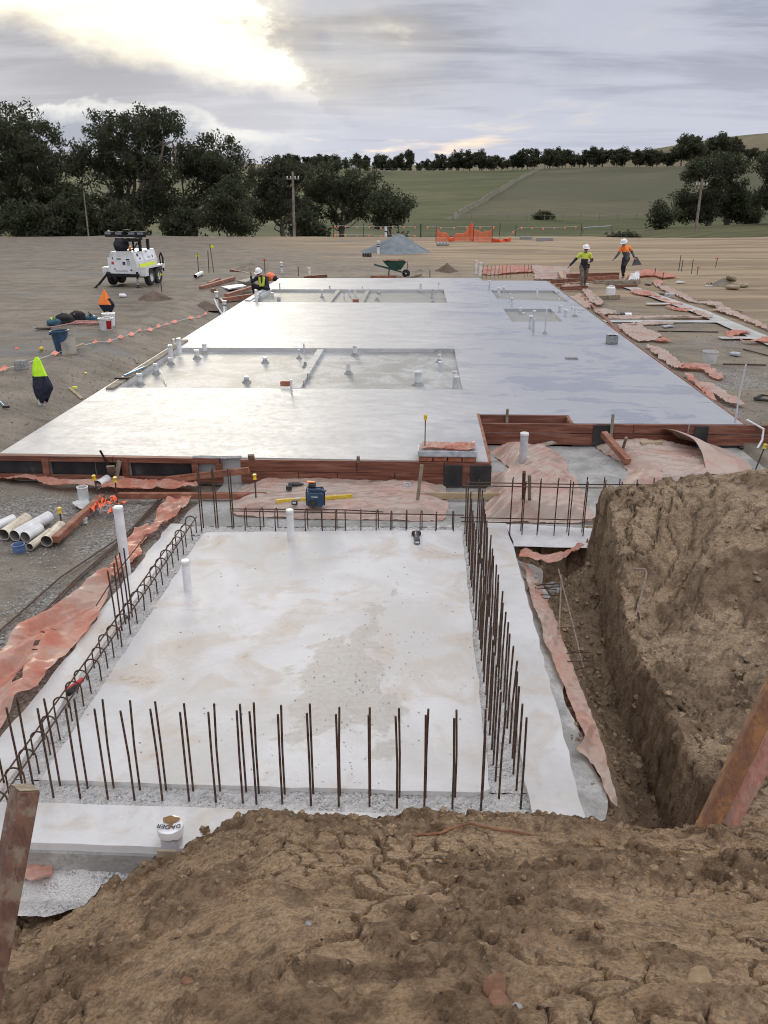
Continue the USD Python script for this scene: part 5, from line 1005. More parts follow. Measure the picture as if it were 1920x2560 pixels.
# long rods on the gravel
for (p_, q_, lb, nb) in (([(-3.746, 11.344, -0.030), (-3.796, 10.204, -0.030), (-3.864, 9.908, -0.030)], [(-4.174, 8.647, -0.030), (-4.288, 7.348, -0.030), (-4.302, 7.114, -0.030)], 'upper bundle of long rusty rods lying along the left gravel', 2), ([(-3.790, 11.244, -0.030), (-3.816, 10.398, -0.030), (-3.838, 9.831, -0.030)], [(-3.980, 8.532, -0.030), (-4.019, 7.473, -0.030), (-4.072, 6.901, -0.030), (-4.104, 6.716, -0.030)], 'lower bundle of long rusty rods lying along the left gravel', 3)):
    pts = np.array(p_+q_); t = thing('rod_bundle', lb, 'steel rods')
    for k in range(nb): part(t, 'rod', tube(pts+np.array((k*.022-.02, 0, .004+.012*(k % 2))), .0085, 6), 'rebar')
# ------------------------------------------------------------------ tools between the slabs
def rbox(dx, dy, dz, r, **k): return box(dx, dy, dz, b=r, **k)
t = thing('jobsite_radio', 'blue jobsite radio standing on dusty pink plastic', 'radio', (*(-1.420, 10.795, 0.090)[:2], .09), rz=-.03)
part(t, 'body', rbox(.235, .15, .215, .02, z=.02, base=True), 'blue_plastic'); part(t, 'top_box', rbox(.20, .13, .05, .012, z=.236, base=True), 'blue_plastic')
part(t, 'handle', cat_([tube([(-.125, 0, .02), (-.13, 0, .2), (-.11, 0, .29), (.11, 0, .29), (.13, 0, .2), (.125, 0, .02)], .009, 8)]), 'dark_plastic')
sp_ = T(lathe([(.058, -.006), (.064, .004), (.058, .010), (.05, .004), (0, .006)], 24), -.03, -.076, .075, rx=PI/2); part(t, 'speaker', sp_, 'dark_plastic')
part(t, 'battery', rbox(.10, .09, .06, .012, x=-.04, z=.292, base=True), 'dark_plastic'); part(t, 'strap', rbox(.11, .05, .02, .006, x=-.06, z=.353, base=True), 'amber'); part(t, 'side_clip', rbox(.05, .04, .03, .006, x=.13, y=-.02, z=.245), 'blue_plastic')
part(t, 'label', box(.09, .003, .012, x=0, y=-.0768, z=.17), 'label_white')
lv = (np.array((-1.997, 10.923, 0.090)), np.array((-0.936, 11.193, 0.090))); t = thing('spirit_level', 'long yellow spirit level lying behind the radio', 'spirit level')
part(t, 'body', beam(lv[0]+(0, 0, .02), lv[1]+(0, 0, .02), .03, .055), 'level_yellow'); mid_ = lv[0]*.72+lv[1]*.28
part(t, 'vial', box(.06, .034, .02, x=mid_[0], y=mid_[1]-.001, z=mid_[2]+.04), 'label_white')
def drill(loc, rz, label, m='dark_plastic'):
    t = thing('cordless_drill', label, 'power tool', loc, rz=rz)
    part(t, 'body', cat_([T(lathe([(.0, 0), (.03, .004), (.034, .05), (.034, .16), (.024, .19), (.016, .20), (.016, .23), (0, .232)], 14), 0, 0, .036, ry=PI/2)]), m)
    part(t, 'grip', beam((.05, 0, .035), (.03, -.13, .03), .04, .036, ch=.008), 'black_rubber'); part(t, 'battery', rbox(.085, .05, .07, .01, x=.02, y=-.155, z=.036), 'dark_plastic')
drill((*(-1.924, 11.572, 0.100)[:2], .10), .1, 'black cordless drill lying on pink plastic left of the radio')
t = thing('tape_measure', 'small tape measure with a pale face lying left of the radio', 'tape measure', (*(-1.723, 10.840, 0.090)[:2], .09)); part(t, 'case', rbox(.085, .05, .075, .02, z=.037), 'dark_plastic'); part(t, 'face', box(.05, .003, .025, y=-.0265, z=.045), 'label_white')
t = thing('angle_grinder', 'dark angle grinder lying on the near slab before the back hoop row', 'power tool', (*(0.007, 9.793, 0.000)[:2], 0), rz=1.62)
part(t, 'body', T(lathe([(0, -.02), (.028, -.018), (.03, .06), (.034, .10), (.034, .18), (.028, .2), (0, .202)], 14), .02, 0, .04, ry=PI/2), 'dark_plastic'); part(t, 'guard', T(lathe([(0, -.02), (.062, -.02), (.062, .012), (0, .014)], 20), .235, 0, .034), 'black_steel'); part(t, 'battery', rbox(.10, .07, .065, .012, x=-.02, z=.034), 'dark_plastic'); part(t, 'battery_label', box(.004, .05, .025, x=-.0725, z=.036), 'label_white')
t = thing('round_disc', 'round grey end cap lying on dusty plastic behind the pale plank', 'disc', (*(-0.150, 11.689, 0.100)[:2], .10), rx=1.0); part(t, 'rim', lathe([(.05, 0), (.055, .01), (.055, .03), (.045, .03), (.045, .01), (0, .008)], 20), 'pvc_grey')
t = thing('paver_stack', 'block of pavers banded in grey, covered with pink plastic, on the slab edge', 'paver stack', (*(0.450, 12.188, 0.380)[:2], .383), rz=.0)
for k, x_ in enumerate((-.33, -.11, .11, .33)): part(t, 'brick', rbox(.205, .36, .075, .006, x=x_, z=.0, base=True), 'brick')
part(t, 'wrapping_band', rbox(.90, .40, .10, .012, z=.077, base=True), 'galv')
part(t, 'plastic_cover', patch(rough_poly([(-.42, -.2), (.44, -.19), (.40, .2), (-.38, .2)], .03, .08, 3), .025, lambda x, y: .182+wrinkle(9, .07, .3, 2)(x, y)), 'membrane')
single('red_brick', rbox(.20, .10, .095, .006, x=(-2.802, 17.061, 0.380)[0], y=(-2.802, 17.061, 0.380)[1], z=.382, base=True), 'brick', 'single red brick on the edge of the near recess', 'brick')
single('red_brick', rbox(.22, .12, .10, .006, x=(-2.402, 31.461, 0.300)[0], y=(-2.402, 31.461, 0.300)[1]+.1, z=.29, base=True), 'brick', 'single red brick between the kerbs of the far recess', 'brick')
t = thing('trowel_pole', 'blue long-handled float lying on the left edge board', 'trowel'); part(t, 'handle', beam((*(-6.410, 17.610, 0.440)[:2], .45), (*(-6.260, 18.533, 0.440)[:2], .45), .035, .03), 'blue_tool'); part(t, 'blade', rbox(.30, .10, .03, .006, x=(-6.389, 17.390, 0.420)[0], y=(-6.389, 17.390, 0.420)[1], z=.44), 'black_steel')
single('floor_grate', rbox(.30, .16, .03, .006, x=(3.699, 20.250, 0.380)[0], y=(3.699, 20.250, 0.380)[1]+.06, z=.385, base=True), 'concrete_lump', 'small grey rectangular pad on the wet slab, right of the near recess', 'grate')
t = thing('masonry_block', 'grey block wrapped in torn sheet near the right slab edge', 'block', (*(5.124, 22.480, 0.380)[:2], .382), rz=.05); part(t, 'block', rbox(.28, .24, .22, .02, base=True), 'concrete_lump'); part(t, 'wrap', patch(rough_poly([(-.16, -.14), (.16, -.13), (.15, .13), (-.15, .14)], .03, .06, 3), .02, lambda x, y: .225+wrinkle(19, .05, .3, 3)(x, y)), 'galv')
single('upright_pole', tube([(*(5.602, 14.488, 0.380)[:2], .38), (*(5.602, 14.488, 0.380)[:2], .95), ((5.602, 14.488, 0.380)[0]+.03, (5.602, 14.488, 0.380)[1], 1.42)], .017, 8), 'pvc_grey', 'slim grey upright pole at the right front corner of the slab', 'pole')
single('hose', tube([np.array((5.805, 14.497, 0.380))+(0, 0, .05), np.array((5.98, 14.16, .36)), np.array((5.96, 14.1, .18)), np.array((5.82, 13.95, .02))], .02, 8), 'pvc_white', 'white hose curving down over the right formwork', 'hose')
single('clamp', tube([(3.30+1.42, 14.24, .26), (4.72, 14.22, .40), (4.735, 14.22, .43)], .012, 6), 'steel', 'small steel clip standing on the right formwork', 'clip')
single('black_tray', rbox(.32, .22, .03, .008, x=(5.797, 14.277, 0.000)[0], y=(5.797, 14.277, 0.000)[1], z=.01), 'dark_plastic', 'flat black tray on the ground below the hose', 'tray')
# ------------------------------------------------------------------ in and above the trench
for (a_, b_, lb) in (((1.683, 8.959, 0.050), (1.732, 7.408, -0.340), 'rusty rod leaning from the trench head down to its floor'), ((1.717, 8.911, 0.000), (1.428, 7.226, -0.300), 'rusty rod lying upright along the trench, left of its pair')):
    a_, b_ = np.array(a_), np.array(b_); single('loose_rod', tube([a_, (a_+b_)/2+(0, 0, .01), b_], .009, 7), 'rebar_dusty', lb, 'steel rod')
single('bent_rod', tube([(2.196, 7.750, 0.640), (2.320, 7.700, 0.658), (2.324, 7.660, 0.629), (2.219, 7.400, 0.516), (2.131, 7.200, 0.392)], .009, 7), 'rebar_dusty', 'bent rusty rod stuck in the bank above the trench', 'steel rod')
def tie(c, seed, label, n=2):
    rr_ = random.Random(seed); t = thing('rebar_tie', label, 'bent ties', (*c[:2], c[2]))
    for k in range(n):
        w_, h_ = .16, .11; a = rr_.uniform(-.6, .6); q = np.array([(-w_, -h_, 0), (w_, -h_, .02), (w_, h_, .03), (-w_, h_, .01), (-w_, -h_, 0), (-w_*.7, -h_*.5, .02)])
        part(t, 'ring', T(tube(q, .006, 6), k*.05, k*.03, .04+.03*k, rz=a, rx=rr_.uniform(-.4, .4)), 'rebar')
tie((1.459, 8.719, -0.200), 3, 'square bent ties lying on the trench plastic near its head', 3); tie((1.482, 7.812, -0.250), 5, 'bent tie lying on the trench plastic, middle of the trench', 1); tie((1.596, 7.392, -0.300), 6, 'bent ties half buried in the trench floor', 2)
for k_, (c_p, lb) in enumerate((((1.390, 9.105, -0.100), 'flat grey stone at the trench head'), ((1.682, 8.974, -0.200), 'pale broken concrete lump in the trench, farther one'), ((1.656, 9.099, -0.200), 'small concrete lump in the trench beside the rods'))):
    m_ = trimesh.creation.icosphere(2, .06); m_.vertices *= (1.5, .9, .6); m_.vertices += (noise(m_.vertices*18, k_)[:, None]-.5)*.05*np.sign(m_.vertices); single('stone', T(m_, c_p[0], c_p[1], c_p[2]-.04), 'concrete_lump', lb, 'stone')
t = thing('red_tool', 'red and black hand tool hung among the left hoops', 'hand tool', (-3.06, 6.28, .02), rz=1.2); part(t, 'body', rbox(.20, .035, .05, .015, z=.05), 'red_print'); part(t, 'grip', rbox(.14, .05, .06, .02, x=-.08, y=-.04, z=.05), 'black_rubber')
# crumbs and pebbles
def crumbs(n, region, zf, smin, smax, seed):
    r = np.random.default_rng(seed); V, F = [], []; base = trimesh.creation.icosphere(0); bv, bf = np.array(base.vertices), np.array(base.faces); c = 0
    while c < n:
        x, y = region(r)
        s = smin*(smax/smin)**(r.random()**2.2); v = bv*(1+r.uniform(-.35, .35, bv.shape))*s*(1, 1, .7); z = zf(x, y)
        V.append(v+(x, y, z+s*.25)); F.append(bf+12*c); c += 1
    return trimesh.Trimesh(np.vstack(V), np.vstack(F), process=False)
def damp_region(r):
    y = r.normal(6.5, .75); x = -1.63+.2*y+r.normal(0, .38)
    if r.random() < .35: x, y = r.uniform(-2.4, .5), r.uniform(5.2, 9.8)
    return min(max(x, -2.7), .55), min(max(y, 5.15), 9.9)
single('concrete_crumbs', crumbs(520, damp_region, lambda x, y: 0.0, .002, .009, 3), 'concrete_lump', 'dark crumbs and grit scattered over the near slab', 'grit', kind='stuff')
from scipy.interpolate import RegularGridInterpolator
_gz = RegularGridInterpolator((xs, ys), Z, bounds_error=False, fill_value=0)
def soil_region(r):
    return r.uniform(-2.3, 3.4), 4.72-abs(r.normal(0, 1.1))
def gz(x, y): return float(_gz((x, y)))
single('dirt_clods', crumbs(1900, lambda r: (lambda p: (p[0], max(p[1], .9)))(soil_region(r)), gz, .004, .030, 5), 'mound_soil', 'loose clods and pebbles lying on the earth mound', 'clods', kind='stuff')
single('trench_clods', crumbs(1500, lambda r: (r.uniform(1.35, 2.15), r.uniform(5.0, 9.4)) if r.random() < .6 else (r.uniform(2.2, 5.5), r.uniform(4.9, 9.4)), gz, .006, .045, 6), 'bank_soil', 'loose clods on the trench floor and the bank', 'clods', kind='stuff')
single('gravel', crumbs(4200, lambda r: (-3.45-abs(r.normal(0, 1.5)), r.uniform(4.6, 11.8)), gz, .006, .020, 7), 'concrete_lump', 'crushed grey gravel on the left ground beside the near slab', 'gravel', kind='stuff')
def clod(c, s, label, m, seed, sq=(1.3, 1, .75)):
    o = trimesh.creation.icosphere(3, s); o.vertices *= sq; o.vertices *= (1+.55*(fbm(o.vertices*(1.6/s), 3, seed)[:, None]-.5)); single('earth_clod', T(o, c[0], c[1], gz(c[0], c[1])+s*.25, rz=seed), m, label, 'clod', smooth=40)
mat('red_clod', [(0.35, (0.17, 0.085, 0.048)), (0.65, (0.26, 0.135, 0.08))], 14.0, .92, .6, 60); mat('yellow_clod', [(0.35, (0.26, 0.185, 0.10)), (0.65, (0.34, 0.25, 0.15))], 14.0, .92, .6, 60)
clod((0.312, 2.200, 1.609), .042, 'large reddish clod on the mound at lower centre right', 'red_clod', 1); clod((0.320, 2.120, 1.590), .034, 'flat reddish clod just below the large reddish one', 'red_clod', 2, (1.6, 1, .5)); clod((0.380, 2.100, 1.604), .014, 'small grey stone beside the flat reddish clod', 'concrete_lump', 3)
clod((1.107, 2.350, 1.562), .042, 'large tan clod on the mound at lower right', 'yellow_clod', 4, (1.3, 1, .6)); clod((-0.446, 2.700, 1.312), .014, 'small grey stone left of the mound centre', 'concrete_lump', 5); clod((-0.938, 2.500, 1.385), .022, 'brown clod on the mound at lower left', 'red_clod', 6)
single('timber_offcut', beam(np.array((-1.538, 3.850, 0.507)), np.array((-1.422, 3.870, 0.486)), .02, .055), 'timber_grey', 'dark wooden offcut stuck in the left slope of the mound', 'timber')
single('buried_strap', tube([(x_, 4.02+.03*math.sin(x_*4), gz(x_, 4.02)+.005) for x_ in np.linspace(.0, 1.15, 14)], .008, 6), 'rust', 'thin rusty strip half buried across the top of the mound', 'steel strip')

single('pad_pebbles', crumbs(3200, lambda r: (-6.9-abs(r.normal(0, 3.5)), 12.5+abs(r.normal(0, 9))) if r.random() < .55 else (6.0+abs(r.normal(0, 2.5)), 13+abs(r.normal(0, 11))), gz, .006, .022, 17), 'sand_heap', 'small stones and crumbs of earth strewn over the building pad', 'pebbles', kind='stuff')
# ------------------------------------------------------------------ left side of the pad
GZ = lambda p: (p[0], p[1], gz(p[0], p[1]))
def jacket(base, h, top_m, label, w, seed, split=.52, lean=0.0, legs=True, pt=.10):
    """a work jacket hung over a stake: draped cone with folds"""
    t = thing('hung_jacket', label, 'jacket', base)
    n_, k_ = 40, 22; ang = np.arange(n_+1)*2*PI/n_; rr_ = random.Random(seed); ph = [rr_.uniform(0, 6.28) for _ in range(4)]
    def shell(z0, z1, kk):
        P = np.zeros((kk, n_+1, 3))
        for i, f in enumerate(np.linspace(z0, z1, kk)):      # f: 0 bottom, 1 top
            prof = w*(pt+(1-pt)*min(1, (1-f)/.62)**(.55 if pt > .05 else .95)) if f > .38 else w*(1-.72*((.38-f)/.38)**1.25)
            fold = 1+.20*np.sin(ang*4+ph[0]+f*3)*(1-f*.6)+.13*np.sin(ang*9+ph[1]-f*4)*(1-f*.5)+.10*math.sin(f*9+ph[3])*np.cos(ang)
            P[i, :, 0] = np.cos(ang)*prof*fold+lean*(1-f)*h; P[i, :, 1] = np.sin(ang)*prof*fold*.55
            P[i, :, 2] = h*f+.05*np.sin(ang*2+ph[2])*(1-f)*h*(f < .3)
        return gridmesh(P)
    part(t, 'body', shell(.10, split, k_), 'navy_cloth', smooth=60); up_ = shell(split-.002, 1.0, k_)
    part(t, 'shoulder_panel', up_, top_m, smooth=60)
    sl = tube([(w*.55, -.03, h*.62), (w*.95+lean*h*.5, -.02, h*.42), (w*.85+lean*h*.6, 0, h*.33)], [.06*w/.25, .055*w/.25, .05*w/.25], 10); part(t, 'sleeve', sl, 'navy_cloth')
    part(t, 'stake', cat_([beam((lean*.5*h, 0, -.05), (0, 0, h*.5), .035, .03)]+([beam((lean*h*1.2-.10, -.02, -.04), (-.02, -.01, h*.4), .07, .025)] if legs else [])), 'timber_raw' if not legs else 'label_white')
jacket(GZ((-7.453, 15.833, 0.220)), .97, 'lime_cloth', 'lime and navy work jacket hung on a stake at far left', .185, 3, .62, .02)
jacket(GZ((-9.919, 26.330, 0.500)), .78, 'orange_cloth', 'orange and navy work jacket hung on a stake behind white buckets', .23, 5, .40, .05, False, .02)
def cup(p, r0, r1, h, th=.006, n=28): return lathe([(0, .004), (r0, 0), (r1, h-.03), (r1+.008, h-.028), (r1+.008, h), (r1-th, h), (r1-th, h-.02), (r0-th, .012), (0, .012)], n)
t = thing('rubbish_bin', 'dark blue round plastic bin standing on the left bank', 'bin', (*GZ((-8.667, 19.849, 0.500))[:2], gz(*(-8.667, 19.849, 0.500)[:2])), ry=-.06)
part(t, 'body', lathe([(0, .004), (.150, 0), (.200, .50), (.206, .50), (.206, .485)], 30), 'blue_plastic'); part(t, 'rim', lathe([(.206, .485), (.224, .485), (.226, .52), (.212, .525), (.197, .52), (.193, .44), (.15, .02), (0, .02)], 30), 'blue_plastic'); part(t, 'handle', rbox(.04, .10, .04, .01, x=-.228, z=.45), 'blue_plastic')
b0 = np.array((-8.501, 19.816, 0.500)); single('form_board', beam(np.array((b0[0]+.10, b0[1]-.22, gz(b0[0], b0[1]))), np.array((b0[0]-.02, b0[1]+.04, gz(b0[0], b0[1])+.44)), .34, .018), 'form_ply', 'weathered square board leaning on the blue bin', 'board')
single('timber_offcut', beam(GZ((-8.683, 20.219, 0.500)), np.array(GZ((-8.422, 20.549, 0.500)))+(0, 0, .12), .08, .05), 'timber_raw', 'pale timber offcut lying in front of the leaning board', 'timber')
def bucket(p, r0, r1, h, m, label, extra=None, handle=True):
    t = thing('bucket', label, 'bucket', p); part(t, 'body', cup(p, r0, r1, h), m)
    if handle: part(t, 'handle', tube([(r1*math.cos(a), -.02-.10*math.sin(a), h-.03-.06*math.sin(a)) for a in np.linspace(0, PI, 9)], .004, 5), 'steel')
    if extra: part(t, 'label', patchcyl(r0, r1, h), extra)
    return t
def patchcyl(r0, r1, h, a0=-1.15, a1=-.25):
    P = np.zeros((2, 9, 3))
    for i, f in enumerate((.10, .80)):
        r = r0+(r1-r0)*f+.005; P[i] = np.stack([r*np.cos(np.linspace(a0, a1, 9)), r*np.sin(np.linspace(a0, a1, 9)), np.full(9, h*f)], 1)
    m = gridmesh(P); m.invert(); return cat_([m, gridmesh(P)])
bucket(GZ((-8.895, 23.453, 0.500)), .165, .195, .33, 'milky_plastic', 'pale bucket with a red printed side, in front of the orange jacket', 'red_print')
bucket(GZ((-9.027, 24.098, 0.500)), .15, .18, .36, 'white_plastic', 'white bucket with a dark filling behind the red-printed one', None, False)
bucket(GZ((7.429, 21.520, 0.100)), .155, .185, .31, 'milky_plastic', 'pale bucket standing alone on the right ground', None, True)
bucket(GZ((7.419, 38.799, 0.100)), .115, .13, .19, 'white_plastic', 'white bucket behind the legs of the worker in yellow', None, False)
def bag(c, sx, sy, sz, m, m2, label, seed):
    sx, sy, sz = sx*.85, sy*.85, sz*.55; t = thing('tool_bag', label, 'tool bag', c); o = trimesh.creation.icosphere(3, 1.0); v = o.vertices; v[:] = np.sign(v)*np.abs(v)**.75; v *= (sx, sy, sz); v *= 1+.5*(fbm(v*6, 3, seed)[:, None]-.5); v[:, 2] = np.maximum(v[:, 2], -sz*.6)+sz*.6
    part(t, 'body', o, m); rr_ = random.Random(seed)
    part(t, 'handle', tube([(-sx*.5, 0, sz*1.3), (-sx*.2, -.04, sz*1.7), (sx*.3, -.03, sz*1.6), (sx*.5, 0, sz*1.3)], .014, 6), 'black_cloth')
    [part(t, 'contents', rag((0, -sy*.5, sz*.7), sx*.6, seed*9+q_, 1), m2) for q_ in range(4)]
for (zc_, sx, sy, sz, m_, m2_, lb, sd) in (((-10.632, 24.087, 0.500), .26, .2, .22, 'teal_plastic', 'yellow_cloth', 'teal tool bag at the left end of the bag row', 1), ((-10.398, 24.244, 0.500), .30, .24, .34, 'black_cloth', 'orange_cloth', 'big black tool bag with orange showing, second in the row', 2), ((-10.268, 24.852, 0.500), .28, .22, .34, 'black_cloth', 'orange_cloth', 'black tool bag with orange strap, third in the row', 3), ((-9.909, 24.960, 0.500), .27, .2, .20, 'teal_plastic', 'black_cloth', 'rounded dark teal bag at the right end of the bag row', 4)):
    bag(GZ(zc_), sx, sy, sz, m_, m2_, lb, sd)
cr = []; c0_ = np.array(GZ((-9.787, 24.270, 0.500)))
for k in range(220): a = k*.43; cr.append(c0_+(.55*math.cos(a)*(.5+.5*math.sin(k*.037)**2)+.1*math.sin(k*.3), .16*math.sin(a)+.05*math.sin(k*.2), .04+.03*math.sin(k*.7)))
single('rope_coil', tube(cr, .014, 5), 'rope_pink', 'loose pile of reddish extension lead in front of the tool bags', 'lead')
t = thing('shovel', 'shovel lying at the left end of the tool bags', 'shovel', GZ((-10.612, 23.243, 0.500)), rz=.15); part(t, 'blade', rbox(.42, .26, .02, .006, z=.05), 'black_steel'); part(t, 'handle', tube([(.2, 0, .06), (.75, .35, .12)], .018, 8), 'rope_pink')
t = thing('fallen_mug', 'white bottle lying on bare ground before the light tower', 'bottle', GZ((-10.972, 30.868, 0.500))); part(t, 'body', T(lathe([(0, 0), (.07, .01), (.075, .2), (.03, .26), (0, .27)], 14), -.1, 0, .075, ry=PI/2), 'white_plastic')
single('yellow_ball', T(trimesh.creation.icosphere(2, .055), *np.array(GZ((-9.307, 20.088, 0.500)))+(0, 0, .05)), 'level_yellow', 'small yellow-orange ball left of the blue bin', 'ball')
single('stray_offcut', beam(np.array(GZ((-7.478, 17.204, 0.300)))+(0, 0, .03), np.array(GZ((-7.064, 16.786, 0.300)))+(0, 0, .03), .07, .035), 'timber_raw', 'pale wooden float lying on the bank right of the lime jacket', 'wooden float')
single('stray_offcut', box(.09, .05, .04, *np.array(GZ((-7.391, 17.238, 0.300)))+(0, .03, .06)), 'hivis_yellow', 'yellow handle lying on the pale wooden float', 'handle')
single('stray_offcut', beam(np.array(GZ((-7.331, 21.049, 0.300)))+(0, 0, .02), np.array(GZ((-7.116, 20.575, 0.300)))+(0, 0, .02), .05, .02), 'timber_grey', 'small stick lying on the bank above the edge board', 'stick')
t = thing('sledge', 'blue-handled hammer lying at the left picture edge', 'hammer'); a_, b_ = np.array(GZ((-8.119, 15.357, 0.200)))+(0, 0, .04), np.array(GZ((-7.858, 15.064, 0.200)))+(0, 0, .05); part(t, 'handle', tube([a_-(b_-a_)*2, b_], .014, 8), 'blue_tool'); part(t, 'head', rbox(.13, .05, .05, .008, x=b_[0]+.03, y=b_[1], z=b_[2]), 'dark_plastic')
single('yellow_scrap', box(.06, .04, .04, *np.array(GZ((-7.636, 18.533, 0.300)))+(0, 0, .02)), 'level_yellow', 'small yellow cap lying on the bank', 'cap')
for (zp, lb) in (((-10.059, 20.329, 0.500), 'left of the blue bin'),): single('orange_scrap', T(rag((0, 0, -.03), .06, 8, 1), *GZ(zp)), 'orange_flag', 'scrap of orange cloth on bare ground %s' % lb, 'scrap')
# the string of little flags along the top of the bank
t = thing('flag_string', 'string of small orange flags lying along the top of the left bank', 'flag bunting'); fpts = []
for q in [(-9.087, 17.449, 0.450), (-9.083, 17.690, 0.450), (-8.879, 18.114, 0.450), (-8.641, 19.329, 0.450), (-8.419, 21.319, 0.450), (-8.205, 21.746, 0.450), (-8.158, 22.479, 0.450), (-8.064, 23.074, 0.450), (-8.046, 23.724, 0.450), (-7.874, 24.183, 0.450), (-7.845, 24.893, 0.450), (-7.783, 25.516, 0.450), (-7.722, 26.168, 0.450), (-7.515, 27.320, 0.450), (-7.378, 27.802, 0.450), (-7.372, 28.724, 0.450), (-7.603, 30.516, 0.450)]:
    p = np.array(GZ(q)); fpts.append(p+(0, 0, .05))
    s = rnd.uniform(.11, .19); a = rnd.uniform(-.5, .5); V = np.array([(-s*.6, 0, .05), (s*.6, .03, .06), (.0, -s*.75, .015), (0, .02, .12)])@np.array([[math.cos(a), math.sin(a), 0], [-math.sin(a), math.cos(a), 0], [0, 0, 1]])
    part(t, 'flag', trimesh.Trimesh(V+p, [(0, 2, 1), (0, 1, 3), (0, 3, 2), (1, 2, 3)], process=False), 'faded_flag', smooth=False)
part(t, 'cord', tube(fpts, .006, 4), 'label_white')
single('grey_block', box(.24, .2, .2, *GZ((-8.756, 17.811, 0.400)), b=.01, base=True), 'concrete_lump', 'small grey block beside the flag string, above the lime jacket', 'block')
# heaps of earth
def heap(c, r, h, m, label, seed, sq=1.0, peak=1.6, name='earth_heap', cat='heap'):
    n_ = 64; k_ = 22; P = np.zeros((k_, n_+1, 3)); ang = np.arange(n_+1)*2*PI/n_
    for i, f in enumerate(np.linspace(0, 1, k_)):
        rr_ = r*f*(1+.22*(noise(np.stack([np.cos(ang)*1.4, np.sin(ang)*1.4, ang*0+f], 1), seed)-.5)*2)
        P[i, :, 0] = c[0]+np.cos(ang)*rr_; P[i, :, 1] = c[1]+np.sin(ang)*rr_*sq
        P[i, :, 2] = c[2]-.06+h*(1-f**1.15)**1.15*(1 if peak > 1 else 1)
    P[..., 2] += (n2(P[..., 0], P[..., 1], 2.2/max(r, .4), seed, 4)-.5)*h*.25*np.linspace(0, 1, k_)[:, None]**.5+(n2(P[..., 0], P[..., 1], 9/max(r, .4), seed+3, 3)-.5)*h*.10
    m_ = gridmesh(P); m_.invert(); single(name, m_, m, label, cat, smooth=60)
def hp(zn, r, h, m, label, seed, **k): heap(GZ(zn), r, h, m, label, seed, **k)
hp((-9.641, 30.391, 0.400), .80, .36, 'earth_heap', 'low earth heap on bare ground right of the light tower', 1)
hp((-7.689, 30.043, 0.400), .60, .28, 'earth_heap', 'low earth heap beside the two white pipes, left of the stacked timbers', 2)
hp((-8.845, 44.419, 0.300), 1.0, .42, 'sand_heap', 'broad brown earth heap behind the crouching worker', 3)
hp((1.344, 44.033, 0.300), .70, .46, 'earth_heap', 'pointed dark earth heap right of the wheelbarrow', 4)
hp((-0.012, 44.241, 0.300), .3, .12, 'earth_heap', 'tiny earth heap between wheelbarrow and pointed heap', 5)
hp((13.939, 40.024, 0.100), .70, .42, 'sand_heap', 'sandy heap with filled sacks on the right', 6)
hp((14.113, 82.085, 0.200), 1.6, 1.0, 'earth_heap', 'dark earth heap behind the flag line at the pad edge', 7)
# grey crushed-rock heap
heap(GZ((-1.506, 57.538, 0.250)), 2.45, 1.22, 'blue_metal', 'big blue-grey heap of crushed rock in the middle distance', 8, sq=1.0, name='gravel_heap', cat='gravel heap')
hp((-3.366, 56.417, 0.250), .75, .22, 'blue_metal', 'small blue-grey spill of crushed rock left of the big heap', 9, name='gravel_heap', cat='gravel heap')
# sacks on the right
def sack(c, s, rz, label, seed, tilt=0):
    o = trimesh.creation.icosphere(3, 1.0); v = o.vertices; v[:] = np.sign(v)*np.abs(v)**.8; v *= np.array((.32, .18, .11))*s; v *= 1+.35*(fbm(v*5, 3, seed)[:, None]-.5); single('filled_sack', T(o, c[0], c[1], c[2]+.11*s, rz=rz, ry=tilt), 'hessian', label, 'sack')
sack(GZ((13.876, 38.569, 0.100)), 1.0, -.2, 'filled hessian sack lying in front on the sandy heap', 1); sack(np.array(GZ((14.289, 40.039, 0.100)))+(0, 0, .22), 1.15, .9, 'filled hessian sack lying atop the sandy heap', 2, .3); sack(GZ((14.672, 39.630, 0.100)), .95, .15, 'darker filled sack lying right of the sandy heap', 3)
bag(GZ((13.267, 39.867, 0.100)), .20, .12, .07, 'label_white', 'black_cloth', 'white and black bag beside the sandy heap', 12)
hp((11.604, 31.416, 0.080), .45, .12, 'earth_heap', 'low tuft of dark earth right of the strip footing', 10)
# planks, boards and pipes round the crouching worker
def tb(a, b, w, h, m, label, up=.0): single('timber_beam', beam(np.array(GZ(a))+(0, 0, h/2+up), np.array(GZ(b))+(0, 0, h/2+up+.03), w, h), m, label, 'timber')
tb((-8.748, 33.636, 0.400), (-8.266, 37.691, 0.400), .14, .13, 'timber_red', 'long red timber pointing to the left pipes, far left of the stack')
tb((-8.906, 35.641, 0.400), (-8.800, 37.183, 0.400), .12, .08, 'timber_red', 'short red timber behind the left end of the long red timber')
tb((-8.237, 33.317, 0.400), (-8.131, 33.452, 0.400), .12, .12, 'form_timber', 'short red block beside the tall white pipe')
tb((-7.543, 31.682, 0.350), (-6.695, 34.490, 0.350), .14, .16, 'timber_red', 'long red timber nearest the slab, left of the crouching worker')
tb((-7.522, 32.641, 0.350), (-7.146, 36.184, 0.350), .14, .12, 'timber_red', 'long red timber lying behind the nearest one, left of the crouching worker', .1)
tb((-9.502, 42.624, 0.400), (-4.690, 39.555, 0.400), .12, .12, 'form_timber', 'very long red timber lying behind the crouching worker')
tb((-5.673, 41.527, 0.350), (-4.577, 41.847, 0.350), .14, .12, 'form_timber', 'red timber lying along the far slab edge')
tb((-2.415, 41.558, 0.350), (-1.172, 41.467, 0.350), .14, .14, 'timber_red', 'red timber at the far slab edge before the wheelbarrow')
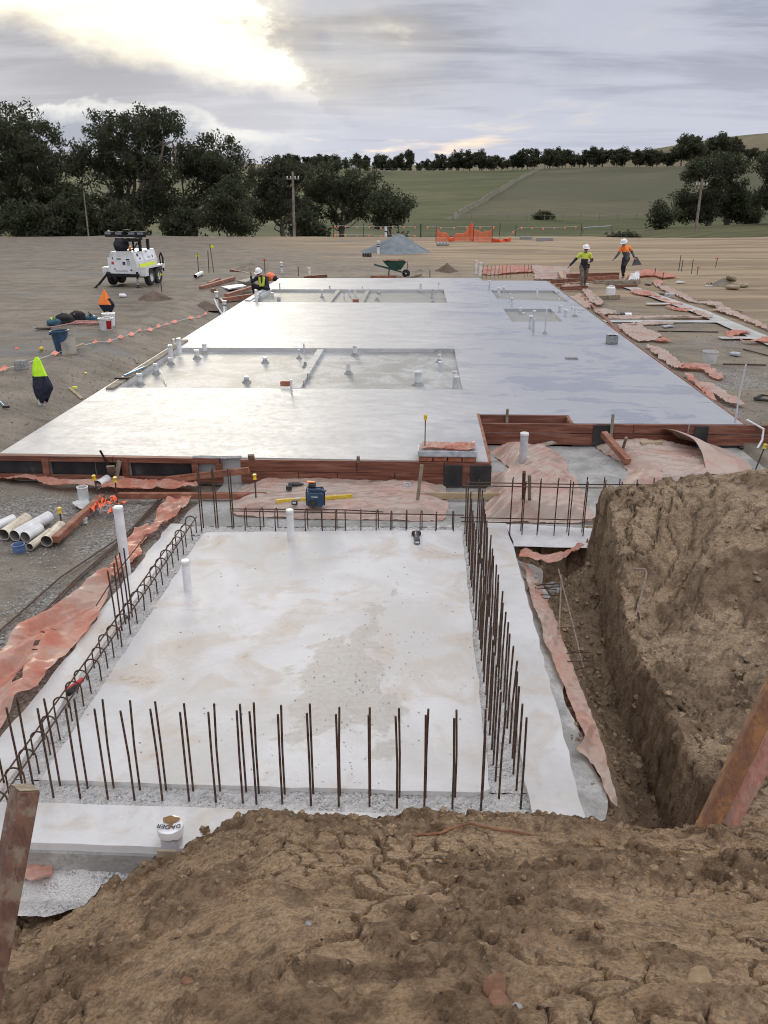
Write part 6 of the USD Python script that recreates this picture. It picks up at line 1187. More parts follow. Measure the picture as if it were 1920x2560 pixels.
tb((-2.786, 40.460, 0.350), (-2.162, 40.764, 0.350), .14, .10, 'timber_grey', 'grey timber at the far slab edge, left of the wheelbarrow')
tb((-0.978, 41.142, 0.350), (0.038, 42.399, 0.350), .12, .08, 'timber_grey', 'thin grey timber slanting at the far slab edge')
def board(pts, z, m, label, th=.03):
    P = Polygon([p[:2] for p in pts]); o = prism(P, 0, th); zc_ = gz(*np.array(P.centroid.coords[0])); single('sheet_board', T(o, 0, 0, zc_+z), m, label, 'board')
board([(-8.300, 35.143, 0.400), (-7.632, 36.144, 0.400), (-7.281, 35.476, 0.400), (-7.766, 34.324, 0.400)], .10, 'galv', 'pale grey board lying among the red timbers', .05); board([(-7.989, 37.058, 0.400), (-7.649, 38.830, 0.400), (-7.393, 38.227, 0.400), (-7.571, 36.667, 0.400)], .16, 'form_ply', 'weathered board lying left of the crouching worker', .05)
board([(-6.466, 36.667, 0.350), (-6.463, 38.938, 0.350), (-6.249, 38.708, 0.350), (-6.315, 36.370, 0.350)], .12, 'galv', 'grey board lying between the crouching worker and the slab corner', .05); board([(-6.502, 32.199, 0.350), (-6.392, 33.703, 0.350), (-6.238, 33.195, 0.350), (-6.324, 31.734, 0.350)], .05, 'galv', 'small grey board at the slab edge before the crouching worker')
board([(10.323, 39.870, 0.100), (10.766, 41.084, 0.100), (11.030, 41.095, 0.100), (10.526, 39.579, 0.100)], .06, 'timber_grey', 'weathered board on the far end of the strip footing'); board([(10.107, 36.646, 0.050), (10.289, 36.296, 0.050), (10.272, 36.048, 0.050), (10.038, 36.144, 0.050)], .04, 'dark_plastic', 'thin dark strip lying on the strip footing'); board([(8.292, 22.605, 0.050), (8.449, 22.830, 0.050), (8.646, 22.736, 0.050), (8.488, 22.399, 0.050)], .03, 'galv', 'grey flat stone slab on the right ground', .05)
board([(11.958, 40.684, 0.100), (12.312, 41.518, 0.100), (12.473, 40.840, 0.100)], .02, 'label_white', 'small pale scrap on the ground right of the orange plastic'); board([(7.780, 27.424, 0.100), (8.116, 27.650, 0.100), (8.204, 27.442, 0.100), (7.820, 27.154, 0.100)], .03, 'galv', 'grey board scrap near the cross footing')
single('footing_box', rbox(.34, .28, .16, .02, x=(10.201, 35.279, 0.100)[0], y=(10.201, 35.279, 0.100)[1], z=.09, base=True), 'pipe_dirty', 'grey box with a blackened front on the strip footing', 'box')
t = thing('paint_tin', 'white and black tin lying on gravel by the cross footing', 'tin', GZ((7.016, 29.347, 0.100))); part(t, 'body', T(lathe([(0, 0), (.10, 0), (.10, .22), (0, .22)], 16), .02, 0, .10, ry=PI/2), 'white_plastic'); part(t, 'lid', T(lathe([(0, 0), (.102, 0), (.102, .12), (0, .122)], 16), -.12, 0, .10, ry=PI/2), 'dark_plastic')
for (a_, b_, m_, lb) in (((7.433, 26.519, 0.080), (9.282, 26.500, 0.080), 'black_steel', 'long dark rod lying on the right gravel, far one'), ((7.707, 21.304, 0.080), (8.759, 21.246, 0.080), 'rebar', 'long rusty rod lying on the right ground, near one'), ((8.973, 23.442, 0.080), (9.364, 22.421, 0.080), 'rebar', 'rusty rod lying aslant at the right picture edge'), ((6.966, 30.226, 0.080), (7.816, 29.715, 0.080), 'black_steel', 'dark rod lying beyond the cross footing')):
    single('loose_rod', tube([np.array(GZ(a_))+(0, 0, .02), np.array(GZ(b_))+(0, 0, .02)], .018, 6), m_, lb, 'steel rod')
single('bent_tube', tube([np.array(GZ(p))+(0, 0, .05) for p in [(7.072, 17.442, 0.080), (7.333, 17.755, 0.080), (7.530, 17.674, 0.080), (7.400, 17.232, 0.080), (7.053, 17.389, 0.080)]], .03, 6), 'black_rubber', 'black bent frame lying at the right picture edge', 'frame')
# white water container
t = thing('water_container', 'white plastic jerrycan standing on bare ground by the workers', 'jerrycan', GZ((7.871, 35.649, 0.100))); part(t, 'body', rbox(.36, .24, .39, .05, z=.0, base=True), 'white_plastic'); part(t, 'handle', tube([(-.10, 0, .38), (-.07, 0, .43), (.07, 0, .43), (.10, 0, .38)], .018, 8), 'white_plastic'); part(t, 'cap', T(lathe([(.035, 0), (.035, .04), (0, .042)], 12), .13, 0, .38), 'white_plastic')
# timbers round the two workers
for (a_, b_, w_, h_, m_, lb, up_) in (
    ((5.975, 39.438, 0.100), (7.394, 40.090, 0.100), .12, .16, 'form_timber', 'red timber at the slab corner, farther of two', .1), ((6.068, 38.648, 0.100), (7.232, 39.012, 0.100), .12, .12, 'timber_red', 'red timber at the slab corner, nearer of two', .05),
    ((7.024, 41.595, 0.100), (9.601, 42.066, 0.100), .14, .20, 'form_timber', 'long red timber behind the legs of both workers', .05), ((7.688, 40.677, 0.100), (9.420, 41.271, 0.100), .14, .18, 'timber_red', 'red timber under the worker in orange', .05),
    ((6.037, 37.062, 0.100), (7.248, 37.403, 0.100), .12, .16, 'form_timber', 'red timber crossing under the worker in yellow', .06), ((6.994, 34.580, 0.100), (8.055, 34.726, 0.100), .12, .14, 'timber_grey', 'brown timber lying before the white jerrycan', 0),
    ((8.448, 39.544, 0.100), (10.038, 39.611, 0.100), .13, .18, 'timber_grey', 'grey brown timber right of the worker in yellow', .05), ((8.568, 38.538, 0.100), (9.698, 38.772, 0.100), .13, .14, 'form_timber', 'red timber before the grey brown one', 0), ((8.077, 40.354, 0.100), (9.036, 40.496, 0.100), .12, .10, 'timber_grey', 'thin grey timber between the two workers', .04), ((6.810, 42.613, 0.100), (6.662, 40.463, 0.100), .14, .10, 'timber_raw', 'short pale timber standing aslant on the red ones', .12)):
    tb(a_, b_, w_, h_, m_, lb, up_)
membrane_sheet([(9.681, 40.422, 0.100), (10.387, 42.765, 0.100), (10.934, 43.553, 0.100), (10.432, 41.315, 0.100), (10.024, 40.437, 0.100)], bh, .28, 'white_sheet', 'white plastic bag of material right of the worker in orange', 71, res=.05)
membrane_sheet([(6.238, 38.194, 0.100), (6.568, 38.763, 0.100), (7.193, 38.790, 0.100), (7.116, 37.780, 0.100), (6.236, 37.742, 0.100)], bh, .2, 'membrane_dusty', 'pink plastic under the timbers at the slab corner', 72, res=.06)
# stakes about the pad
def peg(b, h, label, m='rebar', ribbon=None, r=.022, lean=.0):
    b = np.array(GZ(b)); h *= .68 if b[0] > 6 else (.46 if b[1] > 33.5 and b[0] > -9 else 1); r *= .7; t = thing('marker_stake', label, 'stake', tuple(b)); part(t, 'stake', tube([(0, 0, -.1), (lean*h, 0, h)], r, 6), m)
    if ribbon:
        V = np.array([(0, -.01, h*.98), (.11, -.03, h*.90), (.10, .02, h*.82), (.02, -.01, h*.88), (-.09, 0, h*.92), (-.07, 0, h*.86)]); part(t, 'ribbon', trimesh.Trimesh(V, [(0, 3, 1), (3, 2, 1), (0, 4, 5), (0, 5, 3), (0, 1, 3), (0, 5, 4)], process=False), ribbon, smooth=False)
peg((-10.067, 32.813, 0.450), .72, 'stake with a yellow ribbon before the light tower wheels', 'rebar', 'hivis_yellow', .025, -.03)
for (p_, h_, lb, rb, ln) in (((-10.256, 39.317, 0.400), .95, 'stake with pale yellow ribbon beside the white pipe piece', 'hivis_yellow', 0), ((-10.099, 40.612, 0.400), 1.0, 'second stake right of the white pipe piece', None, .02), ((-10.002, 41.193, 0.400), 1.3, 'third, tallest stake right of the white pipe piece', 'hivis_yellow', -.08), ((-7.777, 42.633, 0.350), 1.5, 'stake with bright orange ribbons behind the crouching worker', 'orange_flag', 0), ((-6.052, 42.301, 0.350), 1.0, 'dark stake with a white top behind the slab', None, 0),
    ((0.452, 41.923, 0.350), .75, 'single rusty stake beside the pointed earth heap', None, 0), ((13.428, 45.398, 0.100), 1.15, 'dark stake right of the workers, left of a pair', None, .03), ((13.510, 45.188, 0.100), .85, 'dark stake right of the workers, right of a pair', None, .02), ((13.718, 44.155, 0.100), 1.05, 'dark stake in the middle of the right stake row', None, 0), ((13.823, 43.557, 0.100), .6, 'short stake with an orange ribbon in the right stake row', 'orange_flag', 0), ((15.884, 47.174, 0.100), .75, 'leaning stake with an orange ribbon at the end of the right stake row', 'orange_flag', .1), ((11.613, 43.174, 0.100), .55, 'short dark stake on the orange plastic heap', None, .06), ((11.634, 41.722, 0.100), .55, 'short dark stake right of the orange plastic heap', None, 0)):
    peg(p_, h_, lb, 'black_steel' if not rb else 'rebar', rb, .026, ln)
# white standpipes in the distance, and the two by the left timbers
def standpipe(b, r, h, label, bands=1):
    b = GZ(b); h *= .47; r *= .52; t = thing('standpipe', label, 'standpipe', b); part(t, 'pipe', lathe([(r, -.05), (r, h), (0, h)], 14), 'pvc_white'); part(t, 'collar', lathe([(r+.012, h*.90), (r+.02, h*.91), (r+.02, h), (0, h+.012)], 14), 'pvc_white')
    for k in range(bands): part(t, 'band', lathe([(r+.003, h*(.55+.16*k)), (r+.012, h*(.56+.16*k)), (r+.012, h*(.62+.16*k)), (r+.003, h*(.63+.16*k))], 14), 'dark_plastic')
standpipe((-7.400, 30.603, 0.400), .10, 1.25, 'tall white pipe standing beside the left timbers'); standpipe((-7.029, 30.184, 0.400), .13, .85, 'shorter white pipe beside the tall one, with a hose round it'); single('hose', tube([np.array(GZ(p))+(0, 0, z_) for p, z_ in zip([(-7.476, 30.600, 0.400), (-7.253, 30.068, 0.400), (-6.902, 29.252, 0.400), (-6.948, 29.764, 0.400), (-7.181, 30.612, 0.400), (-7.290, 30.718, 0.400)], (.3, .1, .05, .1, .3, .35))], .035, 8), 'label_white', 'pale hose looped round the two white pipes by the left timbers', 'hose')
standpipe((-7.006, 43.080, 0.350), .12, 1.15, 'white pipe with dark bands behind the far slab edge'); standpipe((-5.488, 42.205, 0.350), .13, .85, 'white pipe stub behind the far slab edge, right one', 0); standpipe((-2.722, 55.113, 0.250), .16, 1.75, 'white pipe before the blue-grey heap', 2); standpipe((-3.143, 77.265, 0.250), .20, 2.1, 'white pipe at the flag line behind the blue-grey heap'); standpipe((-27.086, 74.670, 0.300), .17, 1.1, 'white pipe at the pad edge behind the light tower', 0); standpipe((2.929, 42.522, 0.350), .13, 1.35, 'black round post at the far slab corner', 0); standpipe((2.755, 43.020, 0.350), .10, 1.4, 'white post left of the black one at the far slab corner', 0)
# bars of the far pit
for q in [(3.003, 41.573, 0.100), (3.203, 41.582, 0.100), (3.399, 41.590, 0.100), (3.586, 41.598, 0.100), (3.772, 41.606, 0.100), (3.958, 41.614, 0.100), (4.168, 41.623, 0.100), (4.341, 41.630, 0.100)]+[(5.051, 41.837, 0.100), (5.236, 42.032, 0.100), (5.400, 42.039, 0.100)]:
    q = GZ(q); single('starter_bar', tube([(q[0], q[1]+.2, -.1), (q[0]+rnd.uniform(-.02, .02), q[1]+.2, .78+rnd.uniform(-.04, .06))], .010, 6), 'rebar', 'rusty upright bar in the far pit behind the slab', 'rebar', 'far pit starter bars')
# black plastic crate and drain sections
t = thing('plastic_crate', 'row of small black drums before the blue-grey heap', 'drums', GZ((-3.324, 53.199, 0.250)))
for k in range(4): part(t, 'drum', T(lathe([(0, 0), (.065, 0), (.07, .1), (.065, .22), (0, .22)], 12), (k-1.5)*.145, 0, 0), 'dark_plastic')
t = thing('slotted_box', 'grey slotted concrete box lying before the orange fence', 'concrete box', GZ((1.605, 64.793, 0.250)), rz=.1); part(t, 'body', rbox(.92, .4, .26, .03, base=True), 'concrete_lump')
for k in range(4): part(t, 'opening', T(lathe([(.05, 0), (.05, .015), (0, .015)], 12), -.36+k*.24, -.19, .18, rx=PI/2), 'label_white')
for (p_, lb, l_) in (((8.672, 72.765, 0.250), 'pale concrete kerb lying behind the orange fence, left one', .98), ((9.920, 70.571, 0.250), 'pale concrete kerb lying behind the orange fence, right one', 1.35)):
    single('concrete_kerb', rbox(l_, .3, .28, .03, x=p_[0], y=p_[1], z=gz(*p_[:2])-.02, base=True), 'concrete_lump', lb, 'concrete kerb')
# wheelbarrow
wb = GZ((-1.230, 41.851, 0.350)); t = thing('wheelbarrow', 'green wheelbarrow full of rubble standing tipped behind the slab', 'wheelbarrow', wb, rz=PI+.08)
P = []
for zz_, sx0, sx1, sy in ((.38, -.25, .22, .20), (.78, -.52, .62, .36)): P += [(sx0, -sy, zz_), (sx1, -sy, zz_), (sx1, sy, zz_), (sx0, sy, zz_)]
tr_ = trimesh.Trimesh(np.array(P), [(0, 1, 5), (0, 5, 4), (1, 2, 6), (1, 6, 5), (2, 3, 7), (2, 7, 6), (3, 0, 4), (3, 4, 7), (0, 2, 1), (0, 3, 2)], process=False); part(t, 'tray', tr_, 'green_paint')
part(t, 'rubble', T(patch(rough_poly([(-.48, -.32), (.56, -.33), (.56, .33), (-.48, .33)], .03, .1, 3), .05, lambda x, y: .76+.16*n2(x, y, 5, 3)*(1-(x/.6)**2*.6)), 0, 0, 0), 'rust')
for s in (-1, 1): part(t, 'handle', tube([(-.45, s*.10, .22), (.2, s*.24, .40), (1.05, s*.30, .62)], .024, 8), 'green_paint')
part(t, 'wheel', T(lathe([(.05, -.045), (.15, -.05), (.19, -.03), (.195, 0), (.19, .03), (.15, .05), (.05, .045)], 20), -.52, 0, .195, rx=PI/2), 'black_rubber')
for s in (-1, 1): part(t, 'leg', tube([(.30, s*.22, .42), (.34, s*.26, 0), (.44, s*.26, 0)], .02, 6), 'green_paint')
part(t, 'front_brace', tube([(-.52, 0, .2), (-.60, .0, .55), (-.55, 0, .76)], .02, 6), 'green_paint')
# orange safety mesh fence and flag lines
def mesh_panel(a, b, h, sag=0.0, nv=52, nh=12):
    a, b = np.array(a), np.array(b); ms_ = []
    hh = lambda f: h*(1-sag*np.sin(PI*f)*(1+.3*np.sin(f*17)))
    for k in range(nh):
        g_ = k/(nh-1); pts = [a+(b-a)*f+(0, .05*math.sin(f*9+k*.3), hh(f)*g_) for f in np.linspace(0, 1, 24)]; ms_.append(tube(pts, .016, 3, caps=False))
    for k in range(nv):
        f = k/(nv-1); p = a+(b-a)*f+(0, .05*math.sin(f*9), 0); ms_.append(tube([p, p+(0, 0, hh(f))], .013, 3, caps=False))
    return cat_(ms_)
t = thing('safety_fence', 'sagging orange safety mesh fence on dark posts at the pad edge', 'safety fence')
fp = [GZ(p) for p in [(1.183, 69.910, 0.250), (3.870, 70.413, 0.250), (4.137, 69.652, 0.250), (5.567, 68.833, 0.250)]]
part(t, 'mesh_panel', mesh_panel(fp[0], fp[1], 1.0, .60), 'net_orange'); part(t, 'mesh_panel', mesh_panel(fp[1], fp[2], 1.22, -.12, 14), 'net_orange'); part(t, 'mesh_panel', mesh_panel(fp[2], fp[3], .98, .22, 30), 'net_orange'); part(t, 'mesh_panel', mesh_panel(fp[3], np.array(fp[3])+(1.6, 1.2, 0), .35, .5, 20), 'net_orange')
for p in (fp[0], fp[2], fp[3]): part(t, 'post', tube([p, np.array(p)+(0, 0, 1.2)], .022, 6), 'black_steel')
def flag_line(pts, h, label, sp, posts=True, two=False):
    t = thing('flag_line', label, 'flag bunting'); k_ = 0
    P = [np.array(GZ(p)) for p in pts]
    if posts:
        for p in P: part(t, 'post', tube([p, p+(0, 0, h+.15)], .025, 6), 'black_steel')
    for hh in ([h, h*.30] if two else [h]):
        rope = []
        for a, b in zip(P[:-1], P[1:]):
            L_ = np.linalg.norm(b-a); nn = max(2, int(L_/sp))
            for j in range(nn):
                f = (j+.5)/nn; q = a+(b-a)*f+(0, 0, hh-.12*4*f*(1-f)); rope.append(q); s = .17+rnd.uniform(-.03, .03); w_ = rnd.uniform(-.05, .05)
                part(t, 'flag', trimesh.Trimesh(np.array([q+(-s*.55, 0, 0), q+(s*.55, .02, 0), q+(w_, -.05, -s*1.1), q+(w_, .05, -s*1.1)]), [(0, 2, 1), (0, 1, 3), (0, 3, 2), (1, 2, 3)], process=False), 'orange_flag', smooth=False)
        part(t, 'rope', tube(rope, .008, 4), 'label_white')
flag_line([(-7.611, 75.572, 0.200), (-7.192, 76.498, 0.200), (-5.091, 76.895, 0.200), (-2.016, 76.719, 0.200), (-0.065, 76.802, 0.200)], 1.02, 'double line of orange flags across the middle of the pad edge', .85, True, True)
flag_line([(-0.023, 76.804, 0.200), (4.601, 77.002, 0.200), (6.865, 76.793, 0.200)], 1.0, 'line of orange flags behind the safety fence', .95); flag_line([(7.175, 80.171, 0.200), (8.371, 77.909, 0.200), (14.036, 77.409, 0.200)], 1.05, 'line of orange flags behind the workers, from fence to earth heap', .85)
# ------------------------------------------------------------------ mobile light tower
lt = np.array(GZ((-11.072, 34.608, 0.500))); rzl = -.114; cL, sL = math.cos(rzl), math.sin(rzl)
loc = lt-np.array((.80*cL+.38*sL, .80*sL-.38*cL, 0))        # the near right wheel stands at (0.80, -0.38)
loc[2] = gz(loc[0], loc[1])+.02
t = thing('light_tower', 'white trailer light tower with folded black mast on the left pad', 'light tower', loc, rz=rzl)
prof_e = [(-.62, .50), (.62, .50), (.60, .90), (.46, 1.36), (-.46, 1.36), (-.60, .90)]
bodym = trimesh.creation.extrude_polygon(Polygon(prof_e).buffer(-.02).buffer(.02), 2.1, engine='earcut'); bodym = T(bodym, 0, 0, 0, rx=PI/2); bodym.apply_translation((0, 1.05, 0))
body = part(t, 'body', bodym, 'white_paint')
def panel(poly_fn, name, m, parent=t): part(parent, name, poly_fn, m)
def on_end(x, z, w, h, m, name, y=-1.058): part(t, name, box(w, .012, h, x, y, z), m)
on_end(-.12, .83, .98, .60, 'white_plastic', 'end_door', -1.054)
for (x, z, w, h, m, nm) in ((-.40, .93, .10, .10, 'red_print', 'sticker'), (-.12, 1.09, .18, .035, 'dark_plastic', 'handle'), (.08, .92, .11, .11, 'dark_plastic', 'gauge'), (.25, 1.07, .13, .045, 'dark_plastic', 'sign'), (.27, .93, .13, .17, 'galv', 'notice'), (-.38, 1.11, .04, .06, 'dark_plastic', 'latch'), (-.33, .70, .05, .06, 'dark_plastic', 'latch'), (.36, .66, .06, .06, 'dark_plastic', 'latch'), (-.05, .63, .50, .025, 'steel', 'hinge_strip')):
    on_end(x, z, w, h, m, nm, -1.064)
def on_side(y, f, w, h, m, name, off=.006):
    a, b = np.array((.60, 0, .90)), np.array((.46, 0, 1.36)); p = a+(b-a)*f; th = math.atan2(a[0]-b[0], b[2]-a[2]); part(t, name, T(box(.014, w, h), p[0]+off, y, p[2]+off*.3, ry=-th), m)
on_side(-.62, .52, .62, .36, 'white_plastic', 'side_door'); on_side(.32, .52, 1.05, .38, 'white_plastic', 'side_door')
for (y, f, w, h, m, nm) in ((-.72, .70, .14, .11, 'dark_plastic', 'gauge'), (-.60, .38, .10, .06, 'dark_plastic', 'latch'), (.15, .84, .14, .04, 'dark_plastic', 'handle'), (.28, .40, .26, .06, 'galv', 'sign'), (.62, .42, .07, .09, 'dark_plastic', 'latch')): on_side(y, f, w, h, m, nm, .016)
part(t, 'hivis_stripe', T(box(.012, 1.5, .11), .622, -.05, .82), 'hivis_yellow')
for s in (-1, 1):
    g = trimesh.creation.extrude_polygon(Polygon([(-1.0, .42), (-.66, .42), (-.66, .60), (-.60, .70), (.72, .70), (.76, .60), (1.0, .60), (1.0, .76), (-1.0, .76)]), .30, engine='earcut'); g = T(g, 0, 0, 0, rx=PI/2); g = T(g, 0, 0, 0, rz=PI/2); b_ = g.bounds; g.apply_translation((s*.63-(b_[0][0]+b_[1][0])/2+s*.13, -(b_[0][1]+b_[1][1])/2, 0)); part(t, 'mudguard', g, 'white_paint')
    for y in (-.38, .38):
        w_ = part(t, 'wheel', T(lathe([(.17, -.10), (.30, -.105), (.335, -.07), (.34, 0), (.335, .07), (.30, .105), (.17, .10)], 28), s*.80, y, .34, ry=PI/2), 'black_rubber')
        part(w_, 'rim', T(lathe([(.0, .06), (.06, .09), (.07, .05), (.15, .04), (.19, .10), (.195, -.08)], 20), s*.80, y, .34, ry=s*PI/2), 'white_paint')
part(t, 'chassis', cat_([box(1.35, .08, .10, 0, -1.08, .46), box(.08, 2.2, .10, -.45, 0, .46), box(.08, 2.2, .10, .45, 0, .46), box(1.3, .08, .08, 0, .4, .36), box(1.3, .08, .08, 0, -.4, .36)]), 'black_steel')
part(t, 'stabiliser', cat_([tube([(-.62, -1.1, .55), (-1.02, -1.28, .08)], .045, 8), tube([(-.95, -1.25, .16), (-1.12, -1.33, .02)], .03, 8), box(.16, .16, .02, -1.12, -1.33, .01)]), 'black_steel')
part(t, 'stabiliser', cat_([tube([(.62, -1.12, .60), (.62, -1.14, .06)], .045, 8), box(.16, .16, .02, .62, -1.14, .01)]), 'black_steel'); part(t, 'stabiliser_rod', tube([(.62, -1.145, .34), (.62, -1.155, .10)], .05, 8), 'steel')
part(t, 'stabiliser', cat_([tube([(.78, 1.12, .45), (.80, 1.10, 1.0), (.72, 1.1, 1.18)], .04, 8), tube([(.70, 1.12, .5), (.66, 1.1, 1.05), (.74, 1.1, 1.2)], .03, 8)]), 'black_steel')
part(t, 'coupling', cat_([T(trimesh.creation.icosphere(2, .10), -.62, -1.10, .50), T(trimesh.creation.icosphere(2, .08), -.58, -1.12, .38)]), 'black_steel')
part(t, 'mast', cat_([box(.16, 1.5, .14, .05, .02, 1.78), box(1.0, .16, .10, .05, -.45, 1.80), box(.9, .05, .05, .15, -.52, 1.74)]), 'black_steel')
part(t, 'mast_cover', (lambda o: (o.vertices.__setitem__(slice(None), o.vertices*np.array((.30, .32, .27))*(1+.35*(fbm(o.vertices*3, 3, 4)[:, None]-.5))), T(o, -.25, -.45, 1.58))[1])(trimesh.creation.icosphere(3, 1.0)), 'black_cloth')
part(t, 'mast_support', cat_([box(.10, .10, .42, .55, -.45, 1.56), box(.10, .10, .42, .42, .6, 1.56), box(.06, .06, .4, .2, -.3, 1.5)]), 'black_steel'); part(t, 'cable_loop', tube([(-.1, -.6, 1.40), (.15, -.62, 1.36), (.35, -.6, 1.45), (.5, -.55, 1.68)], .03, 8), 'black_rubber')
part(t, 'beacon', cat_([T(lathe([(0, 0), (.05, 0), (.045, .16), (0, .17)], 12), .16, -.55, 1.37)]), 'amber')
part(t, 'lamp_bar', cat_([box(1.70, .12, .07, 0, -.5, 1.93), box(1.5, .05, .05, 0, -.2, 2.02)]), 'black_steel')
for x in (-.70, -.25, .30, .68):
    l_ = part(t, 'floodlight', cat_([box(.34, .34, .15, x, -.38, 2.02, b=.02), box(.06, .3, .06, x, -.35, 1.93)]), 'black_steel'); part(l_, 'lamp_glass', box(.26, .012, .08, x-.02, -.556, 2.03), 'lamp_glass')
part(t, 'mast_top_box', box(.22, .3, .08, -.02, -.3, 2.13), 'black_steel')

# ------------------------------------------------------------------ people
import manifold3d as m3
def ball(r, seg=20): return m3.Manifold.sphere(r, seg)
def chain(bones, edge=.02, it=8):
    """bones: ((p, r), (q, s)) pairs; hulls of spheres joined into one smooth surface"""
    out = m3.Manifold()
    for (p, r), (q, s) in bones: out = out+m3.Manifold.batch_hull([ball(r).translate(tuple(map(float, p))), ball(s).translate(tuple(map(float, q)))])
    o = out.refine_to_length(edge).to_mesh(); tm = trimesh.Trimesh(o.vert_properties[:, :3], o.tri_verts, process=True); trimesh.smoothing.filter_taubin(tm, iterations=it); return tm
def mid(a, b, f): return np.array(a)*(1-f)+np.array(b)*f
def person(loc, rz, J, cl, label, extra=None):
    """J: joints in metres, facing -y; cl: clothing materials"""
    J = {k: np.array(v, float) for k, v in J.items()}
    t = thing('person', label, 'person', loc, rz=rz)
    B = [((J['pelvis'], .105), (J['chest'], .115)), ((J['chest'], .10), (J['neck'], .06)), ((J['neck'], .052), (J['head'], .06)), ((J['head'], .088), (J['head']+J['hf']*.03+(0, 0, .05), .092)), ((J['head']+J['hf']*.03-(0, 0, .02), .07), (J['head']+J['hf']*.05-(0, 0, .07), .045)), ((J['head']+J['hf']*.09-(0, 0, .0), .016), (J['head']+J['hf']*.115-(0, 0, .025), .014))]
    for s in 'lr':
        B += [((J['chest']+(0, 0, .04), .08), (J['sh'+s], .062)), ((J['sh'+s], .055), (J['el'+s], .042)), ((J['el'+s], .042), (J['wr'+s], .03)), ((J['pelvis'], .09), (J['hip'+s], .09)), ((J['hip'+s], .085), (J['kn'+s], .058)), ((J['kn'+s], .055), (J['an'+s], .04)), ((J['an'+s], .042), (J['to'+s], .035))]
        d = J['wr'+s]-J['el'+s]; d /= np.linalg.norm(d); r_, u_, _ = frame_of(d); w = J['wr'+s]
        B += [((w, .026), (w+d*.07, .032))]
        for k, (o_, L_) in enumerate(((-.027, .075), (-.009, .085), (.009, .082), (.027, .066))):
            q = w+d*.075+r_*o_; B += [((q, .010), (q+d*L_*.55+u_*.006, .009)), ((q+d*L_*.55+u_*.006, .009), (q+d*L_*.9+u_*.03, .008))]
        B += [((w+d*.02+r_*.03, .011), (w+d*.06+r_*.055, .010)), ((w+d*.06+r_*.055, .010), (w+d*.09+r_*.05+u_*.01, .009))]
    part(t, 'body', chain(B, .018, 6), 'skin', smooth=60)
    up_ = [((J['pelvis']+(0, 0, .10), .145), (J['chest'], .155)), ((J['chest'], .15), (J['neck']-(0, 0, .04), .075))]
    lowr = [((J['pelvis']-(0, 0, .06), .15), (J['pelvis']+(0, 0, .14), .147))]
    for s in 'lr':
        up_ += [((J['chest']+(0, 0, .06), .11), (J['sh'+s], .085)), ((J['sh'+s], .082), (mid(J['sh'+s], J['el'+s], .55), .072))]
        sl = [((mid(J['sh'+s], J['el'+s], .45), .066), (J['el'+s], .062)), ((J['el'+s], .060), (mid(J['el'+s], J['wr'+s], .92), .045))]
        part(t, 'sleeve', chain(sl, .025, 5), cl['sleeve'], smooth=60)
        tr = [((J['pelvis']-(0, 0, .02), .12), (J['hip'+s], .115)), ((J['hip'+s], .112), (J['kn'+s], .082)), ((J['kn'+s], .08), (mid(J['kn'+s], J['an'+s], .93), .062))]
        part(t, 'trouser_leg', chain(tr, .03, 5), cl['trousers'], smooth=60)
        part(t, 'boot', chain([((J['an'+s]+(0, 0, .08), .062), (J['an'+s]-(0, 0, .01), .058)), ((J['an'+s]-(0, 0, .02), .052), (J['to'+s], .042))], .02, 4), 'boot', smooth=60)
    part(t, 'shirt_top', chain([((J['chest']-(0, 0, .05), .157), (J['chest'], .158))]+up_[1:], .03, 5), cl['top'], smooth=60)
    part(t, 'shirt_bottom', chain(lowr+[((J['pelvis']+(0, 0, .10), .146), (J['chest']-(0, 0, .08), .152))], .03, 5), cl['bottom'], smooth=60)
    part(t, 'collar', chain([((J['neck']-(0, 0, .03), .072), (J['neck']+(0, 0, .005), .064))], .02, 3), cl['collar'], smooth=60)
    hc = J['head']+(0, 0, .085); hf = J['hf']/np.linalg.norm(J['hf'])
    h_ = lathe([(.155, -.02), (.158, -.012), (.130, .0), (.126, .045), (.105, .095), (.06, .125), (0, .135)], 24); v = h_.vertices; v[:, :2] *= (1.0, 1.12)
    brim = (v[:, 2] < -.005) & (v[:, 1] < 0); v[brim, 1] *= 1.22; rzh = math.atan2(hf[0], -hf[1]); h_ = T(h_, 0, 0, 0, rx=math.asin(max(-1, min(1, -hf[2])))*1.0, rz=rzh); h_.apply_translation(hc); hl = part(t, 'hard_hat', h_, 'white_plastic')
    e = J['head']+hf*.095+(0, 0, .02); rr_ = np.cross(hf, (0, 0, 1)); rr_ /= np.linalg.norm(rr_); part(t, 'sunglasses', chain([((e-rr_*.055, .018), (e-rr_*.018, .02)), ((e+rr_*.018, .02), (e+rr_*.055, .018)), ((e-rr_*.02, .01), (e+rr_*.02, .01))], .012, 3), 'dark_plastic')
    mth = J['head']+hf*.085-(0, 0, .075); part(t, 'mouth', chain([((mth-rr_*.02, .007), (mth+rr_*.02, .007))], .01, 2), 'red_clod')
    if extra: extra(t, J)
    return t
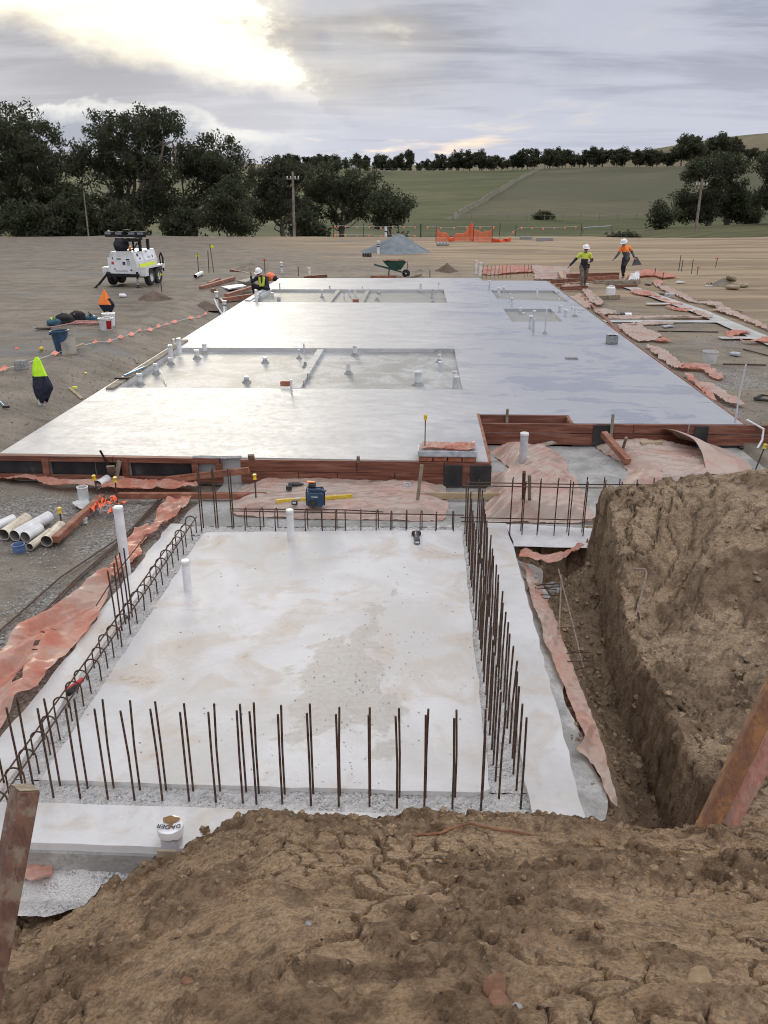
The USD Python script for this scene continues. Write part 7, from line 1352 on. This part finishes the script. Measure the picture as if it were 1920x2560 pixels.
# worker in yellow, striding towards the camera, right arm out with a trowel
J1 = dict(pelvis=(0, 0, .98), chest=(.01, -.03, 1.34), neck=(.02, -.05, 1.52), head=(.03, -.07, 1.64), hf=(.05, -.95, -.15), shl=(.21, -.03, 1.44), shr=(-.19, -.04, 1.44), ell=(.33, .0, 1.19), elr=(-.40, -.05, 1.20), wrl=(.22, -.22, 1.14), wrr=(-.62, -.12, .96), hipl=(.10, .02, .93), hipr=(-.09, -.02, .93), knl=(.15, .10, .50), knr=(-.05, -.18, .52), anl=(.13, .42, .22), anr=(-.04, -.15, .10), tol=(.14, .36, .09), tor=(-.05, -.32, .05))
def ex1(t, J):
    d = J['wrr']+np.array((-.06, -.02, -.07)); part(t, 'hand_tool', cat_([beam(d+(-.12, 0, .03), d+(.03, 0, -.02), .03, .03)]), 'label_white'); part(t, 'tool_belt', T(lathe([(.155, -.03), (.165, -.03), (.165, .03), (.155, .03)], 24), *(J['pelvis']+(0, 0, .06))), 'black_cloth'); part(t, 'pouch', box(.12, .08, .18, *(J['pelvis']+(.19, -.02, -.03)), b=.02), 'black_cloth')
p1_ = GZ((7.081, 37.868, 0.100)); person((p1_[0]+.05, p1_[1]+.15, p1_[2]+.06), -.10, J1, dict(sleeve='navy_cloth', trousers='khaki_cloth', top='yellow_cloth', bottom='navy_cloth', collar='navy_cloth'), 'worker in yellow and navy shirt, white hard hat, walking towards the camera', ex1)
J2 = dict(pelvis=(0, 0, .97), chest=(-.10, -.06, 1.32), neck=(-.17, -.10, 1.50), head=(-.22, -.14, 1.61), hf=(-.55, -.70, -.45), shl=(.08, -.02, 1.44), shr=(-.30, -.08, 1.40), ell=(.26, .06, 1.20), elr=(-.42, -.12, 1.13), wrl=(.36, -.08, .97), wrr=(-.60, -.20, .93), hipl=(.08, .04, .92), hipr=(-.09, -.04, .92), knl=(-.10, -.20, .62), knr=(-.16, -.10, .52), anl=(-.02, .12, .30), anr=(-.06, -.02, .10), tol=(-.08, .02, .22), tor=(-.14, -.16, .05))
def ex2(t, J):
    c = J['wrl']+np.array((.09, -.03, -.02)); V = np.array([c+(-.06, 0, .05), c+(.02, 0, .06), c+(.30, .06, -.30), c+(-.20, -.06, -.34), c+(-.06, .06, .05), c+(.02, .06, .05), c+(.28, .14, -.31), c+(-.18, .04, -.34)])
    part(t, 'carried_sheet', trimesh.convex.convex_hull(V), 'grey_cloth')
p2_ = GZ((9.622, 41.280, 0.100)); person((p2_[0]+.1, p2_[1]+.1, p2_[2]+.10), 0, J2, dict(sleeve='grey_cloth', trousers='black_cloth', top='orange_cloth', bottom='grey_cloth', collar='orange_cloth'), 'worker in orange and grey shirt, white hard hat, carrying a dark sheet', ex2)
J3 = dict(pelvis=(.10, .05, .30), chest=(-.02, -.06, .66), neck=(-.08, -.10, .84), head=(-.14, -.15, .95), hf=(-.45, -.75, -.40), shl=(.16, -.06, .76), shr=(-.24, -.06, .76), ell=(.22, -.22, .50), elr=(-.42, -.16, .62), wrl=(.08, -.38, .34), wrr=(-.46, -.10, .84), hipl=(.17, .02, .30), hipr=(-.02, .02, .30), knl=(.16, -.42, .44), knr=(-.36, -.30, .52), anl=(.24, -.22, .09), anr=(-.34, -.16, .09), tol=(.22, -.38, .05), tor=(-.38, -.34, .05))
def ex3(t, J):
    part(t, 'backpack', (lambda o: (o.vertices.__setitem__(slice(None), o.vertices*np.array((.20, .17, .17))*(1+.3*(fbm(o.vertices*3, 3, 9)[:, None]-.5))), T(o, .30, .14, .80))[1])(trimesh.creation.icosphere(3, 1.0)), 'orange_flag'); part(t, 'dark_pouch', T(trimesh.creation.icosphere(2, .12), .46, .12, .74), 'black_cloth')
    for s in (-1, 1): part(t, 'vest_band', chain([((J['chest']+(s*.09, -.10, .12), .055), (J['chest']+(s*.05, -.12, -.18), .06))], .03, 3), 'yellow_cloth')
p3_ = GZ((-6.419, 34.442, 0.320)); person((p3_[0], p3_[1]+.2, p3_[2]+.06), .0, J3, dict(sleeve='black_cloth', trousers='black_cloth', top='black_cloth', bottom='black_cloth', collar='black_cloth'), 'crouching worker in black with yellow vest bands, white hard hat, at the slab edge', ex3)

# ------------------------------------------------------------------ trees
def leaves(C, R, n, size, rng, flat=.8):
    """n leaf sprays spread over the shells of the clumps C, R"""
    k = rng.integers(0, len(C), n); d = rng.normal(size=(n, 3)); d /= np.linalg.norm(d, axis=1, keepdims=True)
    p = C[k]+d*R[k][:, None]*rng.uniform(.35, 1.08, (n, 1))*(1, 1, flat)
    a = rng.normal(size=(n, 3)); a[:, 2] -= .5; a /= np.linalg.norm(a, axis=1, keepdims=True); b = np.cross(a, rng.normal(size=(n, 3))); b /= np.linalg.norm(b, axis=1, keepdims=True)
    s = size*rng.uniform(.55, 1.35, (n, 1)); a, b = a*s, b*s*.42
    V = np.stack([p-a*.5, p+b*.5, p+a*.5, p-b*.5], 1).reshape(-1, 3); i = np.arange(n)*4
    return trimesh.Trimesh(V, np.vstack([np.stack([i, i+1, i+2], 1), np.stack([i, i+2, i+3], 1)]), process=False)
def limb(a, b, r0, r1, rng, k=7, wob=.06):
    a, b = np.array(a, float), np.array(b, float); L_ = np.linalg.norm(b-a); f = np.linspace(0, 1, k)[:, None]; p = a+(b-a)*f; p[1:-1] += rng.normal(size=(k-2, 3))*L_*wob; return tube(p, np.linspace(r0, r1, k), 7)
def gum(name, base, blobs, label, seed, trunk=.45, clumps=260, nleaf=17000, size=.50, leaf='gum_leaf', group=None, fork=.3, lean=0.0, gaps=.34, cr=(.6, 1.15), bare=0, cat='tree', shrink=.98):
    """blobs: (dx, dy, z, rx, ry, rz) lobes of the crown"""
    rng = np.random.default_rng(seed); t = thing(name, label, cat, base, group=group); B = np.array(blobs, float); B[:, 3:] *= shrink; vol = (B[:, 3]*B[:, 4]*B[:, 5])**.75; C = []
    while len(C) < clumps:
        j = rng.choice(len(B), p=vol/vol.sum()); d = rng.normal(size=3); d /= np.linalg.norm(d); q = B[j, :3]+d*B[j, 3:]*(rng.random()**.33)
        if noise(q*.42+seed, seed) > gaps: C.append(q)
    C = np.array(C); R = rng.uniform(*cr, len(C)); H = B[:, 2].max()
    wd = [limb((0, 0, -.6), (lean*H*fork, 0, H*fork), trunk, trunk*.75, rng, 6, .02)]; top_ = np.array((lean*H*fork, 0, H*fork))
    order = rng.permutation(len(C))[:34]
    for j in range(len(B)):
        e = B[j, :3]*(1, 1, 1.0)-(0, 0, B[j, 5]*.3); wd.append(limb(top_ if rng.random() < .7 else top_*.6, e, trunk*.55, trunk*.16, rng, 7, .05))
    for q in order:
        j = np.argmin(((B[:, :3]-C[q])**2).sum(1)); wd.append(limb(B[j, :3]-(0, 0, B[j, 5]*.5), C[q], trunk*.2, .02, rng, 5, .07))
    for q in range(bare): a = rng.uniform(0, 6.28); wd.append(limb(top_*rng.uniform(.5, 1), top_+(math.cos(a)*H*.3, math.sin(a)*H*.2, rng.uniform(.0, .5)*H), trunk*.22, .03, rng, 7, .08))
    part(t, 'trunk', cat_(wd), 'bark', smooth=60); part(t, 'crown', leaves(C, R, nleaf, size, rng), leaf, smooth=False)
    return t
def bl(Y, lst, base):                    # lobes given as points on the plane of the tree
    return [(p[0]-base[0], oy, p[2]-base[2], rx, ry, rz) for (p, oy, rx, ry, rz) in lst]
def place(x, Y): return (x, Y, float(hill_h(x, Y)))
b1 = place((-45.208, 97.000, 0.028)[0], 97.0)
gum('gum_tree', b1, bl(97, [((-45.807, 97.000, 7.482), 0, 5.0, 4.5, 4.0), ((-43.367, 97.000, 8.177), 0, 4.6, 4.5, 3.8), ((-44.862, 97.000, 10.023), 1, 4.2, 4, 3.0), ((-41.672, 97.000, 7.477), 0, 3.8, 4, 3.2), ((-45.242, 97.000, 4.648), -1, 5.5, 5, 4.0), ((-41.512, 97.000, 5.123), 0, 4.0, 4, 3.2), ((-44.018, 97.000, 2.481), 0, 5.0, 4, 3.0), ((-47.270, 97.000, 1.992), 1, 5, 4, 3.2), ((-41.121, 97.000, 2.484), 0, 3.0, 3, 2.6), ((-47.755, 97.000, 8.184), 0, 4.5, 4, 4)], b1), 'huge dark gum tree at the left picture edge behind the pad', 11, .6, 420, 40000, .36, gaps=.24)
b2 = place((-32.677, 100.000, -0.077)[0], 100.0)
gum('gum_tree', b2, bl(100, [((-30.963, 100.000, 10.864), 0, 3.9, 4, 2.3), ((-34.155, 100.000, 10.288), 0, 3.2, 3.5, 2.2), ((-36.135, 100.000, 9.115), 0, 3.0, 3.3, 2.0), ((-29.001, 100.000, 9.689), 0, 3.2, 3, 2.4), ((-32.790, 100.000, 8.516), 1, 4.2, 4, 2.6), ((-37.702, 100.000, 7.209), 0, 2.2, 3, 1.6), ((-35.126, 100.000, 6.604), 0, 3.5, 3.5, 2.6), ((-30.866, 100.000, 6.840), 0, 4.0, 4, 3.0), ((-36.936, 100.000, 4.904), -1, 3.4, 3, 2.6), ((-33.255, 100.000, 4.413), 0, 3.8, 3, 2.8), ((-29.813, 100.000, 4.168), 0, 3.6, 3.5, 3.0), ((-37.858, 100.000, 1.933), 0, 2.8, 3, 3.0), ((-34.673, 100.000, 1.434), 1, 3.2, 3, 2.4), ((-31.407, 100.000, 1.689), 1, 3.0, 3, 2.6), ((-27.840, 100.000, 9.569), 0, 1.7, 2, 1.6)], b2), 'tall broad gum tree with a domed crown and pale leaning limbs', 12, .55, 420, 38000, .35, fork=.32, lean=-.10, gaps=.36, bare=6)
b3 = place((-27.226, 104.000, -0.238)[0], 104.0)
gum('gum_tree', b3, bl(104, [((-26.286, 104.000, 7.684), 0, 3.4, 3.5, 2.2), ((-23.836, 104.000, 7.680), 0, 3.6, 3.5, 2.4), ((-28.308, 104.000, 6.439), 0, 3.2, 3, 2.4), ((-25.649, 104.000, 5.432), 0, 4.0, 3.5, 2.8), ((-22.632, 104.000, 5.430), 0, 3.2, 3, 2.6), ((-28.537, 104.000, 3.909), 0, 3.2, 3, 2.6), ((-24.429, 104.000, 3.399), 0, 3.2, 3, 2.4), ((-22.044, 104.000, 1.857), 0, 2.4, 3, 2.4), ((-29.049, 104.000, 1.330), 1, 2.6, 3, 2.4)], b3), 'gum tree with forked pale trunks, right of the tall domed one', 13, .42, 300, 26000, .35, gaps=.36, bare=5)
b3b = place((-21.173, 95.000, -0.083)[0], 95.0)
gum('gum_tree', b3b, bl(95, [((-22.420, 95.000, 2.062), 0, 2.0, 2, 2.0), ((-20.437, 95.000, 1.353), 0, 2.6, 2, 2.0), ((-19.210, 95.000, 0.639), 0, 1.8, 2, 1.3), ((-20.927, 95.000, 3.473), 0, 1.8, 2, 1.6)], b3b), 'low bushy tree before the forked gum, left of the power pole', 14, .16, 110, 9000, .33, gaps=.32)
b4 = place((-17.877, 112.000, -0.562)[0], 112.0)
gum('gum_tree', b4, bl(112, [((-21.162, 112.000, 4.977), 0, 3.2, 3, 2.4), ((-18.497, 112.000, 5.247), 0, 3.6, 3.5, 2.4), ((-15.875, 112.000, 4.704), 0, 3.4, 3, 2.4), ((-20.426, 112.000, 2.231), 0, 3.0, 3, 2.4), ((-16.860, 112.000, 2.234), 0, 3.4, 3, 2.2), ((-17.567, 112.000, 6.328), 0, 2.4, 2.5, 1.4)], b4), 'spreading dark gum tree behind the power pole', 15, .4, 240, 20000, .35, 'gum_leaf_olive', gaps=.34, bare=4)
b5 = place((-10.645, 118.000, -0.805)[0], 118.0)
gum('gum_tree', b5, bl(118, [((-13.006, 118.000, 5.013), 0, 3.4, 3.5, 2.4), ((-10.528, 118.000, 5.582), 0, 3.6, 3.5, 2.4), ((-8.082, 118.000, 4.440), 0, 3.2, 3, 2.4), ((-6.860, 118.000, 2.714), 0, 3.0, 3, 2.6), ((-10.586, 118.000, 2.422), 0, 3.6, 3, 2.4), ((-13.705, 118.000, 2.129), 0, 3.0, 3, 2.2), ((-5.313, 118.000, 2.715), 1, 2.6, 3, 2.0)], b5), 'low spreading gum tree right of the power pole', 16, .4, 260, 22000, .36, gaps=.34, bare=5)
b6 = place((-5.439, 108.000, -0.369)[0]+1.5, 108.0)
gum('gum_tree', b6, bl(108, [((-4.895, 108.000, 2.315), 0, 2.0, 2, 1.6), ((-3.194, 108.000, 2.183), 0, 2.2, 2, 1.6), ((-4.041, 108.000, 0.712), 0, 2.0, 2, 1.4)], b6), 'small gum at the right end of the left tree belt', 17, .2, 90, 5200, .40, gaps=.32, bare=4)
b7 = place((38.069, 118.000, -0.716)[0], 118.0)
gum('gum_tree', b7, bl(118, [((35.923, 118.000, 6.118), 0, 2.8, 3, 2.2), ((38.174, 118.000, 6.949), 0, 3.2, 3, 2.2), ((34.697, 118.000, 4.155), 0, 2.6, 3, 2.4), ((37.424, 118.000, 3.873), 0, 3.4, 3, 2.6), ((34.770, 118.000, 1.305), 0, 2.6, 3, 2.2), ((36.841, 118.000, 1.595), 0, 3.0, 3, 2.0)], b7), 'gum tree behind the right power pole, left trunk of the pair', 18, .45, 230, 20000, .35, gaps=.34, lean=.05, shrink=.66)
b8 = place((41.024, 120.000, -0.796)[0], 120.0)
gum('gum_tree', b8, bl(120, [((40.965, 120.000, 6.711), 0, 3.0, 3, 2.2), ((41.957, 120.000, 4.154), 0, 3.2, 3, 2.6), ((40.743, 120.000, 2.135), 0, 3.2, 3, 2.4), ((43.118, 120.000, 1.555), 0, 2.8, 3, 2.2), ((44.019, 120.000, 0.680), 0, 2.0, 2, 1.5)], b8), 'gum tree right of the right power pole, right trunk of the pair', 19, .45, 230, 20000, .35, gaps=.32, lean=.08, shrink=.66)
b9 = place((41.765, 105.000, 0.874)[0], 105.0)
gum('gum_tree', b9, bl(105, [((39.910, 105.000, 6.400), 0, 2.0, 3, 2.2), ((41.264, 105.000, 6.889), 0, 3.4, 3, 2.8), ((40.275, 105.000, 3.413), 0, 2.6, 3, 2.2), ((42.478, 105.000, 2.910), 0, 3.4, 3, 3.0)], b9), 'gum tree cut off by the right picture edge', 20, .4, 220, 16000, .35, gaps=.30, shrink=.66)
# undergrowth along the edge of the pad: one bush each
for k, (p_, rx, rz_) in enumerate((((-39.024, 92.000, 0.721), 2.4, 2.2), ((-37.099, 93.000, 1.157), 2.0, 2.6), ((-42.688, 90.000, 0.331), 3.0, 1.8), ((-40.427, 90.000, 0.565), 2.6, 1.9), ((-34.288, 92.000, 0.495), 2.4, 1.8), ((-32.063, 92.000, 0.265), 2.2, 1.7), ((-26.428, 96.000, 0.105), 2.2, 1.4), ((-13.819, 104.000, -0.214), 2.2, 1.3))):
    lb = ['dense dark bush between the huge left gum and the thin grey pole', 'tall bush beside the thin grey pole', 'low dark bush under the huge left gum, at the picture edge', 'low dark bush under the huge left gum, right side', 'bush at the foot of the tall domed gum, left side', 'bush at the foot of the tall domed gum, right side', 'low bush at the foot of the forked gum', 'low bush behind the flag line, right of the power pole'][k]
    bb = (p_[0], p_[1], float(hill_h(p_[0], p_[1]))); gum('bush', bb, [(0, 0, max(1.0, p_[2]-bb[2]), rx, 2, rz_+.6), (rx*.5, .3, max(.8, p_[2]-bb[2]-.6), rx*.7, 1.5, rz_)], lb, 30+k, .08, 70, 4200, .48, gaps=.25, cat='bush')
for k, (p_, rx, rz_, lb) in enumerate((((30.279, 112.000, -0.475), 1.5, 1.7, 'round dark bush left of the right power pole'), ((23.003, 100.000, -0.224), 1.6, .5, 'low bush at the pad edge behind the workers'), ((6.022, 100.000, -0.007), 1.8, .8, 'dark low bush behind the orange fence, right one'), ((2.338, 100.000, -0.013), 1.8, .9, 'dark low bush behind the orange fence, left one'), ((31.039, 225.000, -2.621), 2.6, 1.0, 'small bush at the foot of the grass hill'), ((-2.295, 95.000, 0.192), 1.2, 1.6, 'thin leafless bush left of the orange fence'))):
    bb = (p_[0], p_[1], float(hill_h(p_[0], p_[1]))); gum('bush', bb, [(0, 0, max(.6, rz_*.8), rx, 1.5, rz_)], lb, 50+k, .06, 40, 2400 if k < 5 else 400, .42, 'gum_leaf_olive' if k in (1, 5) else 'gum_leaf', gaps=.2, cat='bush')

# trees along the skyline: a few grown once, then set out one by one
def proto(name, seed, h, w, leaf, tr=.25, skirt=.35): 
    rng = np.random.default_rng(seed); blobs = [(rng.uniform(-.3, .3)*w, rng.uniform(-.3, .3)*w, h*(skirt+(.85-skirt)*f), w*.42*rng.uniform(.8, 1.2), w*.42, h*.17) for f in np.linspace(.1, 1, 6)]
    return blobs
SK = []
def sk(p, h, kind, label, group): SK.append((p, h, kind, label, group))
RNG = np.random.default_rng(99)
# belt on the crest, left half: posts of trunks below flat crowns
for x in np.arange(-28, 118, 2.5):
    y = 536+RNG.uniform(-8, 10)+max(0, (40-x))*.3
    sk((x+RNG.uniform(-2.4, 2.4), y), RNG.uniform(6.0, 13.5)*(.60 if x < 12 else .9), RNG.integers(0, 3), 'dark gum in the long tree belt on the crest of the grass hill', 'tree belt on the hill crest')
for x in np.arange(118, 250, 2.9):
    y = 540+RNG.uniform(-10, 18); sk((x+RNG.uniform(-1.4, 1.4), y), RNG.uniform(7.5, 15)*(1.15 if 150 < x < 190 else (.55 if 196 < x < 244 else .85)), RNG.integers(0, 3), 'dark gum in the dense belt at the top of the right hillside', 'tree belt on the right hilltop')
for x in np.arange(250, 330, 4.2):
    sk((x+RNG.uniform(-1.5, 1.5), 560+RNG.uniform(-10, 30)), RNG.uniform(11, 17), RNG.integers(0, 3), 'dark gum at the far right end of the hilltop belt', 'tree belt at the far right')
for k, x in enumerate((-42, -35.5)): sk((x, 560), 9.5, 3, 'lone tall gum on the skyline, %s of two side by side' % ('left', 'right')[k], None)
sk((-8, 552), 12, 3, 'single tall gum standing above the belt near the middle of the skyline', None)
for x in np.arange(-98, -58, 3.0): sk((x+RNG.uniform(-1, 1), 610+RNG.uniform(-10, 10)), RNG.uniform(9, 12), 4, 'pine in the dark plantation on the left skyline', 'pine plantation')
for x in np.arange(-62, -20, 5.5): sk((x+RNG.uniform(-2, 2), 480+RNG.uniform(-20, 20)), RNG.uniform(6, 8.5), RNG.integers(0, 3), 'small gum behind the left tree belt below the skyline', 'small gums below the left skyline')
for k, (x, y, h) in enumerate(((352, 640, 22), (335, 650, 18), (368, 655, 24), (318, 700, 15), (300, 760, 12))): sk((x, y), h, 3 if k != 4 else 0, 'tall gum against the sky at the far right, %s' % ('second from right', 'third from right', 'rightmost', 'fourth from right', 'leftmost and lowest')[k], None)
kinds = [(.9, .36, 'gum_leaf'), (1.0, .30, 'gum_leaf'), (.85, .42, 'gum_leaf_olive'), (.8, .52, 'gum_leaf'), (.6, .15, 'pine_leaf')]
srcs = {}
for (xy, h, kd, lb, gr) in SK:
    kd = int(kd); z0 = float(hill_h(*xy)); nm = 'pine_tree' if kd == 4 else 'gum_tree'; rz_ = float(RNG.uniform(0, 6.28))
    if kd not in srcs:
        w_, sk_, lf_ = kinds[kd]; r2 = np.random.default_rng(200+kd); w_ *= 8.5
        bls = [(r2.uniform(-.32, .32)*w_, r2.uniform(-.32, .32)*w_, 10*(sk_+(.90-sk_)*f), w_*.33*r2.uniform(.8, 1.2), w_*.33, 1.9) for f in np.linspace(.05, 1, 7)]
        srcs[kd] = (gum(nm, (xy[0], xy[1], z0), bls, lb, 300+kd, .26, 90, 2600, 1.05, lf_, gr, fork=sk_*.8, gaps=.22 if kd != 3 else .40, cr=(.8, 1.5), shrink=1.0), 1)
        continue
    copy(srcs[kd][0], (xy[0], xy[1], z0), rz_, lb, gr, scale=(h/10.5*RNG.uniform(.85, 1.15), h/10.5*RNG.uniform(.85, 1.15), h/10.5))
# a weatherboard-thin line of distant houses is not visible; fences are
def post_fence(pts, sp, h, label, r=.09):
    t = thing('paddock_fence', label, 'fence'); P = np.array(pts, float); d = np.r_[0, np.cumsum(np.linalg.norm(np.diff(P, axis=0), axis=1))]; top_ = []
    for s in np.arange(0, d[-1], sp):
        x, y = np.interp(s, d, P[:, 0]), np.interp(s, d, P[:, 1]); z = float(hill_h(x, y)); part(t, 'post', tube([(x, y, z-.2), (x, y, z+h)], r, 5), 'pole_wood'); top_.append((x, y, z+h*.9))
    part(t, 'wire', tube(top_, .02, 3), 'steel')
post_fence([(8, 222), (60, 224), (150, 224)], 4.6, 1.35, 'wire fence on wooden posts along the foot of the grass hill'); post_fence([(-30, 500), (40, 503), (105, 508)], 4.5, 1.5, 'post fence along the top of the left hillside field', .12)
post_fence([(8, 228), (36, 365), (66, 512)], 9, 1.2, 'fence running up the hillside between the two fields')
# power poles
def pole(b, top_, r, label, arm=True):
    t = thing('power_pole', label, 'power pole', b); h = top_[2]-b[2]; lx = top_[0]-b[0]
    part(t, 'shaft', tube([(0, 0, -.5), (lx, 0, h)], [r*1.15, r*.8], 10), 'pole_wood')
    if arm:
        part(t, 'crossarm', beam((lx-.62, 0, h-.7), (lx+.62, 0, h-.7), .10, .10), 'pole_wood')
        for x in (-.55, -.22, .22, .55): part(t, 'insulator', T(lathe([(.0, 0), (.07, 0), (.05, .1), (.07, .16), (0, .24)], 8), lx+x, 0, h-.64), 'insulator')
q = (-12.876, 88.000, -0.307); pole((q[0], 88, q[2]-.4), (-12.795, 88.000, 5.776), .13, 'wooden power pole in front of the left tree belt'); q = (-33.298, 86.000, -0.183); pole((q[0], 86, q[2]-.4), (-33.236, 86.000, 3.967), .07, 'thin grey pole before the left trees', False); q = (30.303, 98.000, -0.411); pole((q[0], 98, q[2]-.4), (30.308, 98.000, 5.221), .15, 'leaning wooden power pole before the pair of gums at right')
q = (19.850, 92.000, 0.132); t = thing('gate', 'low pipe gate at the pad edge behind the workers', 'gate', (0, 0, 0)); part(t, 'rail', tube([(16.838, 92.000, 0.400), (19.805, 92.000, 0.588)], .05, 6), 'galv'); part(t, 'post', tube([(19.862, 92.000, 0.017), (19.801, 92.000, 0.633)], .09, 6), 'pole_wood'); part(t, 'post', tube([(16.930, 92.000, -0.103), (16.834, 92.000, 0.446)], .09, 6), 'pole_wood')
